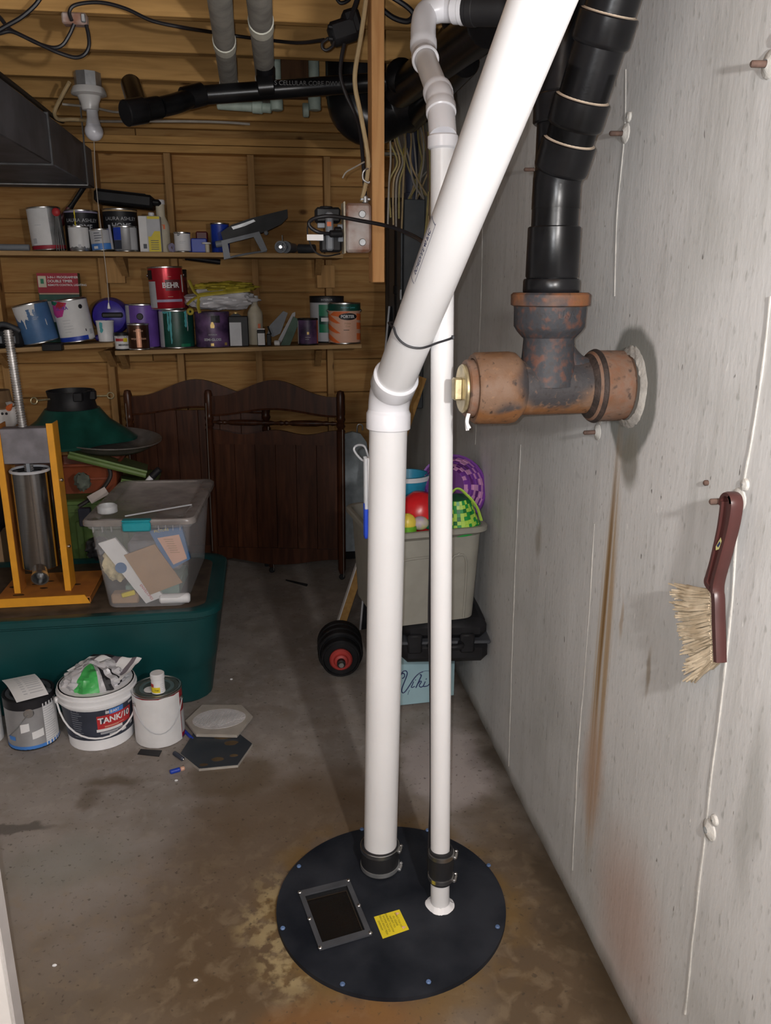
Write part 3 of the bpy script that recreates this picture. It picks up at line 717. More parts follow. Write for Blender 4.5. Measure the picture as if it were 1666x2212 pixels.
# sealant where it passes the lid
mb = MB(); Kq = tr((TB.x, TB.y, .0125))
mb.grid(lambda u, v: Kq @ V(((RT + .013 * v * (1 + .5 * noise.noise((math.cos(6.283 * u), math.sin(6.283 * u), 7)))) * math.cos(6.283 * u), (RT + .013 * v) * math.sin(6.283 * u), .010 * (1 - v) + .003 * noise.noise((u * 30, v, 1)))), 36, 4)
mb.build('sealant_bead', WHITEP, disc)
A1 = PD(951, 212, depth(TTOP) * 1.02); A2 = PD(915, 118, depth(TTOP) * 1.14); A3 = PD(915, 55, depth(TTOP) * 1.16); A4 = PD(946, 20, depth(TTOP) * 1.17); A5 = PD(1006, 20, depth(TTOP) * 1.15)
mb = MB(); mb.cyl(TTOP - dt * .022, TTOP + dt * .004, .0300, 28); mb.tube([TTOP, A1 - (A1 - TTOP).normalized() * .02], .0272, 28); mb.build('coupling', PVCF, disc)
d1 = (A1 - TTOP).normalized(); d2 = (A2 - A1).normalized(); d3 = (A3 - A2).normalized(); d5 = (A5 - A4).normalized()
mb = MB(); elbow(mb, A1, d1, d2, .0275, .0300, .018, .022); mb.build('elbow', PVCF, disc)
mb = MB(); mb.cyl(A1 + d2 * .03, A2 - d2 * .02, RT, 28); mb.build('pipe', PVC, disc)
mb = MB(); elbow(mb, A2, d2, d3, .0275, .0300, .018, .022); mb.build('elbow', PVCF, disc)
mb = MB()
pts = smooth_path([A2 + d3 * .03, A3, PD(922, 30, depth(A4)), A4, PD(968, 19, depth(A4)), A5], 6)
mb.tube(pts, .0285, 24); mb.cyl(A5 - d5 * .03, A5, .0305, 24); mb.cyl(A5 - d5 * .012, A5 + d5 * .004, .0325, 24); mb.build('elbow', PVCF, disc)
mb = MB(); mb.cyl(A5, A5 + d5 * .16, .034, 24); mb.cyl(A5 + d5 * .01, A5 + d5 * .03, .0355, 24); mb.build('rubber_coupling', RUBBER, disc)
# zip tie round both pipes
def ray_cyl(px, py, a, d, r):
    """front hit of a sight line with a cylinder (axis a,d); grazing lines slide to the edge"""
    q = ray(px, py); w_ = CAM - a; q2 = q - d * q.dot(d); w2 = w_ - d * w_.dot(d)
    A_, B_, C2 = q2.dot(q2), 2 * q2.dot(w2), w2.dot(w2) - r * r; D_ = max(0.0, B_ * B_ - 4 * A_ * C2)
    return CAM + q * ((-B_ - math.sqrt(D_)) / (2 * A_))
zp = [ray_cyl(px, py, PE, dd, RV + .003) for px, py in ((851, 708), (856, 724), (868, 739), (886, 749), (908, 752), (926, 748))]
zp += [ray_cyl(px, py, TB, dt, RT + .003) for px, py in ((944, 741), (960, 736), (976, 730))]
zp += [zp[-1] + V((.004, .03, .004)), (zp[0] + zp[-1]) / 2 + V((0, .085, .01)), zp[0] + V((0, .055, .008))]
mb = MB(); mb.tube(smooth_path(zp + [zp[0]], 6), .0024, 8); hd = zp[8] + V((.003, .004, .001)); mb.box(hd, (.006, .010, .008), b=.001)
tag(mb.build('zip_tie', INK), 'black zip tie cinching the thick slanted pipe to the thin pipe', 'zip tie')
# pump cords clipped behind the pipes
def cable(name, label, pts, r, m, group=None, cat='cable', sub=7, parent=None):
    mb = MB(); mb.tube(smooth_path(pts, sub), r, 8)
    o = mb.build(name, m, parent)
    if parent is None: tag(o, label, cat, group)
    return o
off = V((.0285, .006, 0))
cable('pump_cord', 'black cord running down the left edge of the thin white pipe', [P(940, 560, 1.76), P(934, 800, 1.735), P(932, 1000, 1.72), P(929, 1080, 1.715), P(931, 1180, 1.71), P(928, 1330, 1.715), P(931, 1480, 1.71), P(932, 1700, 1.70), P(929, 1790, 1.69), P(926, 1850, 1.69), P(928, 1900, 1.69)], .0042, CABLE)

# ------------------------------------------------------------------ cast iron tee on the wall and the black stack
YT = 1.589; ZT = 1.345; XB = P(1192, 600, YT).x
iron = thing('cast_iron_tee', 'rusty cast iron drain tee sticking out of the concrete wall', 'pipe fitting', (WALLX, YT, ZT))
mb = MB(); mb.cyl((.44, YT, ZT), (WALLX - .01, YT, ZT), .0555, 40); 
xl, xr = P(1020, 840, YT).x, P(1108, 840, YT).x
mb.lathe([(.0555, xr + .016), (.071, xr), (.073, xr - .012), (.072, xl + .006), (.068, xl)], Matrix(((0, 0, 1, 0), (1, 0, 0, YT), (0, 1, 0, ZT), (0, 0, 0, 1))), 40)
mb.lathe([(.068, xl), (.060, xl), (.060, xl + .01)], Matrix(((0, 0, 1, 0), (1, 0, 0, YT), (0, 1, 0, ZT), (0, 0, 0, 1))), 40)
mb.build('tee_body', tee_mat(), iron)
mb = MB(); xh = .665
mb.lathe([(.0555, xh - .012), (.070, xh - .002), (.075, xh + .006), (.073, xh + .014), (.072, WALLX + .004)], Matrix(((0, 0, 1, 0), (1, 0, 0, YT), (0, 1, 0, ZT), (0, 0, 0, 1))), 40)
mb.build('wall_hub', TAN, iron)
mb = MB(); mb.lathe([(.0560, xh - .014), (.0735, xh + .002), (.0758, xh + .007), (.0750, xh + .010)], Matrix(((0, 0, 1, 0), (1, 0, 0, YT), (0, 1, 0, ZT), (0, 0, 0, 1))), 40); mb.build('hub_edge', mat('dark_hub_edge', (.030, .019, .015), .7, var=.4, scale=40, bump=.4), iron)  # dark ring round the lip of the wall hub
mb = MB()
# flared neck: sweep whose radius widens into the body
zn0, zn1 = ZT, P(1190, 722, YT).z
mb.lathe([(.062, ZT + .006), (.058, ZT + .035), (.0525, ZT + .060), (.0505, zn1 - .01), (.053, zn1)], tr((XB, YT - .002, 0)), 40)
mb.tube(smooth_path([(XB + .085, YT, ZT + .028), (XB + .055, YT, ZT + .040), (XB + .028, YT, ZT + .068), (XB + .016, YT, ZT + .095)], 6), [.030] * 13 + [.033] * 6, 20)
mb.build('branch_neck', IRON, iron)
zh1, zh2 = P(1190, 660, YT).z, P(1190, 632, YT).z
mb = MB(); mb.lathe([(.053, zn1 - .006), (.064, zn1 + .006), (.0705, zn1 + .016), (.0715, zh1), (.060, zh1)], tr((XB, YT, 0)), 44)
hub = mb.build('branch_hub', IRON, iron)
def onhub(x, y, r=.0722): t = x / r; return (XB + r * math.sin(t + .02), YT - r * math.cos(t + .02), (zn1 + zh1) / 2 + .012 + y)
mb = MB(); mb.text('USA', .022, lambda x, y: onhub(x + .010, y), bold=.02); mb.build('cast_lettering', IRON, hub)
mb = MB(); mb.lathe([(.0700, zh1 - .002), (.078, zh1 + .001), (.0785, zh2 - .004), (.074, zh2), (.055, zh2 - .002)], tr((XB, YT, 0)), 44); mb.build('hub_lip', RUST, iron)
# brass plug on the left end
mb = MB(); xp = xl
mb.cyl((xp + .004, YT, ZT), (xp - .016, YT, ZT), .058, 36, 1); mb.cyl((xp - .014, YT, ZT), (xp - .024, YT, ZT), .049, 36, 0)
mb.box((xp - .031, YT, ZT), (.018, .026, .044), b=.003, m=0)
mb.build('cleanout_plug', [BRASS, TAN], iron)
mb = MB(); 
for i in range(5):
    q = V((xp - .016 + .004 * random.random(), YT - .036 + .008 * random.random(), ZT - .046)); mb.tube(smooth_path([q, q + V((-.004, -.003, -.014)), q + V((.003 * random.uniform(-1, 1), -.002, -.028 - .01 * random.random()))], 4), .0022, 6)
mb.build('thread_tape', WHITEP, iron)

stack = thing('waste_stack', 'black plastic waste stack leaning up from the rusty tee', 'pipe', (XB, YT, zh2 - .01))
RA = .0450; zc0 = zh2 - .004
ztop = P(1190, 490, YT).z; zwy = P(1195, 475, YT).z
mb = MB(); mb.lathe([(.052, zc0), (.0555, zc0 + .006), (.0555, P(1190, 603, YT).z - .004), (.054, P(1190, 603, YT).z), (RA, P(1190, 600, YT).z)], tr((XB, YT, 0)), 40); mb.build('adapter', ABS, stack)
mb = MB(); mb.lathe([(RA + .002, P(1190, 601, YT).z - .004), (.0515, P(1190, 597, YT).z), (.0510, ztop - .002), (.0490, ztop), (RA, ztop)], tr((XB, YT, 0)), 40); mb.build('coupling', ABS, stack)
WY = V((XB, YT, zwy + .02)); ST = PD(1322, 10, 1.36); 
dS = (ST - (WY + V((0, 0, .05)))).normalized(); W1 = WY + V((0, 0, .05))
mb = MB(); mb.cyl((XB, YT, ztop - .01), W1 + V((0, 0, .02)), RA, 36); mb.tube([WY, W1, W1 + dS * .06], RA + .001, 36); mb.cyl(W1, W1 + dS * .20, RA, 36)
mb.cyl(W1, W1 + V((0, 0, .32)), RA - .002, 36)
mb.cyl(W1 + V((0, 0, .10)), W1 + V((0, 0, .15)), RA + .006, 36)
mb.build('wye', ABS, stack)
mb = MB(); mb.cyl(W1 + V((0, 0, .15)), (XB, YT, 2.5), RA - .001, 36); mb.build('vertical_pipe', ABS, stack)
def hubring(a, b, r, name):
    mb = MB(); L = (b - a).length
    mb.lathe([(RA + .001, 0), (r - .001, .004), (r, .008), (r, L - .002), (r - .002, L), (RA, L)], at(a, b - a), 40); o = mb.build(name, ABS, stack)
    mb = MB(); mb.lathe([(r - .0022, L + .0002), (RA + .0005, L + .0016), (RA, L + .003)], at(a, b - a), 40); mb.build('glue_rim', GLUE, o)
LS = (ST - W1).length
tt = lambda px, py: max(.02, (PD(px, py, depth(W1 + dS * .2)) - W1).dot(dS))
def along(py):
    lo, hi = 0.0, 1.2
    for _ in range(40):
        t = (lo + hi) / 2; p = W1 + dS * t; v = p - CAM; yy = CY - FPX * v.dot(_U) / v.dot(_F)
        if yy > py: lo = t
        else: hi = t
    return lo
for (y0, y1) in ((372, 305), (275, 212), (98, 28)):
    hubring(W1 + dS * along(y0), W1 + dS * along(y1), .0515, 'hub')
mb = MB(); mb.cyl(W1 + dS * (along(372) - .01), W1 + dS * 1.05, RA, 36); mb.build('slanted_pipe', ABS, stack)

# ------------------------------------------------------------------ overhead: duct, foam pipes, drain, post, lamp, wiring
yd0, yd1 = 1.6, 4.40
dx = P(205, 407, yd1).x; dz0 = P(205, 407, yd1).z; dz1 = P(205, 322, yd1).z
duct = thing('heating_duct', 'large dusty dark sheet metal duct below the joists at left', 'duct', (dx - .25, 3.0, dz0))
for a, b in ((yd0, 3.55), (3.553, yd1)):
    mb = MB(); mb.box((dx - .25, (a + b) / 2, (dz0 + dz1) / 2), (.5, b - a, dz1 - dz0), b=.004); mb.build('duct_section', DUCT, duct)
sy = 3.55
mb = MB(); mb.box((dx - .25, sy, (dz0 + dz1) / 2), (.516, .012, dz1 - dz0 + .016), b=.003); mb.build('duct_seam', mat('bare_duct_edge', (.13, .13, .135), .45, .6, var=.2), duct)
for y in (2.6, 4.2):
    mb = MB(); mb.tube([(dx + .006, y, dz0 - .006), (dx + .006, y, ZJ + .06)], .004, 6); mb.tube([(dx + .006, y, dz0 - .006), (dx - .506, y, dz0 - .006)], .004, 6); mb.build('hanger_strap', GREYMETAL, duct)

for i, (pa, pb, lab) in enumerate((((476, 0), (501, 236), 'left of two grey foam covered pipes hanging under the joists'), ((558, 0), (577, 238), 'right of two grey foam covered pipes hanging under the joists'))):
    zz = 2.265; a = PZ(pa[0], pa[1], zz); x = a.x; x2 = P(pb[0], pb[1], 3.75).x; r = .033 if i == 0 else .034
    A0 = V((x + (x - x2) * .6, 1.5, zz)); B0 = V((x2, 3.66, zz)); dirp = (B0 - A0).normalized()
    t = thing('foam_covered_pipe', lab, 'pipe', A0, 'foam covered pipes')
    tape = [(2.83, 3.40), (2.62, 3.30)][i]
    ys = [1.5] + list(tape) + [3.66]
    for k in range(3):
        p = A0 + dirp * ((ys[k] - 1.5) / dirp.y + .004); q = A0 + dirp * ((ys[k + 1] - 1.5) / dirp.y - .004)
        mb = MB(); mb.cyl(p, q, r, 22, bev=.004); mb.build('foam_sleeve', FOAM, t)
    for yy in tape:
        p = A0 + dirp * ((yy - 1.5) / dirp.y); mb = MB(); mb.cyl(p - dirp * .035, p + dirp * .035, r + .003, 22); mb.build('tape_band', FOAMT, t)
# pale green pipe stubs and manifold between the joists, where the foam pipes end
PGR = mat('pale_green_pipe', (.34, .41, .36), .5, var=.2)
for px, lab in ((598, 'short pale green pipe stub left of the dark framing gap under the joists'), (680, 'short pale green pipe stub beside the big black elbow under the joists')):
    a = P(px, 236, 3.46); mb = MB(); mb.cyl(a, a + V((0, 0, .40)), .021, 16); mb.cyl(a - V((0, 0, .004)), a + V((0, 0, .045)), .025, 16)
    tag(mb.build('pipe_stub', PGR, None), lab, 'pipe')
a, b_ = P(470, 226, 3.50), P(586, 234, 3.46)
t = thing('pipe_manifold', 'pale green pipe running level under the black drain pipe', 'pipe', a)
mb = MB(); mb.cyl(a, b_, .018, 16); mb.build('pipe', PGR, t)
mb = MB(); mb.cyl(P(545, 231, 3.47), P(568, 233, 3.465), .023, 16); mb.build('coupling', PGR, t)
a, b_ = P(654, 238, 3.46), P(667, 238, 3.46); mb = MB(); mb.cyl(a, b_, .026, 16); tag(mb.build('pipe_stub', PGR, None), 'stubby pale green pipe end tucked left of the stub by the elbow', 'pipe')
c_ = P(638, 185, 3.54); mb = MB(); mb.box((c_.x, 3.55, 2.40), (.11, .05, .28), b=.003); tag(mb.build('wood_block', wood('dark_blocking', (.13, .06, .025), (.07, .03, .012), 2, False), None), 'dark wood blocking between the two pale green pipe stubs', 'wood block')
c_ = P(588, 160, 3.55); mb = MB(); mb.box((c_.x, 3.57, 2.40), (.045, .02, .14), b=.002); tag(mb.build('blue_label_card', mat('dim_blue_card', (.16, .20, .30), .6), None), 'small dull blue card on the joist left of the dark blocking', 'card')

# branch drain: black pipe crossing under the joists into the big black elbow
def pip(mb, pts, r, n=22): mb.tube(smooth_path(pts, 6), r, n)
dr = thing('branch_drain', 'black drain pipe crossing under the joists into a big elbow behind the post', 'pipe', P(560, 190, 3.25))
yd = 3.03
q = [P(278, 243, 2.84), P(345, 232, 2.90), P(420, 207, yd), P(560, 190, yd), P(740, 180, yd), P(835, 176, yd)]
mb = MB(); mb.cyl(q[0], q[1], .034, 22); mb.cyl(P(270, 245, 2.83), P(312, 238, 2.87), .039, 22); mb.build('pipe_end', ABS, dr)
mb = MB(); mb.cyl(P(300, 236, 2.88), P(283, 182, 3.06), .033, 22); mb.build('side_inlet', ABS, dr)
mb = MB(); pip(mb, [q[1], P(385, 222, 2.96), q[2]], .031); mb.build('bend', ABS, dr)
mb = MB(); mb.cyl(q[2], q[5], .030, 22); mb.cyl(P(395, 214, 3.0), P(440, 203, yd), .036, 22)
mb.build('pipe', ABS, dr)
mb = MB(); mb.cyl(P(556, 190, yd), P(592, 187, yd), .037, 22); mb.cyl(P(575, 188, yd), P(574, 145, yd + .02), .032, 22); mb.build('tee', ABS, dr)
mb = MB(); mb.text('ABS CELLULAR CORE DWV', .020, lambda x, y: tuple(P(655, 186, yd) + V((x, -.0303, y + .002 + x * .018)))); mb.build('printed_mark', mat('dull_white_print', (.09, .09, .09), .6), dr)
# big elbow and trunk
yb = 3.41
mb = MB(); pip(mb, [P(765, 120, yb), P(762, 190, yb), P(768, 235, yb), P(800, 255, yb), P(850, 232, yb), P(905, 205, yb - .05)], .102, 28); mb.cyl(P(764, 215, yb), P(764, 128, yb), .108, 30); mb.build('big_elbow', ABS, dr)
mb = MB(); mb.cyl(P(868, 165, 3.0), P(868, 165, 3.2), .054, 26); mb.ball(P(868, 165, 3.0), .058, 24, sc=(1, .6, 1)); mb.build('cleanout_cap', ABS, dr)
trunk = thing('slanted_drain', 'black drain pipe slanting up right behind the white pipe elbows', 'pipe', P(960, 110, 2.9))
mb = MB(); mb.cyl(P(865, 195, 3.12), P(1055, 50, 2.25), .058, 26); mb.build('pipe', ABS, trunk)
mb = MB(); mb.cyl(P(985, 100, 2.70), P(1030, 66, 2.55), .068, 26); mb.cyl(P(1000, 90, 2.66), P(985, 20, 2.60), .05, 22); mb.build('wye', ABS, trunk)
mb = MB(); mb.cyl(P(885, 262, 3.5), P(1005, 132, 2.62), .045, 22); mb.build('lower_pipe', ABS, trunk)

# hanging post (2x4) with the outlet box
px0, px1 = P(805, 610, 2.42), P(831, 610, 2.42)
post = thing('hanging_post', 'short orange fir stud hanging from the joist, cut off above the floor', 'post', (px0.x, 2.42, px0.z))
mb = MB(); mb.box(((px0.x + px1.x) / 2, 2.42 + .043, (px0.z + 2.55) / 2), (px1.x - px0.x, .086, 2.55 - px0.z), b=.002); mb.build('stud', POSTW, post)
hk = P(797, 365, 2.44)
mb = MB(); mb.tube(smooth_path([P(804, 348, 2.45), P(799, 362, 2.44), P(790, 366, 2.43), P(784, 374, 2.43), P(785, 388, 2.43), P(796, 395, 2.43), P(798, 392, 2.43)], 6), .0028, 8); mb.build('cable_staple', GREYMETAL, post)
bx = px0.x
zb0, zb1 = P(770, 546, 2.45).z, P(770, 440, 2.45).z
ob = thing('outlet_box', 'rust speckled metal outlet box screwed to the hanging post', 'electrical box', (bx - .03, 2.445, zb0))
xw = P(744, 490, 2.42).x
mb = MB(); mb.box(((bx - .001 + xw + .004) / 2, 2.455, (zb0 + zb1) / 2), (bx - xw - .006, .062, zb1 - zb0), b=.008); mb.build('box_body', RUSTBOX, ob)
for z in (zb0 + .028, zb1 - .03):
    mb = MB(); mb.cyl(((bx + xw) / 2 + .012, 2.426, z), ((bx + xw) / 2 + .012, 2.4215, z), .0105, 18); mb.build('knockout', GREYMETAL, ob)
mb = MB(); mb.box((xw + .001, 2.455, (zb0 + zb1) / 2), (.005, .078, zb1 - zb0 + .006), b=.0015); mb.build('cover_plate', CREAM, ob)
mb = MB(); mb.cyl((bx - .016, 2.45, zb1), (bx - .016, 2.45, zb1 + .022), .009, 12); mb.box((bx - .016, 2.45, zb1 + .012), (.03, .012, .008), b=.002); mb.build('cable_clamp', GREYMETAL, ob)
# plugs stacked in the outlet
ad = thing('power_adapter', 'black power adapter plugged in the outlet box above the shelf', 'adapter', (xw - .06, 2.455, zb0))
x0 = P(680, 480, 2.45).x
mb = MB(); mb.box(((x0 + xw) / 2 - .003, 2.462, P(705, 465, 2.45).z), (xw - x0 - .01, .055, .042), b=.006); mb.cyl(P(705, 452, 2.45), P(705, 446, 2.45), .02, 12); mb.build('housing', BLACKP, ad)
mb = MB(); mb.box(((x0 + xw) / 2 + .004, 2.462, P(705, 525, 2.45).z), (xw - x0 - .02, .050, .050), b=.006); mb.build('lower_housing', BLACKP, ad)
mb = MB(); mb.box((P(712, 500, 2.43).x, 2.43, P(712, 500, 2.43).z), (.022, .022, .105), b=.005); mb.build('grey_block', MIDG, ad)
mb = MB(); mb.box((P(711, 484, 2.42).x, 2.4185, P(711, 484, 2.42).z), (.012, .001, .012)); mb.build('warning_dot', ORNG, ad)
for px, py, s in ((694, 487, .022), (735, 490, .016), (692, 515, .022), (736, 517, .016)):
    p = P(px, py, 2.43); mb = MB(); mb.box((p.x, 2.432, p.z), (s, .012, .014), b=.002); mb.build('grey_panel', MIDG, ad)
pl = thing('piggyback_plug', 'black cord plug on the outlet box with a white tag', 'plug', P(720, 505, 2.40))
mb = MB(); mb.cyl(P(740, 505, 2.405), P(712, 505, 2.40), .010, 14); mb.cyl(P(738, 497, 2.41), P(722, 497, 2.41), .009, 12); mb.build('plug_body', BLACKP, pl)
mb = MB(); mb.tube(smooth_path([P(712, 505, 2.40), P(690, 502, 2.38), P(672, 492, 2.38), P(668, 480, 2.38), P(685, 470, 2.37), P(720, 467, 2.36), P(780, 477, 2.33), P(840, 489, 2.28), P(890, 508, 2.20), P(925, 530, 2.05), P(948, 548, 1.86), P(947, 560, 1.78)], 7), .0052, 10); mb.build('cord', CABLE, pl)
mb = MB(); mb.tube(smooth_path([P(668, 480, 2.385), P(664, 495, 2.385), P(668, 520, 2.385), P(682, 545, 2.385), P(705, 553, 2.39), P(735, 548, 2.41)], 7), .0022, 8); mb.build('thin_lead', CABLE, pl)
mb = MB(); Kt = P(681, 513, 2.372); mb.box(Kt, (.046, .002, .016), b=.0005); mb.build('paper_tag', WHITE, pl)

# lamp holder and bulb
lz = ZJ - .004; lc = P(191, 190, 3.56)
ly = 3.56
lampt = thing('ceiling_lampholder', 'white porcelain lampholder with an unlit bulb under the joist', 'lamp', (lc.x, ly, P(191, 305, ly).z))
zt_ = P(191, 176, ly).z
mb = MB(); mb.lathe([(0, zt_ + .03), (.050, zt_ + .03), (.050, zt_ - .022), (0, zt_ - .022)][::-1], tr((lc.x, ly, 0)), 8); mb.build('junction_box', GREYMETAL, lampt)
z1 = P(191, 205, ly).z; z2 = P(200, 238, ly).z; z3 = P(200, 305, ly).z
mb = MB(); mb.lathe([(.0, zt_ - .02), (.058, zt_ - .022), (.066, z1 + .008), (.066, z1), (.045, z1 - .006), (.034, z1 - .03), (.031, z2), (.026, z2 - .002), (0, z2)][::-1], tr((lc.x, ly, 0)), 28); mb.build('lampholder', CERAM, lampt)
hb = z2 - z3; bxo = .006
mb = MB(); mb.lathe([(.021, z2 + .004), (.022, z2 - hb * .25), (.028, z2 - hb * .48)][::-1], tr((lc.x + bxo, ly, 0)), 24); mb.build('bulb_neck', mat('bulb_collar', (.66, .66, .70), .4), lampt)
mb = MB(); R0 = hb * .315; mb.lathe([(R0 * math.cos(R_(a)) if a > -90 else 0, (z3 + R0) + R0 * math.sin(R_(a))) for a in range(-90, 41, 10)] + [(.028, z2 - hb * .48)], tr((lc.x + bxo, ly, 0)), 26); mb.build('bulb', BULBW, lampt)
cable('pull_string', 'thin pull string hanging from the lampholder to the blue jug', [P(203, 305, 3.6), P(208, 400, 3.62), P(219, 500, 3.64), P(231, 600, 3.66), P(235, 655, 3.66)], .0016, NMW, cat='string')
mb = MB(); p = P(235, 660, 3.66); mb.lathe([(.002, .012), (.007, -.012), (.005, -.014), (0, -.014)][::-1], tr(p), 10); tag(mb.build('string_pull', WHITEP, None), 'small white pull knob at the end of the lamp string', 'pull knob')

# white terminal box on the joist face with its black cords
jb = P(162, 42, 2.77); 
jbt = thing('junction_box', 'small white cord junction box on the joist at upper left', 'electrical box', (jb.x, 2.775, jb.z))
a, b_ = P(135, 45, 2.77), P(189, 45, 2.77)
mb = MB(); mb.box((jb.x, 2.772, jb.z), (b_.x - a.x, .035, .032), b=.005); mb.build('box_body', RUSTBOX, jbt)
mb = MB(); mb.box((b_.x - .008, 2.752, jb.z), (.014, .008, .024), b=.003); mb.build('end_cap', GREYMETAL, jbt)
J = 2.74
cable('black_wire', 'black wire looping from the white junction box across to the foam pipes', [P(155, 45, J), P(150, 25, J), P(165, 10, J), P(215, 5, J), P(270, 18, J), P(330, 45, J), P(400, 60, 2.76), P(450, 68, 2.90), P(500, 76, 3.0), P(560, 84, 2.95), P(640, 92, 2.76), P(700, 86, 2.66)], .0052, CABLE)
cable('black_wire', 'black wire hanging in a loop below the white junction box', [P(160, 52, J), P(150, 75, J), P(135, 97, J), P(115, 103, J), P(85, 95, J), P(50, 78, J), P(20, 62, J), P(0, 38, J), P(-20, 20, J)], .0055, CABLE)
cable('black_wire', 'black wire dropping from the right end of the white junction box', [P(186, 54, J), P(191, 75, J), P(192, 100, J), P(182, 118, J), P(162, 124, J), P(130, 115, J - .012), P(100, 102, J - .014), P(60, 83, J - .014), P(25, 68, J - .014), P(0, 72, J - .012), P(-30, 80, J)], .0055, CABLE)
cable('black_wire', 'black wire running diagonally up at the top left corner', [P(-20, 75, 2.66), P(10, 58, 2.66), P(45, 38, 2.66), P(75, 12, 2.66), P(92, -12, 2.66)], .006, CABLE)
cable('dark_cable', 'dark cable lying along the top edge of the duct', [P(-15, 150, 3.0), P(50, 200, 3.3), P(90, 232, 3.55), P(120, 255, 3.75), P(135, 262, 3.9)], .009, mat('brown_black_cable', (.03, .022, .016), .6))
cable('cream_cable', 'cream cable hooked between lampholder and duct', [P(150, 178, 3.58), P(135, 205, 3.62), P(120, 235, 3.66), P(118, 248, 3.68), P(128, 258, 3.72), P(160, 258, 3.78), P(200, 262, 3.85)], .0075, NMC)
cable('cream_cable', 'pale cable stretched along the top plate of the back wall', [P(120, 258, 4.28), P(220, 262, 4.3), P(300, 262, 4.3), P(400, 262, 4.3), P(480, 264, 4.32), P(540, 268, 4.32)], .006, NMW)
cable('cream_cable', 'thin grey cable passing behind the bulb to the black pipe', [P(135, 225, 3.95), P(200, 232, 3.95), P(250, 242, 3.95), P(290, 238, 3.95)], .005, NMW)
# black splitter box near the post and cords down the post
sb = P(742, 68, 2.52)
spt = thing('cord_splitter', 'black cord splitter box hanging beside the post near the joists', 'electrical box', sb)
mb = MB(); mb.box((0, 0, 0), (.085, .05, .060), M=tr(sb) @ rot('Y', -18), b=.012); mb.box((.03, 0, .012), (.05, .045, .07), M=tr(sb) @ rot('Y', -18), b=.01); mb.build('box_body', BLACKP, spt)
for px, py in ((708, 57), (709, 83)):
    mb = MB(); mb.cyl(P(px, py, 2.5), P(px + 12, py + 2, 2.5), .006, 10); mb.build('cord_grip', BLACKP, spt)
S = 2.50
cable('black_wire', 'black wire making a small loop under the black splitter box', [P(710, 82, S), P(697, 92, S), P(697, 104, S), P(706, 108, S), P(718, 100, S), P(722, 90, S)], .004, CABLE)
cable('black_wire', 'thick black cord falling from the splitter box past the black elbow', [P(744, 95, S), P(738, 125, S), P(736, 165, S), P(748, 205, S), P(766, 245, S), P(778, 285, S - .02), P(783, 330, S - .04), P(788, 400, S - .05), P(789, 432, S - .05)], .0055, CABLE)
cable('black_wire', 'black cord rising from the splitter box past the top of the picture', [P(757, 45, S), P(763, 25, S), P(770, 5, S), P(776, -20, S)], .007, CABLE)
cable('cream_cable', 'cream cable running down the post into the outlet box', [P(792, -10, 2.44), P(787, 30, 2.44), P(779, 85, 2.44), P(768, 150, 2.44), P(768, 190, 2.44), P(778, 240, 2.44), P(791, 310, 2.44), P(796, 350, 2.44), P(793, 385, 2.44), P(784, 425, 2.45), P(782, 436, 2.45)], .0065, NMC)
cable('cream_cable', 'thin wire end sticking out left of the post staple', [P(787, 350, 2.45), P(765, 362, 2.43), P(748, 372, 2.42), P(740, 385, 2.42)], .0022, NMW)
cable('black_wire', 'black wire looping out from behind the top of the post', [P(845, -8, 2.6), P(880, 15, 2.6), P(893, 32, 2.6), P(880, 46, 2.6), P(850, 38, 2.6), P(820, 15, 2.6)], .0075, CABLE)
cable('black_wire', 'dark strap hanging at the very top left of the post', [P(725, -8, 2.6), P(735, 6, 2.6), P(750, 2, 2.6), P(760, -10, 2.6)], .005, CABLE)

# breaker panel at the far right corner, its conduit and cables
yp0, yp1 = 3.72, 4.08
xa = P(872, 520, yp0).x; zp1 = P(900, 430, yp0).z
pan = thing('breaker_panel', 'dark grey breaker panel on the far right wall behind the white pipes', 'electrical panel', (xa, yp0, .98))
mb = MB(); mb.box(((xa + WALLX) / 2 - .001, (yp0 + yp1) / 2, (.98 + zp1) / 2), (WALLX - xa - .004, yp1 - yp0, zp1 - .98), b=.004); mb.build('cabinet', PANELG, pan)
mb = MB(); mb.box((xa - .006, (yp0 + yp1) / 2, (.98 + zp1) / 2), (.010, yp1 - yp0 - .02, zp1 - 1.0), b=.003); mb.build('door', PANELG, pan)
mb = MB(); mb.box((xa - .010, yp0 + .012, 1.50), (.012, .012, .05), b=.003); mb.build('latch', GREYMETAL, pan)
a = P(890, 432, 3.80); b_ = P(888, 285, 3.80)
mb = MB(); mb.cyl(a, b_ + V((0, 0, .12)), .030, 18); mb.cyl(a - V((0, 0, .01)), a + V((0, 0, .03)), .036, 18); mb.build('conduit', CONDUIT, pan)
mb = MB(); p = P(876, 327, 3.76); mb.box(p, (.022, .003, .026), b=.001); mb.build('yellow_tag', mat('dull_yellow_tag', (.45, .34, .03), .6), pan)
mb = MB(); mb.box((P(855, 560, 4.12).x, 4.13, 1.42), (.10, .02, 1.06), b=.002); tag(mb.build('backing_board', wood('dark_plywood', (.05, .033, .02), (.03, .02, .012), 2, False), None), 'dark plywood backing board beside the breaker panel', 'board')
cb = P(862, 600, 3.85)
mb = MB(); mb.tube([(cb.x, 3.86, .9), (cb.x, 3.86, 1.80)], .022, 16); mb.cyl((cb.x, 3.86, 1.5), (cb.x, 3.86, 1.54), .027, 16); tag(mb.build('black_conduit', ABS, None), 'black vertical conduit just left of the breaker panel', 'conduit')
rnd = random.Random(3)
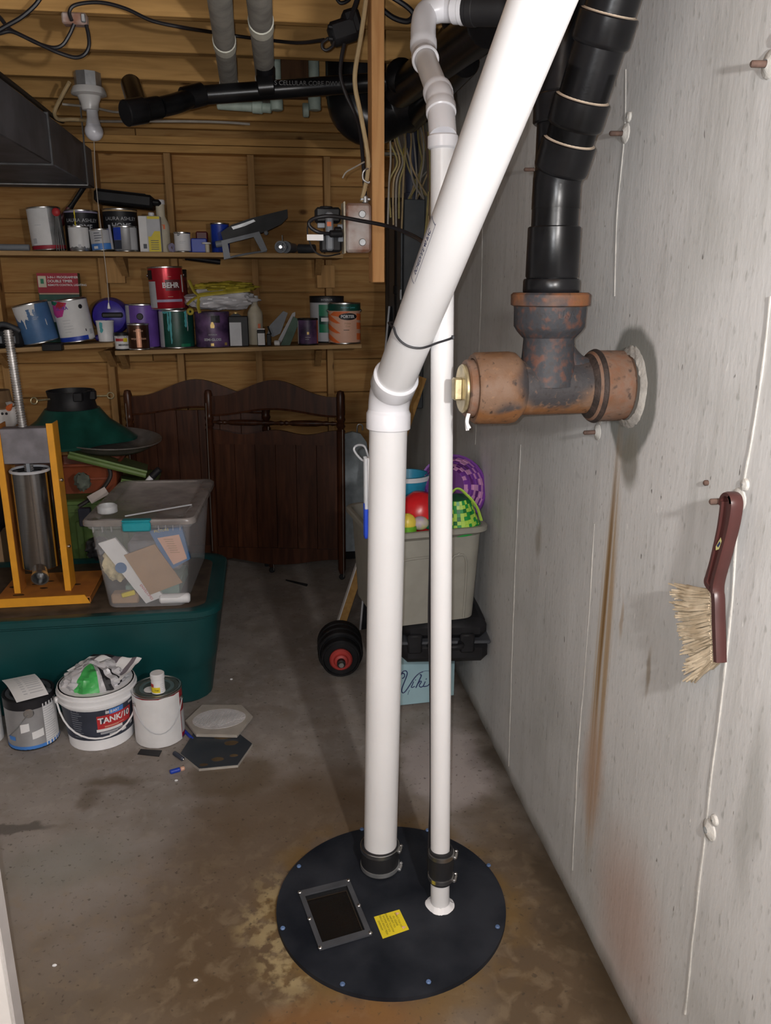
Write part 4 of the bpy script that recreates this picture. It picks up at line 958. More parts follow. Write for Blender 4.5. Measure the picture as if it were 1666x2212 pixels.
for i in range(16):
    px = 840 + i * 5.6; m_ = (NMW, NMY, NMC)[i % 3]; yy = 3.66 + .02 * (i % 4) + .012 * (i // 4)
    tgt = (880 + rnd.random() * 50) if i > 5 else (838 + i * 6)
    pts = [P(px + rnd.uniform(-8, 8), 255, yy + .05), P(px + rnd.uniform(-6, 10), 300, yy), P(px + rnd.uniform(-3, 16), 350, yy - .03), P((px + tgt) / 2 + rnd.uniform(-8, 8), 395, yy - .02), P(tgt, 430 if i > 5 else 460 + rnd.random() * 40, yy + .02)]
    cable('panel_cable', ('dusty household cables dropping into the breaker panel top' if i > 5 else 'dusty household cables hanging left of the breaker panel conduit'), pts, .0042, m_, ('cables dropping into the breaker panel' if i > 5 else 'cables left of the conduit'), sub=5)
for i, (x0_, x1_, m_) in enumerate(((925, 914, NMY), (930, 918, NMC), (921, 926, mat('brown_cable', (.16, .10, .07), .6)))):
    cable('panel_cable', ('dusty yellow cable passing just left of the thin white pipe', 'cream cable passing just left of the thin white pipe', 'brown cable hugging the thin white pipe near the panel')[i], [P(x0_, 285, 3.62), P(x0_ + 4, 360, 3.6), P((x0_ + x1_) / 2 + 4, 460, 3.6), P(x1_, 560, 3.64), P(x1_ - 4, 640, 3.68)], .0055, m_, sub=5)
mb = MB(); mb.box((P(850, 333, 3.9).x, 3.9, P(850, 333, 3.9).z), (.09, .03, .012), b=.002); tag(mb.build('cable_bracket', mat('dusty_strip', (.3, .27, .22), .8), None), 'dusty horizontal strip holding the panel cables', 'bracket')

# ------------------------------------------------------------------ wall shelves
YF = 4.30                                  # shelf front edges
def shelf(name, label, xa, xb, za, zb, depth_=.32, th=.022):
    """board from (xa, za) to (xb, zb), slightly out of level as nailed up"""
    t = thing(name, label, 'shelf', ((xa + xb) / 2, YF + depth_ / 2, (za + zb) / 2 - th))
    L = math.hypot(xb - xa, zb - za); an = math.atan2(zb - za, xb - xa)
    M = tr(((xa + xb) / 2, YF + depth_ / 2, (za + zb) / 2 - th / 2)) @ Matrix.Rotation(-an, 4, 'Y')
    mb = MB(); mb.box((0, 0, 0), (L, depth_, th), M=M, b=.002); mb.build('shelf_board', SHELFW, t); return t
U0, U1 = P(-40, 545, YF), P(742, 552, YF)
A0_, A1_ = P(-40, 760, YF), P(244, 744, YF)
B0_, B1_ = P(248, 762, YF), P(782, 747, YF)
def zshelf(a, b, x): return a.z + (b.z - a.z) * (x - a.x) / (b.x - a.x)
TH = .022
su = shelf('wall_shelf', 'upper wall shelf holding paint cans and power tools', U0.x, U1.x, U0.z + .009, U1.z + .009)
sa = shelf('wall_shelf', 'short lower wall shelf at left with the tilted blue and white cans', A0_.x, A1_.x, A0_.z + .009, A1_.z + .009)
sb_ = shelf('wall_shelf', 'lower wall shelf in the middle holding the purple, red and orange cans', B0_.x, B1_.x, B0_.z + .009, B1_.z + .009)
def bracket(par, x, z, wd=.06, h=.10, m=STUDW):
    mb = MB(); M = tr((x, YF + .14, z)) @ rot('Z', 90) @ rot('X', 90)
    mb.prism([(0, 0), (.17, 0), (.17, -h)], .035, M=M, z0=-.0175); mb.build('bracket', m, par)
for x in (P(258, 560, 4.45).x, P(690, 560, 4.45).x): bracket(su, x, U0.z - TH + .010)
for x in (P(-5, 780, 4.45).x, P(232, 770, 4.45).x): bracket(sa, x, min(A0_.z, A1_.z) - TH + .010)
for x in (P(262, 780, 4.45).x, P(690, 780, 4.45).x): bracket(sb_, x, min(B0_.z, B1_.z) - TH + .010)

ZTOL = .0012
def shz(which, x):
    a, b = {'u': (U0, U1), 'a': (A0_, A1_), 'b': (B0_, B1_)}[which]
    return zshelf(a, b, x) + .009 + ZTOL
def base_for(which, pxl, pxr, y):
    """base point on a shelf for an object seen between two pixel columns at depth y, with its radius"""
    yp = {'u': 541, 'a': 748, 'b': 760}[which]
    l, r = P(pxl, yp, y), P(pxr, yp, y); x = (l.x + r.x) / 2
    return V((x, y, shz(which, x))), (r.x - l.x) / 2
class Can:
    """round tin: body, rims, lid, wrap bands and print, all in its own upright frame"""
    def __init__(s, name, label, cat, base, r, h, body, group=None, tilt=None, lid=STEEL, face=0.0, rim=STEEL, taper=0.0, ears=False, nolid=False):
        s.b = V(base); s.r = r; s.h = h; s.M = tr(s.b) @ (tilt or Matrix()) ; s.taper = taper
        d = CAM - s.b; s.ph = math.atan2(d.x, -d.y) + R_(face)
        s.t = thing(name, label, cat, base, group)
        r0 = r * (1 - taper)
        mb = MB(); prof = [(0, 0), (r0 - .002, 0), (r0 + .0012, .002), (r0 + .0012, .005), (r0, .007), (r, h - .009), (r + .0016, h - .007), (r + .0016, h - .002), (r - .001, h), (r - .006, h), (r - .008, h - .004), (0, h - .004)]
        mm = [1, 1, 1, 1, 0, 1, 1, 1, 1, 1, 1]
        mb.lathe(prof, s.M, 32, mm); mb.build('can_body', [body, rim], s.t)
        if not nolid:
            mb = MB(); k = r - .010; mb.lathe([(0, h - .0035), (k * .62, h - .0035), (k * .66, h - .006), (k * .78, h - .006), (k * .84, h - .001), (k, h - .001), (k, h - .0035)][::-1], s.M, 28); mb.build('lid', lid, s.t)
        if ears:
            for sg in (-1, 1):
                a = s.ph + sg * R_(ears if ears is not True else 80); c = V((math.sin(a) * r, -math.cos(a) * r, h * .80)); n = V((math.sin(a), -math.cos(a), 0))
                mb = MB(); mb.cyl(c, c + n * .006, .010, 12, M=s.M); mb.cyl(c + n * .005, c + n * .009, .004, 8, M=s.M); mb.build('bail_ear', STEEL, s.t)
    def rad(s, z): return s.r * (1 - s.taper) + s.r * s.taper * z / s.h
    def pt(s, x, z, off=.0008):
        r = s.rad(z) + off; a = s.ph + x / s.r; return s.M @ V((r * math.sin(a), -r * math.cos(a), z))
    def band(s, name, m, z0, z1, a0=-180, a1=180, off=.0008, jag=0, rag=0):
        """wrap of paper between heights (fractions) and angles (degrees from the side seen)"""
        n = max(4, int(abs(a1 - a0) / 9)); mb = MB(); vs = []; rd = random.Random(int(a0 * 7 + z0 * 991))
        for i in range(n + 1):
            a = R_(a0 + (a1 - a0) * i / n); lo = z0 * s.h + (rd.uniform(-rag, rag)); hi = z1 * s.h + (rd.uniform(-jag, jag))
            vs += [s.pt(a * s.r, lo, off), s.pt(a * s.r, hi, off)]
        mb.add([tuple(v) for v in vs], [(2 * i, 2 * i + 2, 2 * i + 3, 2 * i + 1) for i in range(n)]); o = mb.build(name, m, s.t); return o
    def poly(s, name, m, pts, off=.0012):
        """flat print cut to an outline of (degrees, height fraction)"""
        fl_ = [(p[0] * R_(1) * s.r, p[1] * s.h) for p in pts]; mb = MB()
        st = [tuple(V(fl_[i]) for i in t) for t in tessellate_polygon([[V((*p, 0)) for p in fl_]])]
        while st:
            q = st.pop(); e = [(q[(i + 1) % 3] - q[i]).length for i in range(3)]; k = e.index(max(e))
            if abs((q[(k + 1) % 3] - q[k]).x) > s.r * .16:
                m2 = (q[k] + q[(k + 1) % 3]) / 2; st += [(q[k], m2, q[(k + 2) % 3]), (m2, q[(k + 1) % 3], q[(k + 2) % 3])]; continue
            if max(abs((q[i] - q[j]).x) for i in range(3) for j in range(3)) > s.r * .3:
                k = max(range(3), key=lambda i: abs((q[(i + 1) % 3] - q[i]).x)); m2 = (q[k] + q[(k + 1) % 3]) / 2; st += [(q[k], m2, q[(k + 2) % 3]), (m2, q[(k + 1) % 3], q[(k + 2) % 3])]; continue
            mb.add([tuple(s.pt(v.x, v.y, off)) for v in q], [(0, 1, 2)])
        return mb.build(name, m, s.t)
    def text(s, txt, size, x, zf, m=INK, bold=.01, shear=0, off=.0016, sx=1.0):
        mb = MB(); mb.text(txt, size, lambda u, v: tuple(s.pt(x + u, zf * s.h + v, off)), bold=bold, shear=shear, sx=sx); return mb.build('lettering', m, s.t)
    def lines(s, m, x, z0f, z1f, wd, n, th=.002, seed=1):
        rd = random.Random(seed); mb = MB()
        for i in range(n):
            z = (z0f + (z1f - z0f) * i / max(1, n - 1)) * s.h; ww = wd * rd.uniform(.6, 1); k = 6
            vs = []
            for j in range(k + 1):
                u = x - wd / 2 + ww * j / k; vs += [tuple(s.pt(u, z - th / 2, .0017)), tuple(s.pt(u, z + th / 2, .0017))]
            mb.add(vs, [(2 * j, 2 * j + 2, 2 * j + 3, 2 * j + 1) for j in range(k)])
        return mb.build('small_print', m, s.t)
    def knob(s, m, x, zf, r):
        c = s.pt(x, zf * s.h, -.004); n = (s.pt(x, zf * s.h, .01) - s.pt(x, zf * s.h, 0)).normalized()
        mb = MB(); mb.cyl(c, c + n * .007, r, 16); return mb.build('bail_ear', m, s.t)
    def drip(s, m, x, z0f, z1f, wd, seed=0, off=.0014):
        rd = random.Random(seed); n = 10; vs = []
        for i in range(n + 1):
            z = (z0f + (z1f - z0f) * i / n) * s.h; k = wd * (.55 + .45 * rd.random()) * (1 if i < n else .4); xx = x + rd.uniform(-.1, .1) * wd
            vs += [tuple(s.pt(xx - k / 2, z, off)), tuple(s.pt(xx + k / 2, z, off))]
        mb = MB(); mb.add(vs, [(2 * i, 2 * i + 1, 2 * i + 3, 2 * i + 2) for i in range(n)]); return mb.build('paint_drip', m, s.t)
def tiltm(deg_side=0, deg_back=0): return rot('Y', deg_side) @ rot('X', deg_back)
def hpx(py0, py1, y, px=400): return abs(P(px, py0, y).z - P(px, py1, y).z)
GP = 'paint cans on the wall shelves'

# --- upper shelf, left to right
b, r = base_for('u', 72, 143, 4.43)
c = Can('paint_can', 'leaning white labelled paint can with a red base at the left of the upper shelf', 'paint can', b + V((0, 0, .0045)), r, hpx(449, 540, 4.43), GREYMETAL, GP, tiltm(-3.2), lid=LAV)
c.band('paper_label', WHITE, .12, .96, -80, 12); c.band('label_foot', CRIMSON, .03, .11, -85, 85); c.lines(LGREY, -.03, .58, .70, .05, 1); c.poly('bar_code', LGREY, [(-58, .16), (-40, .16), (-40, .28), (-58, .28)])
b, r = base_for('u', 108, 132, 4.33)
mtl = thing('paint_mixer', 'thin metal rods with a round red head leaning on the white labelled can', 'tool', b)
tp = P(121, 458, 4.345)
for k, dx_ in enumerate((-.012, 0.0, .012, .022)):
    mb = MB(); mb.tube([tp + V((dx_ * .35, 0, -.015)), V((b.x + .018 + dx_, 4.33, b.z + .002))], .0022, 6); mb.build('rod', GREYMETAL, mtl)
mb = MB(); mb.ball(tp, .0205, 16, sc=(1, .6, 1)); mb.build('red_head', REDP, mtl)
b, r = base_for('u', 146, 218, 4.50)
c = Can('paint_can', 'black designer paint can with lavender lid rim, left of the matching tan one', 'paint can', b, r, hpx(452, 541, 4.5), INK, GP, lid=LAV)
c.band('paint_rim', LAV, .925, .99, -100, 100); c.text('LAURA ASHLEY', .024, .002, .74, LGREY, .0); c.text('HOME', .034, .004, .58, LGREY, .02); c.drip(YELLOW, -.030, .99, .52, .008, 3)
b, r = base_for('u', 152, 197, 4.385)
c = Can('paint_can', 'small can with torn plain white label before the lavender rimmed can', 'paint can', b, r, hpx(487, 541, 4.385), GREYMETAL, GP)
c.band('paper_label', WHITE, .16, .99, -85, 60, rag=.006, jag=.003); c.poly('bar_code', LGREY, [(-10, .14), (5, .14), (5, .27), (-10, .27)])
b, r = base_for('u', 200, 247, 4.37)
c = Can('paint_can', 'small leaning can with silver and blue label between the two black cans', 'paint can', b + V((0, 0, .003)), r, hpx(494, 541, 4.37), SILVERC, GP, tiltm(-4))
c.band('paper_label', LGREY, .34, .98, -80, 45); c.band('blue_band', SKYB, .03, .33, -80, 62); c.band('torn_strip', WHITE, .05, 1.15, 48, 72, .0016); c.lines(NAVY, -.015, .46, .80, .04, 4, .003); c.poly('white_blot', WHITE, [(-50, .10), (-25, .10), (-25, .22), (-50, .22)])
b, r = base_for('u', 229, 302, 4.50)
c = Can('paint_can', 'black designer paint can with tan rim under the black tray', 'paint can', b, r, hpx(448, 541, 4.5), INK, GP, lid=TANP)
c.band('paint_rim', TANP, .93, .99, -100, 100); c.text('LAURA ASHLEY', .024, .002, .76, LGREY, .0); c.text('HOME', .034, .004, .60, LGREY, .02)
ztray = b.z + hpx(448, 541, 4.5)
b, r = base_for('u', 248, 300, 4.385)
c = Can('paint_can', 'small can with blue and silver label before the tan rimmed can', 'paint can', b, r, hpx(486, 541, 4.385), SILVERC, GP)
c.band('blue_panel', BLUE, .45, .99, -75, -22); c.band('dark_panel', NAVY, .10, .44, -75, -22); c.band('paper_strip', LGREY, .08, .99, 22, 62)
M = tr((P(272, 432, 4.50).x, 4.50, ztray + .044)) @ rot('Y', 5.5)
mb = MB(); mb.box((0, 0, 0), (.28, .19, .062), M=M, b=.012); mb.box((-.015, 0, .032), (.24, .15, .006), M=M, b=.002)
o = mb.build('tray_body', BLACKP, tt_ := thing('paint_tray', 'glossy black plastic tray lying on top of the tan rimmed can', 'tray', (M.translation.x, 4.50, ztray)))
mb = MB(); mb.box((.155, -.03, .0), (.05, .10, .030), M=M, b=.012); mb.build('tray_lip', BLACKP, tt_)
# dark paint brush leaning above the cans
bb = P(150, 452, 4.57); tp = P(182, 403, 4.58)
pb = thing('paint_brush', 'dark handled brush leaning above the upper shelf cans under the duct', 'brush', bb - V((0, 0, .03)))
dz = (tp - bb).normalized(); mb = MB(); mb.tube([bb, bb + dz * .04, tp, tp + dz * .03], [.016, .012, .014, .012], 10, flat=.6); mb.build('handle', BLACKP, pb)
mb = MB(); mb.tube([bb - dz * .09, bb + dz * .005], [.022, .019], 10, flat=.5); mb.build('bristle_head', MAROON, pb)
# white and yellow tin box
l, rr_ = P(303, 541, 4.36), P(350, 541, 4.36); x = (l.x + rr_.x) / 2; zb = shz('u', x); hh = hpx(463, 541, 4.36)
t = thing('tin_box', 'tall white and yellow tin standing beside the cream bottle', 'tin', (x, 4.39, zb))
mb = MB(); mb.box((x, 4.39, zb + hh / 2), (rr_.x - l.x, .06, hh), b=.003); mb.build('tin_body', LGREY, t)
mb = MB(); mb.cyl((x + .01, 4.39, zb + hh), (x + .01, 4.39, zb + hh + .018), .015, 14); mb.build('cap', WHITEP, t)
w_ = rr_.x - l.x
mb = MB(); mb.box((x - w_ * .30, 4.3592, zb + hh * .5), (w_ * .36, .0012, hh * .97)); mb.build('white_label', WHITE, t)
mb = MB(); mb.box((x + w_ * .20, 4.3592, zb + hh * .22), (w_ * .56, .0012, hh * .42)); mb.build('yellow_label', YELLOW, t)
mb = MB(); mb.box((x + w_ * .20, 4.3592, zb + hh * .95), (w_ * .56, .0012, hh * .07)); mb.build('yellow_strip', YELLOW, t)
mb = MB(); mb.prism([(w_ * .02, hh * .40), (w_ * .48, hh * .40), (w_ * .48, hh * .58), (w_ * .22, hh * .58)], .001, M=tr((x, 4.3588, zb)) @ rot('X', 90)); mb.build('yellow_label', YELLOW, t)
mb = MB()
for k in range(5): mb.box((x + w_ * .2, 4.3584, zb + hh * (.08 + .06 * k)), (w_ * .36, .0006, .003))
mb.box((x - w_ * .25, 4.3584, zb + hh * .16), (w_ * .16, .0006, .022)); mb.build('small_print', NAVY, t)
def bottle(name, label, base, r, h, m, capm, group=None, capr=.5, shoulder=.62, neck=.36):
    t = thing(name, label, 'bottle', base, group)
    mb = MB(); mb.lathe([(0, 0), (r * .94, 0), (r, .006), (r, h * shoulder), (r * .92, h * (shoulder + .05)), (r * neck, h * (shoulder + .18)), (r * neck, h * .92), (0, h * .92)], tr(base), 24); mb.build('bottle_body', m, t)
    mb = MB(); mb.lathe([(0, 0), (r * capr, 0), (r * capr, h * .07), (r * capr * .9, h * .085), (0, h * .085)], tr(V(base) + V((0, 0, h * .90))), 18); mb.build('cap', capm, t); return t
b, r = base_for('u', 335, 370, 4.47)
t = bottle('glue_bottle', 'tall cream spray bottle behind the white and yellow tin', b, r, hpx(425, 541, 4.47), CREAM, WHITEP, capr=.62, neck=.55, shoulder=.5)
mb = MB(); mb.box((b.x - .006, 4.47 - r - .0006, b.z + .125), (.014, .001, .030)); mb.build('white_mark', WHITE, t)
mb = MB(); mb.box((b.x + .014, 4.47 - r * .93, b.z + .125), (.016, .002, .022)); mb.build('orange_mark', ORNG, t)
p = P(368, 516, 4.37); mb = MB(); mb.lathe([(.010, 0), (.022, 0), (.022, .010), (.010, .010)], at(V((p.x, 4.375, shz('u', p.x) + .022)), (.8, -.5, .1)), 18); tag(mb.build('tape_roll', LAV, None), 'small pale tape roll standing against the cream bottle', 'tape')
b, r = base_for('u', 378, 413, 4.37)
c = Can('paint_can', 'small plain white can standing alone in the middle of the upper shelf', 'paint can', b, r, hpx(497, 541, 4.37), WHITEP, GP); c.lines(LGREY, 0, .45, .52, .03, 2); c.lines(NAVY, -.016, .82, .88, .018, 2, .003)
l, rr_ = P(414, 541, 4.38), P(448, 541, 4.38); x = (l.x + rr_.x) / 2; hh = hpx(510, 541, 4.38)
mb = MB(); mb.box((x, 4.40, shz('u', x) + hh / 2), (rr_.x - l.x, .06, hh), b=.004); tag(mb.build('blue_box', BLUE, None), 'low cobalt blue box next to the small white can', 'box')
mb = MB(); x = P(449, 541, 4.37).x; zb = shz('u', x); mb.cyl((x, 4.355, zb), (x, 4.355, zb + .040), .011, 12, 0); mb.cyl((x - .004, 4.355, zb + .040), (x - .004, 4.355, zb + .049), .024, 14, 1); tag(mb.build('pale_dowel', [CREAM, WHITEP], None), 'small pale peg with flat white top before the blue box', 'peg')
b, r = base_for('u', 457, 497, 4.52); 
c = Can('paint_can', 'dark blue can standing behind the black power sander', 'paint can', b, r, hpx(474, 541, 4.52), BLUE, GP); c.band('grey_strip', MIDG, .05, .95, -85, -62)
mb = MB(); x = P(437, 520, 4.53).x; mb.box((x, 4.53, shz('u', x) + .055), (.06, .05, .110), b=.006); tag(mb.build('maroon_box', MAROON, None), 'small maroon box behind the blue box', 'box')
# black and grey power tool hanging over the shelf edge
tl = thing('power_sander', 'black and grey hand sander lying over the front edge of the upper shelf', 'power tool', P(540, 520, 4.33))
def pxprism(name, pts, y, th, m, par, bev=0):
    q = [P(px, py, y) for px, py in pts]; mb = MB(); M = Matrix(((1, 0, 0, 0), (0, 0, 1, y), (0, 1, 0, 0), (0, 0, 0, 1)))
    poly = [(v.x, v.z) for v in q]
    if sum(poly[i][0] * poly[(i + 1) % len(poly)][1] - poly[(i + 1) % len(poly)][0] * poly[i][1] for i in range(len(poly))) < 0: poly.reverse()
    mb.prism(poly, th, M=M)
    # the frame swap mirrors the shape, so turn its faces back out
    mb.f = [tuple(reversed(f)) for f in mb.f]
    return mb.build(name, m, par)
pxprism('housing', [(477, 502), (500, 486), (540, 472), (600, 457), (621, 452), (622, 470), (608, 484), (575, 500), (545, 508), (500, 522), (482, 520)], 4.30, .075, BLACKP, tl)
pxprism('side_guard', [(500, 490), (520, 484), (548, 474), (552, 478), (530, 488), (504, 496)], 4.294, .006, GREYMETAL, tl)
pxprism('grey_handle', [(478, 520), (560, 500), (578, 540), (566, 545), (548, 512), (492, 526), (498, 556), (484, 560)], 4.285, .05, MIDG, tl)
mb = MB(); mb.tube(smooth_path([P(484, 559, 4.292), P(530, 549, 4.29), P(576, 542, 4.30)], 5), .005, 8); mb.build('wire_guard', MIDG, tl)
mb = MB(); q = P(575, 503, 4.30); mb.ball(q, .012, 12); mb.cyl(P(466, 528, 4.31), P(492, 524, 4.31), .016, 14); mb.build('knob', MIDG, tl)
q = [P(395, 552, 4.292), P(430, 558, 4.292), P(480, 566, 4.292)]
# sockets and fittings seen end-on
for px, r, lab in ((606, .030, 'grey pipe fitting seen end-on beside the sander'), (636, .030, 'second grey pipe fitting with three jaws, nearer the outlet box')):
    p = P(px, 530, 4.33); z = shz('u', p.x) + r; t = thing('pipe_fitting', lab, 'pipe fitting', (p.x, 4.40, z - r))
    mb = MB(); K = at((p.x, 4.47, z), (.0 if px < 620 else -.35, -1, 0)); mb.lathe([(0, 0), (r * .8, 0), (r * .8, .10), (r, .102), (r, .14), (r * .72, .14), (r * .70, .115), (0, .115)], K, 22); mb.build('body', MIDG, t)
    mb = MB(); mb.lathe([(0, .118), (r * .32, .118), (r * .28, .135), (0, .135)], K, 12); mb.build('spindle', STEEL, t)
    if px < 620: mb = MB(); mb.tube([(p.x + .012, 4.37, z + r - .002), (p.x + .012, 4.37, z + r + .028)], .004, 8); mb.build('pin', STEEL, t)
p = P(655, 530, 4.40); z = shz('u', p.x); mb = MB(); mb.tube([(p.x - .02, 4.44, z + .026), (p.x + .06, 4.40, z + .026)], [.024, .021], 16); tag(mb.build('grey_pipe_piece', DARKG, None), 'short dark grey pipe piece at the right end of the upper shelf', 'pipe')
# bar at the left end of the upper shelf
a, b_ = P(-30, 534, 4.36), P(66, 533, 4.38); z = shz('u', 0) ; mb = MB(); mb.cyl((a.x, 4.36, shz('u', a.x) + .016), (b_.x, 4.36, shz('u', b_.x) + .016), .0155, 14); tag(mb.build('grey_bar', MIDG, None), 'round grey bar lying at the left end of the upper shelf', 'bar')
mb = MB(); a, b_ = P(400, 556, 4.60), P(476, 566, 4.60); mb.tube([a, b_], .014, 10); tag(mb.build('black_stick', BLACKP, None), 'black stick tucked under the upper shelf behind the sander', 'stick')

# --- lower left shelf
yy = 4.38
l, rr_ = P(-20, 752, yy), P(57, 752, yy); x = (l.x + rr_.x) / 2; zb = shz('a', x)
t = thing('tool_case', 'black soft tool bag at the left end of the lower shelf', 'bag', (x, yy, zb))
mb = MB(); mb.box((x, yy + .02, zb + .050), (rr_.x - l.x, .12, .10), b=.02); mb.build('bag_body', BLACKP, t)
mb = MB(); mb.tube(smooth_path([(l.x + .01, yy - .03, zb + .09), (x, yy - .035, zb + .115), (rr_.x - .01, yy - .03, zb + .08)], 6), .014, 10); mb.build('bag_handle', DARKG, t)
for k in (-.03, .035):
    mb = MB(); mb.box((x + k, yy - .042, zb + .04), (.03, .004, .035), M=None, b=.001); mb.build('grey_patch', MIDG, t)
def can_on(which, pxl, pxr, y, pyt, pyb): b, r = base_for(which, pxl, pxr, y); return b, r, hpx(pyt, pyb, y)
b, r, h = can_on('a', 52, 128, 4.40, 662, 746)
c = Can('paint_can', 'tilted blue paint can with white drips on the short lower shelf', 'paint can', b + V((.004, 0, .016)), r, h, MBLUE, GP, tiltm(-11, 3), lid=BLACKP)
c.poly('white_panel', WHITE, [(-78, .97), (-78, .80), (-62, .62), (-50, .58), (-44, .66), (-36, .55), (-28, .64), (-18, .60), (-8, .72), (4, .66), (14, .97)])
c.drip(WHITE, -.052, .70, .40, .008, 5); c.drip(MBLUE, -.020, .86, .60, .020, 6, .0018); c.drip(MBLUE, .006, .84, .62, .014, 8, .0018); c.drip(WHITE, .052, .56, .40, .006, 9)
c.lines(LGREY, .008, .60, .64, .03, 2)
b, r, h = can_on('a', 134, 208, 4.40, 657, 747)
c = Can('paint_can', 'white paint can with rainbow splash print and blue foot', 'paint can', b + V((0, 0, .012)), r, h, WHITE, GP, tiltm(-7, 2))
c.band('blue_foot', BLUE, .03, .13, -80, 38); c.poly('rainbow_splash', PINK, [(-85, .70), (-60, .60), (-34, .62), (-22, .78), (-10, .92), (-40, .97), (-70, .95)])
c.poly('green_splash', EMER, [(-85, .93), (-55, .88), (-40, .95), (-70, .99)], .0017); c.poly('red_splash', REDP, [(-58, .82), (-30, .80), (-12, .92), (-40, .96)], .0015)
c.text('ULTRA', .022, -.048, .80, PURPLE, .03); c.lines(LGREY, -.030, .25, .52, .05, 5); c.knob(INK, .048, .80, .011); c.poly('bar_code', LGREY, [(48, .14), (62, .14), (62, .26), (48, .26)]); c.drip(INK, .050, .28, .22, .006)
# holiday light box behind
l, rr_ = P(91, 700, 4.53), P(178, 700, 4.53); x = (l.x + rr_.x) / 2; zb = shz('a', x); ht = P(130, 590, 4.53).z - zb
t = thing('light_box', 'red and green cardboard box standing behind the blue and white cans', 'box', (x, 4.55, zb))
w_ = rr_.x - l.x; mb = MB(); mb.box((x, 4.56, zb + ht / 2), (w_, .06, ht), b=.002); mb.build('carton', DKGREEN, t)
yf = 4.5295
def flat(nm, m, x0, x1, z0, z1, par=t, y=None): mb = MB(); mb.box((x + w_ * (x0 + x1) / 2, (y or yf), zb + ht * (z0 + z1) / 2), (w_ * (x1 - x0), .001, ht * (z1 - z0))); return mb.build(nm, m, par)
flat('red_header', CRIMSON, -.5, .5, .72, 1.0); flat('cream_badge', CREAM, -.48, -.28, .80, .96, y=yf - .0006); flat('green_badge', EMER, -.42, -.34, .85, .92, y=yf - .0012)
flat('rule', PEACH, -.48, .5, .70, .715, y=yf - .0006); flat('print_panel', WHITE, -.36, -.14, .30, .60, y=yf - .0006); flat('print_panel', LGREY, .05, .36, .40, .54, y=yf - .0006)
for k, (tx_, sz) in enumerate((('3-IN-1 PROGRAMMER', .016), ('DOUBLE TIMER', .018), ('REMOTE CONTROL LIGHTING', .014))):
    mb = MB(); mb.text(tx_, sz, lambda u, v, k=k: (x - w_ * .25 + u, yf - .0014, zb + ht * (.94 - .055 * k) + v), align='LEFT', bold=.02); mb.build('lettering', WHITE, t)
mb = MB(); mb.lathe([(0, 0), (.020, 0), (.020, .09), (.014, .115), (.014, .13), (0, .13)], tr((P(176, 690, 4.46).x, 4.472, shz('a', 0) + .10)), 16)
x_ = P(117, 756, 4.29).x; mb = MB(); mb.box((x_, 4.305, shz('a', x_) - .005), (.095, .05, .034), b=.003); mb.v = [(p[0], p[1] - .03, p[2]) for p in mb.v]; tag(mb.build('black_block', BLACKP, None), 'small black block hooked on the edge of the short shelf', 'block')
# blue round jug
b, r, h = can_on('a', 203, 284, 4.47, 641, 748)
t = thing('blue_jug', 'round indigo plastic jug with a black grip slot', 'jug', b)
mb = MB(); K = at((b.x, 4.43, b.z + r + .028), (0, 1, 0)); mb.lathe([(0, -.004), (r * .55, .0), (r * .86, .012), (r, .05), (r, .10), (r * .9, .13), (0, .14)], K, 36); mb.build('jug_body', INDIGO, t)
mb = MB(); mb.box((b.x + .02, 4.425, b.z + r + .036), (.105, .02, .026), b=.006); mb.build('grip_slot', INK, t)
mb = MB(); mb.box((b.x, 4.50, b.z + .016), (r * 1.7, .12, .030), b=.008); mb.build('jug_foot', INDIGO, t)

# --- lower middle shelf
b, r, h = can_on('b', 218, 256, 4.40, 703, 748); b.z = shz('a', b.x); b.x = min(b.x, A1_.x - r - .004)
c = Can('plastic_cup', 'small white tub with a teal drip at the end of the short shelf', 'tub', b, r, h, WHITEP, None, lid=WHITEP, rim=WHITEP, taper=.16); c.drip(TEAL, -.022, .97, .42, .020, 2)
b, r, h = can_on('b', 250, 282, 4.345, 724, 761)
c = Can('paint_can', 'tiny black capped tin with a red and yellow label', 'tin', b, r, h, WHITE, GP, lid=BLACKP, rim=BLACKP); c.band('black_top', INK, .82, .99); c.text('WOOD FILLER', .008, .003, .76, INK, .02); c.band('red_band', REDP, .52, .68, -55, 8, .0014); c.band('yellow_band', YELLOW, .48, .70, 8, 40, .0016); c.text('MINWAX', .012, .006, .30, INK, .05)
b, r, h = can_on('b', 279, 325, 4.345, 706, 762)
c = Can('paint_can', 'small bronze wood stain can before the purple can', 'paint can', b, r, h, BRONZE, GP); c.band('copper_band', COPPER, .10, .80, -12, 14); c.text('WOOD STAIN', .012, .0, .42, PEACH, .02); c.text('OIL BASED', .010, .0, .72, PEACH, .02)  # copper coloured strip down the middle of the can
b, r, h = can_on('b', 279, 348, 4.47, 664, 758)
c = Can('paint_can', 'purple paint can with pale side label behind the bronze can', 'paint can', b, r, h, PURPLE, GP); c.band('pale_strip', LGREY, .03, .98, -85, -50); c.knob(INK, -.012, .72, .017)
b, r, h = can_on('b', 349, 422, 4.42, 680, 761); topg = b.z + h
c = Can('paint_can', 'dark green paint can with teal drips under the red can', 'paint can', b, r, h, DKGREEN, GP); c.band('pale_strip', LGREY, .03, .97, -85, -48)
c.drip(TEAL, -.042, .97, .45, .012, 4); c.drip(TEAL, -.030, .97, .12, .012, 5); c.drip(TEAL, .048, .98, .55, .016, 6); c.drip(LGREY, .058, .97, .45, .006, 7); c.poly('foot_print', EMER, [(12, .04), (46, .04), (46, .12), (12, .12)]); c.poly('teal_edge', TEAL, [(-50, .99), (-50, .92), (-38, .90), (-20, .96), (25, .97), (50, .93), (60, .99)])
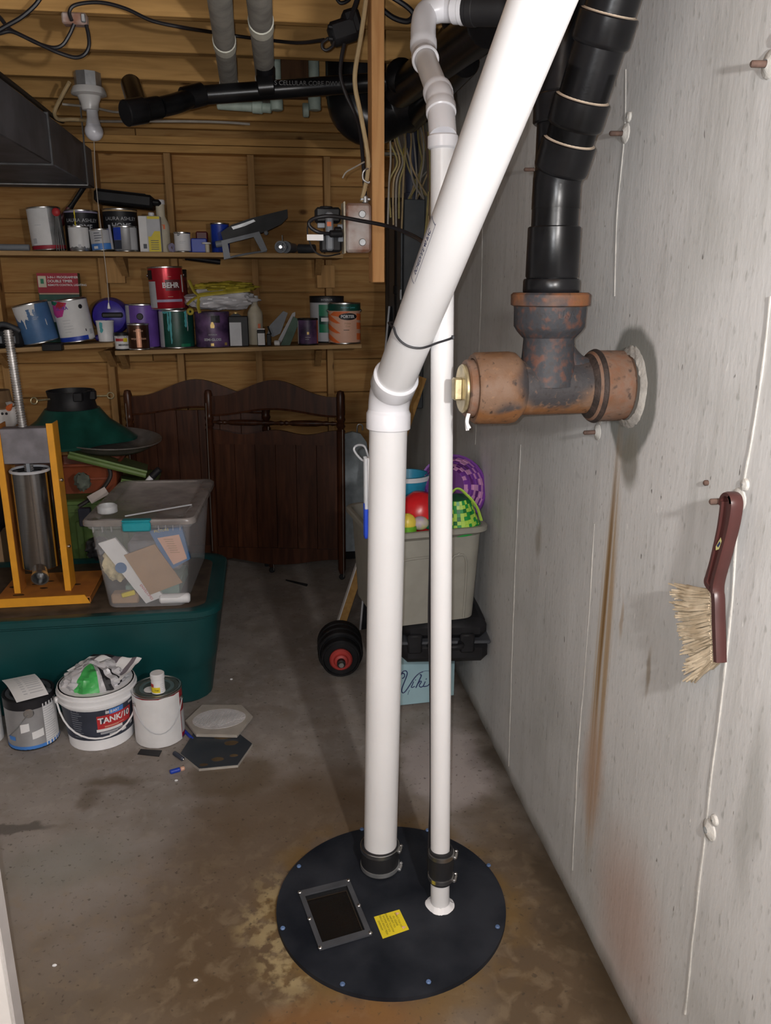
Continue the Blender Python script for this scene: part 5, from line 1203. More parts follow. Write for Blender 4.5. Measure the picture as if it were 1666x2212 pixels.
cl, cr_ = P(326, 670, 4.42), P(400, 670, 4.42); b2 = V(((cl.x + cr_.x) / 2 + .004, 4.42, topg + .0012)); r2 = (cr_.x - cl.x) / 2
c = Can('paint_can', 'metallic red paint can stacked on the dark green can', 'paint can', b2, r2, hpx(585, 677, 4.42), RED, GP, tiltm(-1.5), ears=95)
c.band('pale_strip', LGREY, .05, .66, -85, -38); c.band('dark_side', INK, .70, .92, -85, -50); c.text('BEHR', .036, .022, .56, WHITE, .03); c.poly('name_box', MAROON, [(-4, .44), (50, .44), (50, .69), (-4, .69)], .0011); c.band('lavender_band', LAV, .18, .24, -38, 55); c.lines(PEACH, .022, .76, .78, .03, 1); c.lines(PEACH, .022, .30, .32, .04, 1); c.poly('bar_code', LGREY, [(-58, .10), (-46, .10), (-46, .22), (-58, .22)])
c.band('white_drip', WHITE, .40, .80, 58, 66, .0016)
b, r, h = can_on('b', 352, 416, 4.56, 600, 690)
c = Can('paint_can', 'maroon can with a black lid behind the red can', 'paint can', V((b.x + .022, 4.575, b.z)), .05, P(384, 582, 4.57).z - b.z, MAROON, GP, lid=BLACKP, rim=BLACKP); c.band('black_top', INK, .90, .995)
b, r, h = can_on('b', 425, 499, 4.42, 688, 763); topm = b.z + h
c = Can('paint_can', 'large purple marbled paint can under the white plastic bag', 'paint can', b, r, h, MARBLE, GP, rim=MARBLE); c.text('SEMI-GLOSS', .017, -.002, .22, LGREY, .03); c.text('INTERIOR', .010, 0, .36, LGREY, 0); c.poly('gold_emblem', GOLD, [(-6, .55), (6, .55), (7, .62), (3, .72), (-3, .72), (-7, .62)]); c.poly('gold_foot', GOLD, [(-8, .04), (2, .04), (2, .12), (-8, .12)]); c.poly('gold_foot', GOLD, [(40, .05), (52, .05), (52, .13), (40, .13)]); c.poly('dark_panel', INK, [(-4, .70), (26, .70), (26, .90), (-4, .90)], .0010)
# white bag with yellow ties
bc = V((P(475, 650, 4.42).x, 4.42, topm + .002)); t = thing('plastic_bag', 'crumpled white plastic bag with yellow drawstring on the marbled can', 'bag', bc)
def crump(u, v, sx, sy, sz, o, f=5.0, amp=.25, seed=0):
    a = u * 2 * math.pi; p = math.pi * v - math.pi / 2
    d = V((math.cos(a) * math.cos(p), math.sin(a) * math.cos(p), math.sin(p)))
    k = 1 + amp * noise.noise(d * f + V((seed, 0, 0))) + amp * .5 * abs(noise.noise(d * f * 2.7 + V((seed, 3, 0))))
    return V(o) + V((d.x * sx * k, d.y * sy * k, d.z * sz * k))
mb = MB(); mb.grid(lambda u, v: crump(u, v, .172, .085, .052, bc + V((.005, 0, .060)), 2.6, .28, 1), 56, 28); mb.build('bag_body', BAGW, t, ang=30)
mb = MB(); mb.grid(lambda u, v: crump(u, v, .150, .070, .026, bc + V((.035, .01, .122)), 3.5, .35, 6), 44, 20); mb.build('yellow_hem', OCHREY, t, ang=30)
rb = [P(408, 605, 4.36), P(420, 630, 4.35), P(430, 640, 4.34), P(428, 660, 4.33), P(432, 676, 4.33)]
mb = MB(); mb.tube(smooth_path(rb, 6), .010, 8, flat=.3); mb.tube(smooth_path([P(430, 640, 4.34), P(415, 648, 4.34), P(404, 658, 4.34)], 6), .009, 8, flat=.3); mb.tube(smooth_path([P(430, 638, 4.34), P(460, 634, 4.335), P(500, 630, 4.335), P(540, 626, 4.35)], 6), .013, 8, flat=.5); mb.build('drawstring', OCHREY, t)
mb = MB(); q = P(411, 673, 4.335); mb.lathe([(.012 + .007 * math.cos(a), .007 * math.sin(a)) for a in [2 * math.pi * i / 10 for i in range(11)]], at(q, (0, -1, .1)), 20); mb.build('drawstring_loop', OCHREY, t)
# tin bottle, spray bottle, odds and ends
l, rr_ = P(497, 764, 4.345), P(539, 764, 4.345); x = (l.x + rr_.x) / 2; zb = shz('b', x); hh = hpx(690, 765, 4.345)
t = thing('solvent_tin', 'flat black solvent tin with a white label and brass cap', 'tin', (x, 4.37, zb))
mb = MB(); mb.box((x, 4.375, zb + hh * .44), (rr_.x - l.x, .045, hh * .88), b=.004); mb.prism([(-.03, 0), (.03, 0), (.012, .012), (-.012, .012)], .03, M=tr((x - .012, 4.39, zb + hh * .88)) @ rot('X', 90)); mb.build('tin_body', BLACKP, t)
mb = MB(); mb.cyl((x - .012, 4.372, zb + hh * .88), (x - .012, 4.372, zb + hh * 1.0), .011, 14); mb.build('cap', GOLD, t)
mb = MB(); mb.box((x - .016, 4.3515, zb + hh * .36), ((rr_.x - l.x) * .60, .001, hh * .68)); mb.build('white_label', LGREY, t)
b, r = base_for('b', 538, 571, 4.47)
t = bottle('spray_bottle', 'cream plastic bottle with orange stripe right of the solvent tin', b, r, hpx(650, 758, 4.47), CREAM, WHITEP, neck=.42)
mb = MB(); mb.box((b.x + .018, 4.47 - r * .92, b.z + .075), (.018, .002, .07)); mb.build('orange_stripe', ORNG, t)
x = P(566, 764, 4.34).x; zb = shz('b', x); mb = MB(); mb.box((x, 4.345, zb + .042), (.042, .03, .084), b=.004); mb.box((x, 4.3295, zb + .036), (.036, .001, .06), m=1); mb.box((x, 4.345, zb + .087), (.038, .028, .006), m=1)
tag(mb.build('small_carton', [BLACKP, WHITE], None), 'tiny black carton with white label before the cream bottle', 'carton')
for (pts, m_, lab, y0, th) in (([(582, 704), (612, 672), (622, 676), (606, 720), (590, 728), (578, 722)], MIDG, 'folded grey plastic packet leaning on the lower shelf', 4.42, .02),
                               ([(606, 746), (634, 684), (646, 690), (644, 702), (624, 752), (612, 753)], mat('sage_green_cloth', (.10, .17, .13), .7, var=.2), 'sage green folded pouch leaning on the lower shelf', 4.37, .035),
                               ([(598, 740), (632, 676), (638, 674), (638, 682), (606, 742)], LGREY, 'shiny clear wrap between the grey packet and green pouch', 4.41, .006)):
    o = pxprism('folded_packet', pts, y0, th, m_, None); tag(o, lab, 'packet')
x = P(600, 756, 4.33).x; zb = shz('b', x); mb = MB(); mb.cyl((x - .016, 4.34, zb + .014), (x + .014, 4.335, zb + .014), .0135, 14); tag(mb.build('bottle_cap', WHITEP, None), 'white cap lying before the green pouch', 'cap')
x = P(582, 755, 4.34).x; zb = shz('b', x); mb = MB(); mb.box((x, 4.36, zb + .030), (.024, .025, .06), b=.003); mb.tube([(x + .012, 4.35, zb + .058), (x - .004, 4.35, zb + .10)], .004, 6); tag(mb.build('tube_tip', BLACKP, None), 'small black glue tube right of the tiny carton', 'tube')
b, r, h = can_on('b', 645, 688, 4.36, 699, 757)
c = Can('paint_can', 'small purple marbled can left of the orange striped can', 'paint can', b, r, h, MARBLE, GP, rim=BLACKP); c.poly('gold_emblem', GOLD, [(-6, .40), (6, .40), (6, .50), (-6, .50)]); c.lines(LGREY, 0, .22, .30, .03, 2); c.band('pale_strip', WHITE, .03, .90, -84, -66); c.band('orange_strip', ORNG, .05, .92, 62, 76)
b, r, h = can_on('b', 672, 744, 4.53, 651, 752)
c = Can('paint_can', 'white and green labelled can behind the orange striped can', 'paint can', b, r, h, LGREY, GP, lid=BLACKP, rim=BLACKP); c.band('black_top', INK, .86, .99); c.band('green_block', EMER, .58, .82, -28, 70); c.band('dark_block', DKGREEN, .40, .58, -28, 70); c.band('green_block', EMER, .22, .40, -28, 70); c.poly('white_mark', WHITE, [(-20, .46), (10, .46), (10, .54), (-20, .54)], .0016); c.text('INTERIOR', .014, .0, .92, LGREY, 0)
b, r, h = can_on('b', 711, 779, 4.40, 661, 751)
c = Can('paint_can', 'orange and peach striped paint can with green top at the shelf end', 'paint can', b, r, h, PEACH, GP, ears=True)
c.band('green_top', DKGREEN, .80, .985); c.text('Interior Latex', .014, .020, .885, TEAL, 0, .3)
for z in (.02, .26, .50): c.poly('orange_stripe', ORNG, [(-86, z + .24), (-86, z + .12), (-30, z), (-14, z), (-40, z + .12), (-60, z + .20)])
for z in (.10, .36, .58): c.poly('orange_stripe', ORNG, [(48, z + .16), (48, z), (86, z - .02), (86, z + .14)])
c.poly('orange_stripe', ORNG, [(-40, .78), (-60, .70), (-20, .66), (20, .79)])
c.poly('oval_badge', INK, [(14 + 34 * math.cos(a), .665 + .085 * math.sin(a)) for a in [2 * math.pi * k / 22 for k in range(22)]], .0016); c.text('PORTER', .021, .018, .665, WHITE, .03, off=.0022, sx=.95); c.text('Primer', .013, .018, .50, CARD, 0); c.text('Coat', .012, .018, .43, CARD, 0); c.lines(INK, .018, .34, .35, .045, 1, .003)

# ------------------------------------------------------------------ crib ends leaning under the shelves
def crib_end(name, label, L, Rr, lean, solid, W=None):
    """L, Rr: floor points of the left and right feet; built upright then leaned back by lean degrees"""
    L = V(L); Rr = V(Rr); ux = (Rr - L).normalized(); wdt = (Rr - L).length; nrm = V((0, 0, 1)).cross(ux)
    B = Matrix((ux, nrm, V((0, 0, 1)))).transposed().to_4x4(); B.translation = L
    M = B @ rot('X', -lean)
    t = thing(name, label, 'crib end', (L + Rr) / 2, 'mahogany crib ends')
    H = 1.015; pw = .040
    FR = M @ Matrix(((1, 0, 0, 0), (0, 0, 1, 0), (0, 1, 0, 0), (0, 0, 0, 1)))
    def pr(poly, y0, th):
        mb = MB(); a = sum(poly[i][0] * poly[(i + 1) % len(poly)][1] - poly[(i + 1) % len(poly)][0] * poly[i][1] for i in range(len(poly)))
        if a < 0: poly = poly[::-1]
        mb.prism(poly, th, M=FR, z0=y0); mb.f = [tuple(reversed(f)) for f in mb.f]; return mb
    for sg, x in ((0, pw / 2), (1, wdt - pw / 2)):
        mb = MB(); mb.lathe([(0, .035), (.014, .035), (.021, .06), (.021, .80), (.024, .81), (.016, .82), (.024, .835), (.016, .85), (.024, .87), (.018, .885), (.022, .90), (.022, H - .02), (.016, H), (0, H + .004)], M @ tr((x, 0, 0)), 16); mb.build('post', CRIBW, t)
        mb = MB(); mb.cyl((x, -.008, .016), (x, .008, .016), .016, 14, M=M); mb.box((x, 0, .035), (.014, .012, .02), M=M); mb.build('caster', BLACKP, t)
        mb = MB(); mb.box((x - .008 if not sg else x + .012, -.022, .55 if not sg else .42), (.0035, .003, .80), M=M); mb.build('metal_strip', mat('tarnished_strip', (.20, .18, .16), .5, .5), t)
    n = 24; xs = [pw + (wdt - 2 * pw) * i / n for i in range(n + 1)]
    cr = lambda x: .985 + .085 * (.5 - .5 * math.cos(2 * math.pi * (x - pw) / (wdt - 2 * pw))) ** 1.25
    lowc = lambda x: .900 - .018 * math.cos(2 * math.pi * (x - pw) / (wdt - 2 * pw)) + (.006 if solid else 0)
    mb = pr([(x, cr(x)) for x in xs] + [(x, lowc(x)) for x in xs[::-1]], -.014, .026); mb.build('crest_rail', CRIBW, t)
    mb = MB(); mb.tube([M @ V((x, -.016, lowc(x) + .004)) for x in xs], .005, 6); mb.build('crest_bead', CRIBW, t)
    top = .800
    scal = lambda x: top + .012 * math.cos(4 * math.pi * (x - pw) / (wdt - 2 * pw))
    if not solid:
        prof = [(.007, 0), (.012, .03), (.007, .05), (.013, .07), (.009, .09), (.016, .12), (.012, .16), (.016, .18), (.009, .20), (.013, .22), (.007, .24)]
        mb = MB(); K = M @ tr((pw, 0, .848)) @ rot('Y', 90); tot = wdt - 2 * pw
        pf = []
        for h_ in (0, 1):
            z0 = h_ * tot / 2
            for r_, z in [(.007, 0), (.009, .02), (.013, .03), (.008, .045), (.013, .055), (.008, .07), (.014, .085), (.016, .13), (.016, .20), (.011, .235), (.014, .25), (.008, .265), (.012, .28), (.007, .30)]: pf.append((r_, z0 + z * (tot / 2) / .30 * .999))
        mb.lathe(pf, K, 12); mb.build('spindle', CRIBW, t)
        mb = pr([(x, scal(x)) for x in xs] + [(xs[-1], .735), (xs[0], .735)], -.014, .026); mb.build('panel_rail', CRIBW, t)
        ztop = .737
    else: ztop = .91
    bot = lambda x: .115 - .035 * (.5 - .5 * math.cos(2 * math.pi * (x - pw) / (wdt - 2 * pw)))
    nb = 6
    for k in range(nb):
        a = pw + (wdt - 2 * pw) * k / nb; b_ = pw + (wdt - 2 * pw) * (k + 1) / nb
        mb = MB(); mb.box(((a + b_) / 2, .002, (ztop + .17) / 2), (b_ - a - .0015, .012, ztop - .17), M=M, b=.0012); mb.build('panel_strip', CRIBW, t)
    mb = pr([(x, .172) for x in xs] + [(x, bot(x)) for x in xs[::-1]], -.014, .026); mb.build('bottom_rail', CRIBW, t)
    return t
cL, cR = PZ(470, 1245, 0.0), PZ(747, 1252, 0.0)
dirc = (cR - cL).normalized(); 
crib_end('crib_end', 'front mahogany crib end with an open spindle slot', cR - dirc * .735, cR, 3.0, False)
l2 = P(272, 850, 4.42); r2_ = P(580, 850, 4.36)
L2 = V((l2.x, 4.31, 0)); R2 = V((r2_.x, 4.255, 0))
crib_end('crib_end', 'rear solid mahogany crib end half hidden by the front one', L2, R2, 1.5, True)
# small dark bits on the floor before the crib
for px, py, s_, lab in ((580, 1222, .03, 'small dark block on the floor under the front crib end'),):
    p = PZ(px, py, 0); mb = MB(); mb.box((p.x, p.y, .02), (s_ * 1.4, s_, .04), b=.003); tag(mb.build('dark_block', BLACKP, None), lab, 'block')
a, b_ = PZ(618, 1253, .006), PZ(663, 1264, .006); mb = MB(); mb.tube([a, b_], [.004, .008], 8); tag(mb.build('floor_stick', BLACKP, None), 'short black stick on the floor in front of the crib end', 'stick')
# ironing board standing right of the crib
q0 = P(774, 1195, 4.44); t = thing('ironing_board', 'pale grey covered ironing board standing on end right of the crib', 'ironing board', (q0.x, 4.44, 0))
xc = P(762, 1000, 4.44).x; zt1 = P(775, 932, 4.44).z; hw = P(797, 1050, 4.44).x - xc
pl_ = [(xc - hw, .04), (xc + hw * .92, .04), (xc + hw, .10), (xc + hw, zt1 - .14), (xc + hw * .86, zt1 - .06), (xc + hw * .5, zt1 - .012), (xc, zt1), (xc - hw * .5, zt1 - .012), (xc - hw, zt1 - .1)]
Mx = Matrix(((1, 0, 0, 0), (0, 0, 1, 4.43), (0, 1, 0, 0), (0, 0, 0, 1)))
mb = MB(); mb.prism(pl_, .03, M=Mx); mb.f = [tuple(reversed(f)) for f in mb.f]; mb.build('padded_cover', GREYBOARD, t)
mb = MB(); mb.tube(smooth_path([(xc + .03, 4.475, zt1 - .03), (xc + .035, 4.475, zt1 + .03), (xc + .06, 4.475, zt1 + .028), (xc + .062, 4.475, zt1)], 6), .004, 8); mb.build('wire_hook', GREYMETAL, t)
mb = MB(); mb.box((xc, 4.445, .022), (hw * 1.9, .05, .044), b=.004); mb.build('rubber_foot', BLACKP, t)
# tall dark slab with white edge leaning behind the thick pipe
sl = thing('dark_slab', 'tall thin black board with a white left edge leaning behind the thick white pipe', 'board', (P(800, 1010, 3.7).x, 3.5, 0))
tp0, tp1 = P(842, 662, 3.98), P(868, 660, 4.0)
b0 = V((P(792, 1020, 3.6).x - .055, 3.42, 0)); b1 = b0 + V((.075, .02, 0))
vs = [b0, b1, tp1, tp0]; nn = V((.1, -.98, .15)).normalized() * .03
mb = MB(); mb.add([tuple(v) for v in vs] + [tuple(v - nn) for v in vs], [(0, 1, 2, 3), (7, 6, 5, 4), (0, 4, 5, 1), (1, 5, 6, 2), (2, 6, 7, 3), (3, 7, 4, 0)]); mb.build('panel', BLACKP, sl)
mb = MB(); mb.tube([V(b0) + V((-.002, 0, .0)), V(tp0) + V((-.002, 0, 0))], .005, 6); mb.build('white_edge', LGREY, sl)
for px, py in ((858, 668), (866, 665)):
    mb = MB(); p = P(px - 6, py + 6, 3.96); mb.tube([p, p - V((0, 0, .03))], .003, 6); mb.build('clip', STEEL, sl)
# lumber leaning from the floor by the dumbbell up behind the pipes
a, b_ = PZ(733, 1362, .012), P(905, 838, 3.55)
t = thing('edged_strip', 'long ochre wooden strip with a white edge leaning behind the dumbbell and pipes', 'lumber', a)
d_ = (b_ - a).normalized(); Lg = (b_ - a).length + .05
mb = MB(); mb.box((0, 0, Lg / 2), (.036, .02, Lg), M=at(a, d_, (.2, -1, .2)), b=.001); mb.build('strip', OCHW, t)
mb = MB(); mb.box((.0205, 0, Lg / 2), (.005, .021, Lg), M=at(a, d_, (.2, -1, .2))); mb.build('white_face', SKIRT, t)

# ------------------------------------------------------------------ dumbbell
dc = PZ(744, 1486, 0); rB = .094
db = thing('dumbbell', 'black plate dumbbell with a red hub lying end-on on the floor', 'dumbbell', (dc.x, dc.y + .05, 0))
K = at((dc.x + .008, dc.y + .30, rB + .002), V((-.06, -1, 0)).normalized())
def plate(z, r, th, nm='plate'):
    mb = MB(); mb.lathe([(.02, z), (r * .55, z), (r * .6, z + .006), (r * .86, z + .006), (r * .9, z), (r - .004, z), (r, z + .004), (r, z + th - .004), (r - .004, z + th), (r * .90, z + th), (r * .86, z + th - .006), (r * .6, z + th - .006), (r * .55, z + th), (.02, z + th)], K, 36); mb.build(nm, BLACKP, db)
plate(.06, rB, .04); plate(.105, rB, .04); plate(.15, rB * .98, .04); plate(.195, rB * .84, .045)
mb = MB(); mb.lathe([(.0, .02), (.014, .02), (.014, .29), (.010, .296), (0, .296)], K, 14); mb.build('bar', STEEL, db)
mb = MB(); mb.lathe([(.014, .238), (.046, .238), (.046, .246), (.040, .252), (.030, .252), (.026, .262), (.014, .266)], K, 28); mb.build('red_hub', mat('red_hub_plastic', (.36, .035, .03), .5), db)
mb = MB(); mb.lathe([(.012, .262), (.017, .264), (.017, .286), (.012, .288)], K, 12); mb.build('collar', BLACKP, db)

# ------------------------------------------------------------------ blue box, black case, taupe tote against the wall
f0, f1 = PZ(858, 1537, 0), PZ(975, 1524, 0); bh = .282
ux = (f1 - f0).normalized(); vx = V((0, 0, 1)).cross(ux)
Bm = Matrix((ux, vx, V((0, 0, 1)))).transposed().to_4x4(); Bm.translation = f0
W_ = .235; Wl = .20
t = thing('painted_crate', 'pale blue painted box lettered in black script, under the black case', 'box', f0 + ux * .06 + vx * .12)
mb = MB(); mb.box((-.03 + W_ / 2, .006, bh / 2 + .012), (W_, .012, bh - .024), M=Bm, b=.001); mb.build('front_board', PALEBLUE, t)
mb = MB(); mb.box((-.03 + W_ / 2, .25, bh / 2), (W_, .012, bh), M=Bm, b=.001); mb.build('back_board', PALEBLUE, t)
for x in (-.03 + .006, W_ - .03 - .006):
    mb = MB(); mb.box((x, .128, bh / 2), (.012, .23, bh), M=Bm, b=.001); mb.build('side_board', PALEBLUE, t)
mb = MB(); mb.box((W_ - .03 + .008, .01, bh / 2 + .02), (.014, .03, bh - .05), M=Bm, b=.001); mb.build('corner_strip', PALEBLUE, t)
mb = MB(); mb.box((-.03 + W_ / 2, .128, bh - .006), (W_ - .026, .228, .012), M=Bm, b=.001); mb.build('top_board', PALEBLUE, t)
# lettering: pen strokes traced on the front board
def onfront(px, py):
    o = f0; d = ray(px, py); s_ = (o - CAM).dot(vx) / d.dot(vx); return CAM + d * s_ - vx * .0006
def stroke(pts, r=.0019):
    k = 140 / 1666; q = [onfront(860 + x * k, 1420 + y * k) for x, y in pts]; return smooth_path(q, 6), r
mb = MB()
for pts, r in (([(105, 545), (160, 500), (165, 430), (110, 410), (65, 460), (75, 420), (140, 355), (200, 345), (235, 390), (220, 480), (150, 660), (100, 800), (100, 890), (150, 905), (220, 830), (320, 680), (430, 520), (530, 420), (640, 365)], .0021),
               ([(640, 365), (720, 345), (850, 350)], .0008), ([(400, 620), (370, 700), (340, 760), (370, 770), (430, 740)], .0018), ([(445, 575), (452, 580)], .0026),
               ([(560, 440), (600, 460), (560, 560), (500, 690), (460, 780)], .0021), ([(500, 690), (570, 610), (600, 630), (560, 690), (550, 740), (590, 765), (640, 740)], .0019),
               ([(700, 620), (670, 690), (650, 740), (700, 745), (770, 720), (820, 660)], .0018), ([(720, 550), (728, 555)], .0028), ([(855, 790), (840, 820), (858, 860)], .0022), ([(300, 840), (270, 890), (255, 960)], .0008)):
    q, r = stroke(pts, r); mb.tube(q, r, 6, flat=1)
mb.build('script_lettering', INKB, t)
# black tool case
yc0 = 2.46; cz0 = bh + .002; cz1 = .446
c0 = P(872, 1400, 2.53); c1x = .722
cw = .300
uxc = V((.995, -.10, 0)).normalized(); vxc = V((0, 0, 1)).cross(uxc)
o = V((c1x, 2.44, 0)) - uxc * cw; o.z = cz0
Mc = Matrix((uxc, vxc, V((0, 0, 1)))).transposed().to_4x4(); Mc.translation = o
hC = cz1 - cz0
t = thing('tool_case', 'black plastic tool case under the taupe tote', 'case', o + uxc * cw / 2 + vxc * .18)
mb = MB(); mb.box((cw / 2, .19, hC * .26), (cw, .36, hC * .50), M=Mc, b=.022); mb.build('lower_shell', BLACKP, t)
mb = MB(); mb.box((cw / 2, .19, hC * .76), (cw - .01, .355, hC * .48), M=Mc, b=.026); mb.build('upper_shell', BLACKP, t)
mb = MB(); mb.box((cw / 2, .19, hC * .51), (cw + .012, .372, .012), M=Mc, b=.004); mb.build('seam_rim', DARKG, t)
for x in (.045, cw - .075):
    mb = MB(); mb.box((x, .008, hC * .5), (.05, .018, .070), M=Mc, b=.006); mb.build('latch', BLACKP, t)
mb = MB(); mb.tube([Mc @ V(p) for p in smooth_path([(cw / 2 - .05, .01, hC * .5), (cw / 2 - .045, -.022, hC * .5), (cw / 2 + .045, -.022, hC * .5), (cw / 2 + .05, .01, hC * .5)], 5)], .010, 10); mb.build('handle', BLACKP, t)
for x, y in ((cw - .02, .10), (cw - .02, .28)):
    mb = MB(); mb.box((x + .006, y, hC * .72), (.02, .06, .05), M=Mc, b=.005); mb.build('hinge_block', BLACKP, t)
# taupe tote with easter things
tz0 = cz1 + .002; tz1 = P(1000, 1138, 2.46).z
RRc = V((.722, PX(1066, 1115, .722).y, tz1)); 
LFc = PZ(808, 1160, tz1); LBc = PZ(757, 1060, tz1)
uxt = (V((RRc.x, RRc.y, 0)) - V((LFc.x, LFc.y, 0))).normalized(); wt = min(.56, (RRc - LFc).length); vxt = V((0, 0, 1)).cross(uxt); dt_ = min(.42, abs((LBc - LFc).dot(vxt)))
dt_ = max(.34, dt_); 
ot = V((RRc.x, RRc.y, 0)) - uxt * wt; ot.z = tz0
# keep the far right corner clear of the wall
far = ot + uxt * wt + vxt * dt_
ot.x -= max(0, far.x - .722)
Mt = Matrix((uxt, vxt, V((0, 0, 1)))).transposed().to_4x4(); Mt.translation = ot
hT = tz1 - tz0
def rrect(x0, x1, y0, y1, r, n=5):
    pts = []
    for cx_, cy_, a0 in ((x1 - r, y1 - r, 0), (x0 + r, y1 - r, 90), (x0 + r, y0 + r, 180), (x1 - r, y0 + r, 270)):
        for i in range(n + 1):
            a = R_(a0 + 90 * i / n); pts.append((cx_ + r * math.cos(a), cy_ + r * math.sin(a)))
    return pts
def ring_loft(mb, rings, m=0, M=None, cap0=False, cap1=False):
    n = len(rings[0][0]); vs = [(x, y, z) for ring, z in rings for x, y in ring]; fs = []
    for k in range(len(rings) - 1):
        for i in range(n): fs.append((k * n + i, k * n + (i + 1) % n, (k + 1) * n + (i + 1) % n, (k + 1) * n + i))
    if cap0: fs.append(tuple(reversed(range(n))))
    if cap1: fs.append(tuple(range((len(rings) - 1) * n, len(rings) * n)))
    mb.add(vs, fs, m, M)
def tub(mb, w_, d_, h, tap, r, wall, rim, M, m=0, lipdrop=.02):
    """open moulded tub, wide at the top: outer wall, rolled rim, inner wall and floor"""
    R0 = lambda s_, z: (rrect(s_, w_ - s_, s_, d_ - s_, max(.01, r - s_ * .3)), z)
    ring_loft(mb, [R0(tap, 0), R0(tap * .1 + rim, h - lipdrop - .012), R0(rim * .4, h - lipdrop), R0(0, h - lipdrop + .003), R0(0, h - .004), R0(.004, h), R0(rim + wall - .004, h), R0(rim + wall, h - .004), R0(tap + wall, wall)], m, M, cap0=True, cap1=True)
t = thing('storage_tote', 'open taupe storage tote full of easter baskets against the concrete wall', 'tote', ot + uxt * wt / 2 + vxt * dt_ / 2)
mb = MB(); tub(mb, wt, dt_, hT, .035, .055, .004, .016, Mt); mb.build('tote_body', TAUPE, t)
for k in range(2):
    xa_ = wt * (.16 + .46 * k); xb_ = wt * (.56 + .28 * k)
for xa_, xb_ in ((wt * .20, wt * .66), (wt * .665, wt * .80)):
    pts = []
    q = [(xa_, .0), (xa_, hT * .62), (xa_ + .03, hT * .70), (xb_ - .03, hT * .70), (xb_, hT * .62), (xb_, .0)]
    yt = lambda z: .016 + .019 * (1 - z / hT) * 1.0 - .001
    for (x, z), (x2_, z2_) in zip(q, q[1:]): pass
    mb = MB(); mb.tube([Mt @ V((x, yt(z), z + .004)) for x, z in smooth_path([(x, z, 0) for x, z in q], 4) for _ in [0]] if False else [Mt @ V((p.x, yt(p.y), p.y + .004)) for p in smooth_path([V((x, z, 0)) for x, z in q], 5)], .0045, 6); mb.build('moulded_rib', TAUPE, t)
def inT(px, py, dy): return P(px, py, dy)
# woven baskets: cells of three colours, each proud or sunk
def basket(name, label, o, axis, r0, r1, h, cols, rim_m, handle=None):
    t = thing(name, label, 'basket', o); K = at(o, axis); n = 30; rows = 8; rd = random.Random(5); mb = MB()
    for j in range(rows):
        za, zb2 = h * j / rows, h * (j + 1) / rows; f_ = lambda z: (r0 + (r1 - r0) * (z / h) ** .8)
        for i in range(n):
            o_ = .0022 if (i + j) % 2 else 0; a, b2 = 2 * math.pi * i / n, 2 * math.pi * (i + 1) / n
            vs = [((f_(z) + o_) * math.cos(q), (f_(z) + o_) * math.sin(q), z) for q, z in ((a, za), (b2, za), (b2, zb2), (a, zb2))]
            vs2 = [((f_(z) - .003) * math.cos(q), (f_(z) - .003) * math.sin(q), z) for q, z in ((a, za), (b2, za), (b2, zb2), (a, zb2))]
            mb.add(vs + vs2, [(0, 1, 2, 3), (7, 6, 5, 4), (0, 4, 5, 1), (1, 5, 6, 2), (2, 6, 7, 3), (3, 7, 4, 0)], rd.choices((0, 1, 2), ((6, 3, 2) if (i // 3 + j) % 2 else (3, 6, 1)))[0], K)
    w_ = mb.build('woven_strips', cols, t); w_['kind'] = 'stuff'
    mb = MB(); mb.lathe([(0, -.002), (r0, -.002), (r0, .002), (0, .002)], K, 24); mb.build('base', cols[2], t)
    mb = MB(); mb.lathe([(r1 - .006, h - .006), (r1 + .006, h - .008), (r1 + .006, h + .012), (r1 - .006, h + .010), (r1 - .006, h - .006)], K, 30); mb.build('rim_band', rim_m, t)
    if handle: mb = MB(); mb.tube(smooth_path(handle, 7), .006, 8, flat=.5); mb.build('handle', handle and cols[1], t)
    return t
yb_ = ot.y
pc = P(962, 1052, yb_ + .20)
basket('easter_basket', 'purple and lilac woven easter basket tipped over in the tote', pc, V((.42, .78, -.30)), .066, .118, .095, [PURW, PURL, PURD], PURW)
pg_ = P(996, 1075, yb_ + .12)
basket('easter_basket', 'green and lime woven easter basket upside down at the front of the tote', V((pg_.x - .012, pg_.y, pg_.z)), (.10, .05, -1), .040, .066, .10, [GRW, GRL, GRD], GRW,
       [P(955, 1095, yb_ + .05), P(985, 1056, yb_ + .045), P(1010, 1070, yb_ + .045), P(1030, 1095, yb_ + .05), P(1040, 1124, yb_ + .06)])
p = P(900, 1098, yb_ + .15); mb = MB(); mb.lathe([(0, 0), (.045, .004), (.062, .02), (.068, .05), (.055, .10), (.03, .125), (0, .130)], at((p.x, p.y, p.z - .07), (.12, -.1, 1)), 26); tag(mb.build('red_egg', TOYR, None), 'big red plastic egg in the tote beside the thick pipe', 'toy')
p = P(880, 1130, yb_ + .07); mb = MB(); mb.ball((p.x, p.y, p.z), .030, 18, 0, sc=(1, .9, 1.1)); mb.lathe([(.031, -.006), (.0312, -.028), (.02, -.034), (0, -.034)][::-1], tr(p), 18, 1); tag(mb.build('toy_egg', [TOYY, TOYG], None), 'yellow and green plastic egg at the tote rim', 'toy')
p = P(908, 1130, yb_ + .075); mb = MB(); mb.ball(p, .026, 18, sc=(1.1, .9, .9)); tag(mb.build('toy_egg', mat('pastel_marbled', (.45, .36, .48), .5, c2=(.55, .52, .22), scale=30), None), 'pastel marbled egg right of the yellow egg', 'toy')
p = P(880, 1040, yb_ + .28); mb = MB(); mb.lathe([(0, 0), (.05, 0), (.075, .11), (.080, .112), (.080, .128), (.070, .128), (.048, .006)], tr((p.x, p.y, p.z - .10)), 28, [0, 0, 0, 1, 0, 0]); tag(mb.build('toy_bucket', [TURQ, LGREY], None), 'turquoise bucket with white stripe at the back of the tote', 'bucket')
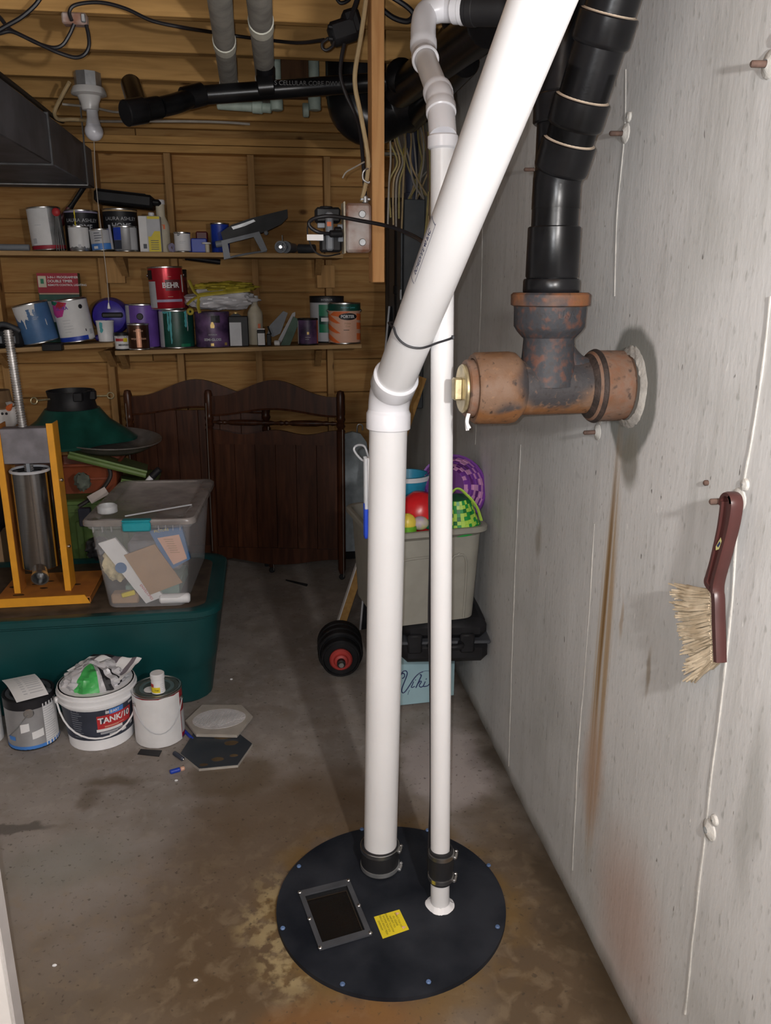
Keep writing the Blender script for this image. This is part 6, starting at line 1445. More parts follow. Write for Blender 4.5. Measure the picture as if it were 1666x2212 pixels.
p = P(925, 1128, yb_ + .10); mb = MB(); mb.ball(p, .024, 16); tag(mb.build('green_ball', EMER, None), 'small green ball half hidden by the thin pipe in the tote', 'toy')

# ------------------------------------------------------------------ dark green trunk with lid, left
tgx1 = P(472, 1330, 2.80).x; tgh = .400; gw = 1.12; gd = .66
og = V((tgx1 - gw, 2.79, 0)); Mg = tr(og)
t = thing('storage_bin', 'large dark green storage trunk carrying the clear tote and orange machine', 'tote', og + V((gw / 2, gd / 2, 0)))
mb = MB(); R0 = lambda s_, z, e=0: (rrect(s_, gw - s_, s_ - e, gd - s_ + e, .10), z)
ring_loft(mb, [R0(.058, 0), R0(.050, .008), R0(.040, .12), R0(.034, .15), R0(.020, .19), R0(.006, .36), R0(.0, .365), R0(.0, .372)], 0, Mg, cap0=True, cap1=True); mb.build('trunk_body', GREEN, t)
mb = MB(); ring_loft(mb, [R0(-.006, .372), R0(-.010, .376), R0(-.010, .396), R0(-.004, .402), R0(.03, .402), R0(.04, .394)], 0, Mg, cap0=True, cap1=True); mb.build('trunk_lid', GREEN, t)
mb = MB(); ring_loft(mb, [(rrect(.05, gw - .05, .04, gd - .05, .07), .3945), (rrect(.055, gw - .055, .045, gd - .055, .07), .397)], 0, Mg, cap0=True, cap1=True); mb.build('dusty_panel', EARTH, t)
ZG = .3985

# orange sausage stuffer
def stz(py, y=2.93): return P(70, py, y).z
bx1 = PZ(190, 1300, ZG + .02).x; by0 = PZ(100, 1308, ZG).y
xb0 = bx1 - .34; 
st = thing('sausage_stuffer', 'orange vertical sausage stuffer with steel cylinder and tall toothed rod', 'machine', (bx1 - .17, by0 + .14, ZG))
mb = MB(); mb.box((bx1 - .17, by0 + .15, ZG + .022), (.34, .29, .006), b=.001); mb.build('base_plate', ORANGED, st)
mb = MB(); mb.prism([(xb0, 0), (bx1, 0), (bx1 - .018, .034), (xb0 + .018, .034)], .005, M=Matrix(((1, 0, 0, 0), (0, 0, 1, by0), (0, 1, 0, ZG), (0, 0, 0, 1)))); mb.f = [tuple(reversed(f)) for f in mb.f]; mb.build('front_lip', ORANGE, st)
for x in (bx1 - .002, xb0 + .002):
    mb = MB(); mb.box((x, by0 + .15, ZG + .011), (.004, .28, .022)); mb.build('side_lip', ORANGED, st)
yu = by0 + .075; zf = ZG + .025
xl_ = P(36, 1262, yu).x; xr_ = P(146, 1262, yu).x
zs_t = P(60, 915, yu).z
for x, sg in ((xl_, 1), (xr_, 1)):
    mb = MB(); w2 = .023
    mb.box((x, yu, (zf + zs_t) / 2), (w2, .004, zs_t - zf - .002), b=.001); mb.build('front_flange', ORANGE, st)
    mb = MB(); s_ = .5 * w2; mb.box((x + s_ - .002, yu + .04, (zf + zs_t) / 2), (.004, .075, zs_t - zf - .004), b=.001); mb.build('side_flange', ORANGED if x == xl_ else ORANGE, st)
    for py in (1040, 1185):
        z = P(150, py, yu).z
        mb = MB(); mb.cyl((x + s_ - .004 if x == xr_ else x + s_ + .016, yu + .03, z), (x + s_ + .008, yu + .03, z), .007, 10); mb.build('bolt', STEEL, st)
zg0, zg1 = P(75, 1002, yu).z, P(75, 925, yu).z
xm = (xl_ + xr_) / 2
mb = MB(); mb.box((xm, yu + .028, (zg0 + zg1) / 2), (xr_ - xl_ - .020, .052, zg1 - zg0), b=.003); mb.build('gear_box', mat('cast_grey_gearbox', (.20, .19, .21), .5, .3, var=.2), st)
mb = MB(); mb.box((xm, yu + .095, (zf + zs_t) / 2 + .05), (xr_ - xl_ - .04, .004, zs_t - zf - .18)); mb.build('back_plate', mat('dark_red_brown_enamel', (.085, .028, .012), .5, var=.2), st)
zr = P(66, 715, yu + .04).z; prof = [(0, zg0 - .03)]; z = zg0 - .03
while z < zr: prof += [(.0165, z), (.0165, z + .004), (.0130, z + .005), (.0130, z + .008)]; z += .009
prof.append((0, z)); 
mb = MB(); mb.lathe([(r_, z_ - zg0) for r_, z_ in prof], tr((xm - .008, yu + .04, zg0)) @ rot('Y', -1.5), 12); mb.build('toothed_rod', mat('rack_steel', (.45, .43, .42), .4, .7, var=.3), st)
zc1_, zc0_ = P(88, 1018, yu).z, P(88, 1225, yu).z; rc = .066; yc = yu + .01
mb = MB(); mb.lathe([(.02, zc0_), (rc - .006, zc0_), (rc, zc0_ + .006), (rc, zc1_), (rc - .002, zc1_ + .002), (rc - .003, zc1_), (rc - .003, zc0_ + .01), (.02, zc0_ + .008)], tr((xm + .004, yc, 0)), 36); mb.build('cylinder', mat('brushed_steel', (.30, .30, .31), .17, 1.0, var=.08, stretch=(1, 1, 30)), st)
mb = MB(); mb.lathe([(rc - .002, zc1_), (rc + .004, zc1_ + .001), (rc + .005, zc1_ + .006), (rc, zc1_ + .010), (rc - .006, zc1_ + .006)], tr((xm + .004, yc, 0)), 36); mb.build('cylinder_rim', LGREY, st)
mb = MB(); mb.lathe([(0, zc1_ - .02), (rc - .006, zc1_ - .02), (rc - .006, zc1_ - .012), (0, zc1_ - .012)], tr((xm + .004, yc, 0)), 24); mb.box((xm, yc, zc1_ + .02), (.012, .012, .06)); mb.build('plunger', MIDG, st)
p0 = V((xm + .006, yc - .03, zc0_ + .02)); p1 = V((xm + .016, yc - .075, zc0_ - .012)); 
mb = MB(); mb.tube(smooth_path([p0, (p0 + p1) / 2 + V((0, 0, .004)), p1], 5), .027, 20, cap=False); mb.lathe([(.027, 0), (.031, .002), (.031, .016), (.026, .016), (.024, -.02)], at(p1, V((.1, -1, -.35))), 22); mb.build('spout', STEEL, st)
for px, py, s_ in ((40, 1285, .03), (30, 1268, .025), (95, 1270, .022), (75, 1262, .016), (110, 1255, .018), (165, 1262, .024), (170, 1232, .02)):
    p = PZ(px, py, ZG + .026); mb = MB(); mb.prism([(p.x + s_ * .7 * math.cos(a) * (1 + .5 * noise.noise((math.cos(a), math.sin(a), px))), p.y + s_ * .35 * math.sin(a)) for a in [2 * math.pi * k / 10 for k in range(10)]], .0008, z0=ZG + .0252); mb.build('grease_spot', mat('dark_grease', (.035, .015, .008), .5), st)

# clear tote with blue-green latch
hq = .315
A_ = PZ(234, 1314, ZG); Bq = PZ(402, 1303, ZG)
wq = (Bq - A_).length; uq = V((1, -.062, 0)).normalized(); vq = V((0, 0, 1)).cross(uq)
skew = .50; 
topL = P(174, 1128, A_.y - .02); hq = topL.z - ZG
dq = .60
# body widens upward
exw = .050
Mq = Matrix((uq, vq, V((0, 0, 1)))).transposed().to_4x4(); Mq.translation = A_ - uq * exw - vq * exw * .4
Wq = wq + 2 * exw
ct = thing('clear_tote', 'clear plastic tote with a teal latch standing on the green trunk', 'tote', A_ + uq * wq / 2 + vq * dq / 2)
mb = MB(); Rq = lambda s_, z: (rrect(s_, Wq - s_, s_ * .5, dq - s_ * .5, .035), z)
ring_loft(mb, [Rq(exw, 0), Rq(exw - .004, .006), Rq(.014, hq - .035), Rq(.004, hq - .030), Rq(.002, hq - .004)], 0, Mq, cap0=True); mb.build('tote_body', CLEAR, ct)
mb = MB(); ring_loft(mb, [Rq(-.002, hq - .020), Rq(-.010, hq - .018), Rq(-.010, hq - .003), Rq(-.004, hq + .004), Rq(.03, hq + .004), Rq(.04, hq - .003)], 0, Mq, cap1=True); mb.build('tote_lid', CLEARLID, ct)
for x in [Wq * k / 12 for k in (1, 2, 3, 8.2, 9, 9.8, 10.6)]:
    mb = MB(); mb.box((x, -.002, hq - .028), (.003, .010, .022), M=Mq); mb.build('rim_rib', CLEAR, ct)
lx = Wq * .49
mb = MB(); mb.box((lx, -.016, hq - .018), (.100, .018, .036), M=Mq, b=.006); mb.box((lx, -.008, hq + .003), (.10, .03, .008), M=Mq, b=.003); mb.build('latch', TEALP, ct)
def inq(name, label, cat, m, quad, y, th, M=Mq, extra=None):
    """flat thing standing behind the tote's front wall: corners in tote width/height fractions"""
    mb = MB(); F_ = M @ Matrix(((1, 0, 0, 0), (0, 0, 1, y), (0, 1, 0, 0), (0, 0, 0, 1)))
    poly = [(exw + wq * u - exw * .0, .006 + (hq - .06) * v) for u, v in quad]
    if sum(poly[i][0] * poly[(i + 1) % len(poly)][1] - poly[(i + 1) % len(poly)][0] * poly[i][1] for i in range(len(poly))) < 0: poly = poly[::-1]
    mb.prism(poly, th, M=F_); mb.f = [tuple(reversed(f)) for f in mb.f]
    o = mb.build(name, m, None if label else ct)
    if label: tag(o, label, cat)
    return o, F_, poly
def inq_text(F_, txt, u, v, size, m, par, ang=0, z=-.0008):
    mb = MB(); mb.text(txt, size, M=F_ @ tr((exw + wq * u, .006 + (hq - .06) * v, z)) @ rot('Z', ang)); mb.build('lettering', m, par)
inq('envelope_box', 'long white carton with a blue disc, slanting inside the clear tote', 'carton', WHITE, [(-.06, .86), (.16, .93), (.72, .10), (.48, .01)], .034, .012)
_o, F_, _p = bpy.data.objects['envelope_box'], Mq @ Matrix(((1, 0, 0, 0), (0, 0, 1, .034), (0, 1, 0, 0), (0, 0, 0, 1))), None
mb = MB(); mb.cyl((exw + wq * .20, .006 + (hq - .06) * .52, -.0012), (exw + wq * .20, .006 + (hq - .06) * .52, .0), .021, 22, 0, bev=.0003, M=F_); mb.build('blue_disc', MBLUE, _o)
inq_text(F_, 'ENVELOPES', .50, .17, .014, REDP, _o, -57)
inq('cardboard_piece', 'brown cardboard piece in the middle of the clear tote', 'cardboard', CARD, [(.26, .70), (.66, .84), (.98, .30), (.55, .14)], .026, .006)
o_, F2, _ = inq('blue_package', 'blue package with a tan card at the right of the clear tote', 'package', MBLUE, [(.60, 1.02), (1.02, 1.06), (1.10, .62), (.84, .48)], .030, .02)
inq_text(F2, 'PICTURE', .76, 1.02, .014, YELLOW, o_, 8)
mb = MB(); mb.prism([(exw + wq * u, .006 + (hq - .06) * v) for u, v in [(.88, .55), (1.06, .63), (.98, .96), (.70, .92)]], .0012, M=F2, z0=-.0014); mb.f = [tuple(reversed(f)) for f in mb.f]; mb.build('tan_card', PEACH, o_)
mb = MB()
for k in range(7): mb.box((exw + wq * (.84 + .012 * k), .006 + (hq - .06) * (.90 - .030 * k), -.0016), (.034 - .003 * (k % 3), .0022, .0004), M=F2 @ Matrix())
mb.build('small_print', CARD, o_)
bc2 = Mq @ V((exw + wq * .10, .085, .150)); mb = MB(); mb.grid(lambda u, v: crump(u, v, .046, .026, .062, bc2, 3, .3, 11), 26, 14); tag(mb.build('pasta_bag', mat('cream_pasta', (.66, .56, .33), .4, var=.25, scale=40), None), 'bag of cream coloured pieces at the left of the clear tote', 'bag')
mb = MB(); mb.box((exw + wq * .20, .07, .022), (.10, .05, .040), M=Mq @ tr((0, 0, .002)) , b=.006); tag(mb.build('tan_packet', CARD, None), 'tan packet on the bottom left of the clear tote', 'packet')
mb = MB(); mb.box((exw + wq * .29, .036, .016), (.05, .014, .018), M=Mq @ tr((0, 0, .001)) @ rot('Y', -14), b=.003); tag(mb.build('yellow_tube', YELLOW, None), 'small yellow piece at the bottom of the clear tote', 'piece')
mb = MB(); mb.cyl(Mq @ V((exw + wq * .66, .038, .024)), Mq @ V((exw + wq * 1.06, .040, .024)), .019, 18, bev=.006); tag(mb.build('white_roll', WHITEP, None), 'white roll lying at the bottom right of the clear tote', 'roll')
mb = MB(); mb.box((exw + wq * .52, .22, .030), (.20, .22, .046), M=Mq, b=.004); tag(mb.build('green_pad', mat('pale_green_pad', (.26, .38, .33), .6), None), 'pale green pad lying flat behind the white roll', 'pad')
mb = MB(); mb.box((exw + wq * .5, .30, .13), (.20, .16, .12), M=Mq, b=.01); tag(mb.build('grey_parcel', mat('dusty_parcel', (.28, .27, .29), .7, var=.2), None), 'dusty grey parcel deep inside the clear tote', 'parcel')
p = PZ(232, 1098, ZG + hq + .02); mb = MB(); mb.lathe([(.030, .0), (.036, .004), (.036, .026), (.030, .030), (.028, .026), (.028, .004)], tr((p.x, p.y, ZG + hq + .0035)), 24); tag(mb.build('clear_ring', CLEARB, None), 'clear tape roll lying on the lid of the clear tote', 'tape')
a, b_ = PZ(270, 1115, ZG + hq + .006), PZ(414, 1090, ZG + hq + .006); mb = MB(); mb.tube([a, b_], .003, 6); tag(mb.build('thin_rod', LGREY, None), 'thin pale rod lying along the front of the clear tote lid', 'rod')

# ------------------------------------------------------------------ left pile behind the stuffer: olive tote, green lids, planter, tray, tree stand, snowman
oxl, oxr = -.93, P(315, 1100, 3.55).x
t = thing('storage_tote', 'olive green tote behind the orange stuffer and clear tote', 'tote', ((oxl + oxr) / 2, 3.80, 0))
ztt = P(250, 1075, 3.55).z
Mo = tr((oxl, 3.53, 0)); wo = oxr - oxl
mb = MB(); Ro = lambda s_, z: (rrect(s_, wo - s_, s_, .56 - s_, .05), z)
ring_loft(mb, [Ro(.05, 0), Ro(.012, ztt - .06), Ro(.0, ztt - .055), Ro(.0, ztt - .01)], 0, Mo, cap0=True, cap1=True); mb.build('tote_body', OLIVE, t)
mb = MB(); ring_loft(mb, [Ro(-.004, ztt - .022), Ro(-.012, ztt - .018), Ro(-.012, ztt - .004), Ro(-.004, ztt), Ro(.03, ztt)], 0, Mo, cap1=True); mb.build('tote_lid', OLIVE, t)
for k in range(3):
    mb = MB(); mb.box((wo * (.25 + .25 * k), .012, ztt * .5), (.03, .02, ztt * .7), M=Mo, b=.006); mb.build('moulded_rib', OLIVE, t)
# terracotta planter box
y0 = 3.62; l, rr_ = P(150, 1072, y0), P(262, 1072, y0); zp0 = ztt + .002; zp1 = P(200, 1002, y0).z
t = thing('window_planter', 'terracotta coloured planter box on the olive tote under the green lid', 'planter', ((l.x + rr_.x) / 2, y0 + .1, zp0))
Mp = tr((l.x - .08, y0, zp0)); wp = rr_.x - l.x + .08; hp_ = max(.06, zp1 - zp0)
mb = MB(); tub(mb, wp, .22, hp_, .02, .02, .004, .010, Mp, lipdrop=.012); mb.build('planter_body', TERRA, t)
mb = MB(); mb.box((wp * .6, .008, hp_ * .5), (wp * .5, .006, .012), M=Mp, b=.002); mb.build('ledge', TERRA, t)
cable('black_strap', 'dark strap curving over the terracotta planter', [P(236, 1012, 3.58), P(238, 1030, 3.57), P(222, 1055, 3.55), P(195, 1078, 3.52), P(170, 1094, 3.50)], .009, mat('dark_strap', (.025, .02, .018), .6), cat='strap')
# tilted green lids
def slab(name, label, quad, th, m, M=None, edge=None, cat='lid'):
    t = thing(name, label, cat, sum((V(q) for q in quad), V()) / 4)
    n = (V(quad[1]) - V(quad[0])).cross(V(quad[3]) - V(quad[0])).normalized() * th
    if n.z < 0: n = -n
    mb = MB(); a = [V(q) for q in quad]; b = [q + n for q in a]; c = sum(a, V()) / 4
    ins = [q + (c + n - q) * .12 for q in b]
    mb.add([tuple(v) for v in a + b + ins], [(3, 2, 1, 0)] + [(i, (i + 1) % 4, 4 + (i + 1) % 4, 4 + i) for i in range(4)] + [(4 + i, 4 + (i + 1) % 4, 8 + (i + 1) % 4, 8 + i) for i in range(4)] + [(8, 9, 10, 11)])
    o = mb.build('panel', m, t)
    mb = MB()
    mb.tube([*a, a[0]] if False else [a[0], a[1]], th * .62, 8); mb.build('rolled_rim', m, t); return t
LG = mat('light_green_lid', (.125, .20, .055), .45, var=.12)
slab('tote_lid', 'light green tote lid tilted on top of the terracotta planter', [P(148, 985, 3.52), P(316, 1027, 3.50), P(318, 1012, 3.98), P(140, 958, 3.95)], .020, LG)
slab('tote_lid', 'second light green tote lid lying just under the tilted one', [P(262, 1040, 3.56), P(312, 1048, 3.54), P(312, 1034, 3.95), P(258, 1028, 3.95)], .012, LG)
# smoky oval tray
c0_ = P(236, 962, 3.75); t = thing('oval_tray', 'smoky grey plastic tray under the green tree stand', 'tray', c0_)
K = tr(c0_ + V((0, 0, -.01))) @ rot('Y', 4) @ rot('X', 3) @ Matrix.Diagonal((1, .95, 1, 1))
mb = MB(); mb.lathe([(0, 0), (.16, .0), (.190, .018), (.225, .042), (.232, .044), (.232, .049), (.222, .047), (.186, .022), (.158, .004), (0, .004)], K, 44); mb.build('tray_body', GREYTRAY, t)
# christmas tree stand
c1_ = P(172, 958, 3.78); zc_t = P(172, 888, 3.78).z; t = thing('tree_stand', 'dark green plastic tree stand with black collar and screw eyes', 'tree stand', V((c1_.x, 3.78, c1_.z + .01)))
Hs = zc_t - c1_.z; K = tr((c1_.x - .02, 3.80, c1_.z + .012))
mb = MB(); n = 48; rings = []
for (r_, z, lob) in ((.235, 0, .16), (.238, .012, .16), (.20, .05, .13), (.15, Hs * .65, .06), (.125, Hs * .92, .02), (.118, Hs, 0)):
    rings.append(([((r_ * (1 + lob * math.cos(4 * (2 * math.pi * i / n)))) * math.cos(2 * math.pi * i / n), (r_ * (1 + lob * math.cos(4 * (2 * math.pi * i / n)))) * math.sin(2 * math.pi * i / n)) for i in range(n)], z))
ring_loft(mb, rings, 0, K, cap0=True, cap1=True); mb.build('stand_base', TREEG, t)
mb = MB(); hcol = P(150, 850, 3.78).z - zc_t; mb.lathe([(.112, Hs - .004), (.106, Hs + .01), (.098, Hs + hcol * .6), (.104, Hs + hcol), (.096, Hs + hcol), (.09, Hs + hcol * .5), (.09, Hs - .004)], K, 36); mb.build('collar', BLACKP, t)
zz = Hs + hcol * .62
for a in (8, 128, 218):
    d_ = V((math.cos(R_(a)), math.sin(R_(a)), 0)); p = V((0, 0, zz)) + d_ * .06; q = V((0, 0, zz)) + d_ * .155
    mb = MB(); mb.tube([K @ p, K @ q], .004, 8)
    mb.lathe([(.014 + .0035 * math.cos(u), .0035 * math.sin(u)) for u in [2 * math.pi * k / 8 for k in range(9)]], K @ at(q + d_ * .014, d_.cross(V((0, 0, 1)))), 14); mb.build('screw_eye', BRASS, t)
for a in (300, 345):
    mb = MB(); d_ = V((math.cos(R_(a)), math.sin(R_(a)), 0)); mb.box(d_ * .098 + V((0, 0, Hs + hcol * .75)), (.04, .03, hcol * .5), M=K, b=.004); mb.build('clamp_block', BLACKP, t)
# snowman with carrot nose, dark bag, blue top box at the left edge
c2_ = P(8, 895, 3.45); t = thing('snowman', 'white snowman decoration with an orange carrot nose at the left edge', 'decoration', c2_ - V((0, 0, .30)))
mb = MB(); mb.ball(c2_, .062, 22); mb.lathe([(0, -.19), (.06, -.185), (.080, -.14), (.076, -.10), (.052, -.055), (0, -.05)], tr(c2_), 24); mb.build('body', SNOW, t)
dn = (CAM - c2_).normalized(); tipd = (dn + V((.50, 0, .55))).normalized()
mb = MB(); mb.lathe([(0, -.01), (.013, 0), (.008, .03), (0, .055)], at(c2_ + tipd * .055, tipd), 12); mb.build('carrot_nose', ORNG, t)
for ax in (-.012, .026):
    q = c2_ + (dn + V((ax / .05 * .35, 0, .04))).normalized() * .0605; mb = MB(); mb.ball(q, .0055, 8); mb.build('coal_eye', INK, t)
mb = MB(); mb.lathe([(.064, .018), (.075, .015), (.075, .022), (.055, .04), (.05, .085), (0, .09)], tr(c2_ + V((-.02, .01, .012))), 22); mb.build('hat', mat('tan_felt', (.20, .12, .06), .9), t)
mb = MB(); q = P(-22, 1065, 3.40); mb.grid(lambda u, v: crump(u, v, .10, .09, .16, q, 3, .2, 4), 24, 16); tag(mb.build('black_bag', BLACKP, None), 'black bag standing behind the left upright of the stuffer', 'bag')
yl = 3.47; q = P(14, 1250, yl); t = thing('cardboard_box', 'cardboard box with a blue top edge at the far left', 'box', (q.x - .15, yl + .1, 0))
zt2 = P(14, 1145, yl).z; mb = MB(); mb.box((q.x - .15, yl + .1, zt2 / 2), (.30, .2, zt2), b=.002); mb.build('carton', CARD, t)
mb = MB(); mb.box((q.x - .15, yl + .1, zt2 + .022), (.296, .196, .044), b=.01); mb.build('blue_lining', mat('faded_blue', (.05, .075, .22), .7), t)
# bits in the gap between stuffer and clear tote
q = P(180, 1122, 3.40); mb = MB(); mb.box((q.x, 3.44, q.z + .0), (.05, .03, .08), b=.004); tag(mb.build('navy_packet', NAVY, None), 'small navy packet beside the terracotta planter', 'packet')
q = P(178, 1040, 3.46); mb = MB(); mb.grid(lambda u, v: crump(u, v, .03, .03, .035, q, 4, .4, 8), 18, 10); tag(mb.build('grey_rag', mat('grey_green_rag', (.13, .15, .12), .9, var=.3), None), 'crumpled grey rag right of the stuffer gear box', 'rag')
q = P(208, 1075, 3.40); mb = MB(); mb.box((0, 0, 0), (.085, .004, .036), M=tr((q.x, 3.44, q.z)) @ rot('Y', -28)); tag(mb.build('paper_scrap', mat('dim_paper', (.5, .44, .41), .8), None), 'pale paper scrap behind the clear tote corner', 'paper')
a, b_ = P(328, 1030, 3.50), P(340, 1018, 3.50); t = thing('spray_nozzle', 'white and black nozzle sticking up behind the clear tote', 'nozzle', a)
mb = MB(); mb.tube([a - V((.03, 0, .03)), a], [.010, .013], 12); mb.build('white_tip', WHITEP, t); mb = MB(); mb.tube([a, a + (b_ - a) * 1.4], [.016, .014], 12); mb.build('black_collar', BLACKP, t)
q = P(200, 1195, 3.30); mb = MB(); mb.grid(lambda u, v: crump(u, v, .05, .05, .045, V((q.x, 3.41, ZG + .062)), 4, .35, 3), 20, 12); tag(mb.build('crumpled_foil', mat('dark_foil', (.06, .06, .065), .3, .5, var=.6, scale=40), None), 'dark crumpled foil on the trunk between stuffer and clear tote', 'foil')

# ------------------------------------------------------------------ cans and bucket on the floor before the trunk
def floorcan(pxl, pxr, pyb, pyt):
    c = PZ((pxl + pxr) / 2, pyb, 0); w_ = (PZ(pxr, pyb - 25, 0) - PZ(pxl, pyb - 25, 0)).length; r = w_ / 2
    b = V((c.x, c.y + r, 0)); top = P((pxl + pxr) / 2, pyt, b.y - r); return b, r, top.z
b, r, h = floorcan(2, 116, 1626, 1520); h = P(60, 1530, b.y - r).z
c = Can('paint_can', 'grey paint can with black rim and blue foot at the left on the floor', 'paint can', b, .0835, .192, SILVERC, 'paint cans on the floor', rim=BLACKP, lid=DARKG, face=-4)
c.band('black_top', INK, .80, .965); c.band('blue_foot', SKYB, .02, .09); c.band('paper_strip', WHITE, .03, .86, 30, 78, rag=.002); c.lines(LGREY, .070, .12, .80, .055, 16, .0025); c.knob(STEEL, -.002, .74, .017); c.poly('white_tag', WHITE, [(-24, .36), (-4, .40), (-4, .55), (-24, .53)]); c.poly('white_tag', WHITE, [(0, .22), (26, .25), (26, .40), (0, .36)]); c.poly('blue_patch', SKYB, [(-60, .20), (-40, .20), (-40, .28), (-60, .28)])
mb = MB(); mb.tube([c.pt(-.004, .142, .004), c.pt(-.045, .09, .004), c.pt(-.09, .05, .004)], .0018, 6); mb.build('wire_bail', GREYMETAL, c.t)
zl = .194; A4 = [PZ(4, 1470, zl + .012), PZ(75, 1456, zl + .030), PZ(105, 1500, zl + .012), PZ(36, 1518, zl)]
mb = MB(); mb.sheet(lambda u, v: (A4[0] * (1 - u) + A4[1] * u) * (1 - v) + (A4[3] * (1 - u) + A4[2] * u) * v + V((0, 0, .012 * math.sin(3.1 * v))), 8, 8, .0008); pap = mb.build('paper_sheet', WHITE, None); tag(pap, 'printed paper sheet lying on the grey paint can', 'paper')
mb = MB()
for k in range(9):
    v = .12 + .088 * k
    for (u0, u1) in ((.30, .42), (.50, .92)):
        f_ = lambda u, v: (A4[0] * (1 - u) + A4[1] * u) * (1 - v) + (A4[3] * (1 - u) + A4[2] * u) * v + V((0, 0, .0012 + .012 * math.sin(3.1 * v)))
        mb.add([tuple(f_(u0, v)), tuple(f_(u1, v)), tuple(f_(u1, v + .03)), tuple(f_(u0, v + .03))], [(0, 3, 2, 1)])
o = mb.build('small_print', LGREY, None); o.parent = pap; o.location = V(o.location) - V(pap.location)
q = PZ(98, 1492, .20); mb = MB(); mb.ball((q.x, q.y, .200), .018, 12, sc=(1.2, 1, .5)); tag(mb.build('putty_lump', DARKG, None), 'small dark lump on the grey paint can beside the paper', 'lump')
q = PZ(-2, 1612, 0); mb = MB(); mb.lathe([(0, 0), (.083, 0), (.083, .19), (.08, .192), (0, .188)], tr((q.x - .085, q.y + .06, 0)), 30); tag(mb.build('paint_can_edge', WHITE, None), 'white can cut off by the left picture edge on the floor', 'paint can')
# tile adhesive bucket
b, r, h = floorcan(135, 278, 1627, 1480); rb_ = .128; hb_ = .215
class Bucket(Can): pass
t0 = V((b.x, b.y + .005, 0))
bk = Can('adhesive_bucket', 'white plastic bucket with a dark and red label and wire handle', 'bucket', t0, rb_, hb_, WHITEP, None, rim=WHITEP, taper=.15, nolid=True)
bk.band('dark_label', NAVY, .20, .74, -88, 70); bk.poly('red_panel', REDP, [(-6, .40), (54, .40), (54, .64), (-6, .64)], .0014); bk.poly('blue_panel', SKYB, [(14, .64), (38, .64), (38, .73), (14, .73)], .0014)
bk.text('TANK/10', .031, .052, .545, WHITE, .03, off=.0022); bk.text('ART', .013, .056, .685, WHITE, .02, off=.0022); bk.poly('white_strip', WHITE, [(-8, .35), (36, .35), (36, .40), (-8, .40)], .0014)
bk.lines(MIDG, -.085, .26, .70, .045, 12, .0025); bk.lines(LGREY, .045, .31, .33, .10, 2, .003); bk.poly('badge', LGREY, [(12, .24), (24, .24), (24, .29), (12, .29)], .0014); bk.poly('badge', WHITE, [(34, .25), (44, .25), (44, .29), (34, .29)], .0014); bk.poly('badge', LGREY, [(54, .28), (62, .28), (62, .33), (54, .33)], .0014); bk.lines(PEACH, .052, .425, .44, .08, 2, .002)
bk.poly('badge', LGREY, [(8, .66), (19, .66), (19, .71), (8, .71)], .0014); bk.poly('badge', LGREY, [(50, .68), (62, .68), (62, .72), (50, .72)], .0014)
mb = MB(); mb.lathe([(rb_ - .003, hb_ * .80), (rb_ + .006, hb_ * .80), (rb_ + .006, hb_ * .825), (rb_ + .001, hb_ * .83), (rb_ + .002, hb_ * .90), (rb_ + .007, hb_ * .905), (rb_ + .007, hb_ * .925), (rb_ + .002, hb_ * .93), (rb_ + .003, hb_ * .985), (rb_, hb_ * 1.0), (rb_ - .008, hb_), (rb_ - .009, hb_ * .86)], bk.M, 44); mb.build('bucket_rim', WHITEP, bk.t)
mb = MB(); pts = []
for k in range(17):
    u = -1 + 2 * k / 16; a = bk.ph + R_(84) * u; z = hb_ * .80 - .115 * (1 - u * u) ** .8; rr = bk.rad(z) + .012
    pts.append(bk.M @ V((rr * math.sin(a), -rr * math.cos(a), z)))
mb.tube(pts, .0032, 8); mb.build('wire_handle', WHITEP, bk.t)
for sg in (-1, 1):
    a = bk.ph + R_(84) * sg; c_ = bk.M @ V((math.sin(a) * rb_, -math.cos(a) * rb_, hb_ * .8)); n_ = V((math.sin(a), -math.cos(a), 0)); mb = MB(); mb.cyl(c_, c_ + n_ * .014, .012, 12); mb.build('handle_boss', WHITEP, bk.t)
# crumpled packaging in the bucket
tc_ = t0 + V((0, 0, hb_ - .012))
t = thing('film_packaging', 'crumpled white and green film packaging stuffed in the bucket', 'packaging', tc_)
def mfilm(u, v): return 1 if .36 < u < .50 and v > .3 else (2 if (.53 < u < .56 or .60 < u < .63) and v > .3 else 0)
mb = MB(); mb.grid(lambda u, v: crump((u + .30) % 1.0, v, .100, .088, .062, tc_ + V((-.005, 0, .012)), 3.2, .25, 21), 60, 26, mfilm); mb.build('crumpled_film', [BAGW, GREENFILM, INK], t, ang=25)
Qs = [tc_ + V((-.10, .02, .045)), tc_ + V((-.02, .085, .072)), tc_ + V((.155, .03, .070)), tc_ + V((.085, -.065, .030))]
mb = MB(); mb.sheet(lambda u, v: (Qs[0] * (1 - u) + Qs[3] * u) * (1 - v) + (Qs[1] * (1 - u) + Qs[2] * u) * v + V((0, 0, .014 * math.sin(6 * u) * math.sin(3 * v) + .006 * noise.noise((u * 5, v * 5, 1)))), 20, 14, .001, lambda u, v: 1 if (.30 < v < .95 and int(u * 9) % 3 == 1) else (2 if v > .82 and u < .6 else 0)); mb.build('printed_sheet', [WHITE, mat('grey_brown_print', (.16, .14, .16), .6), INK], t)
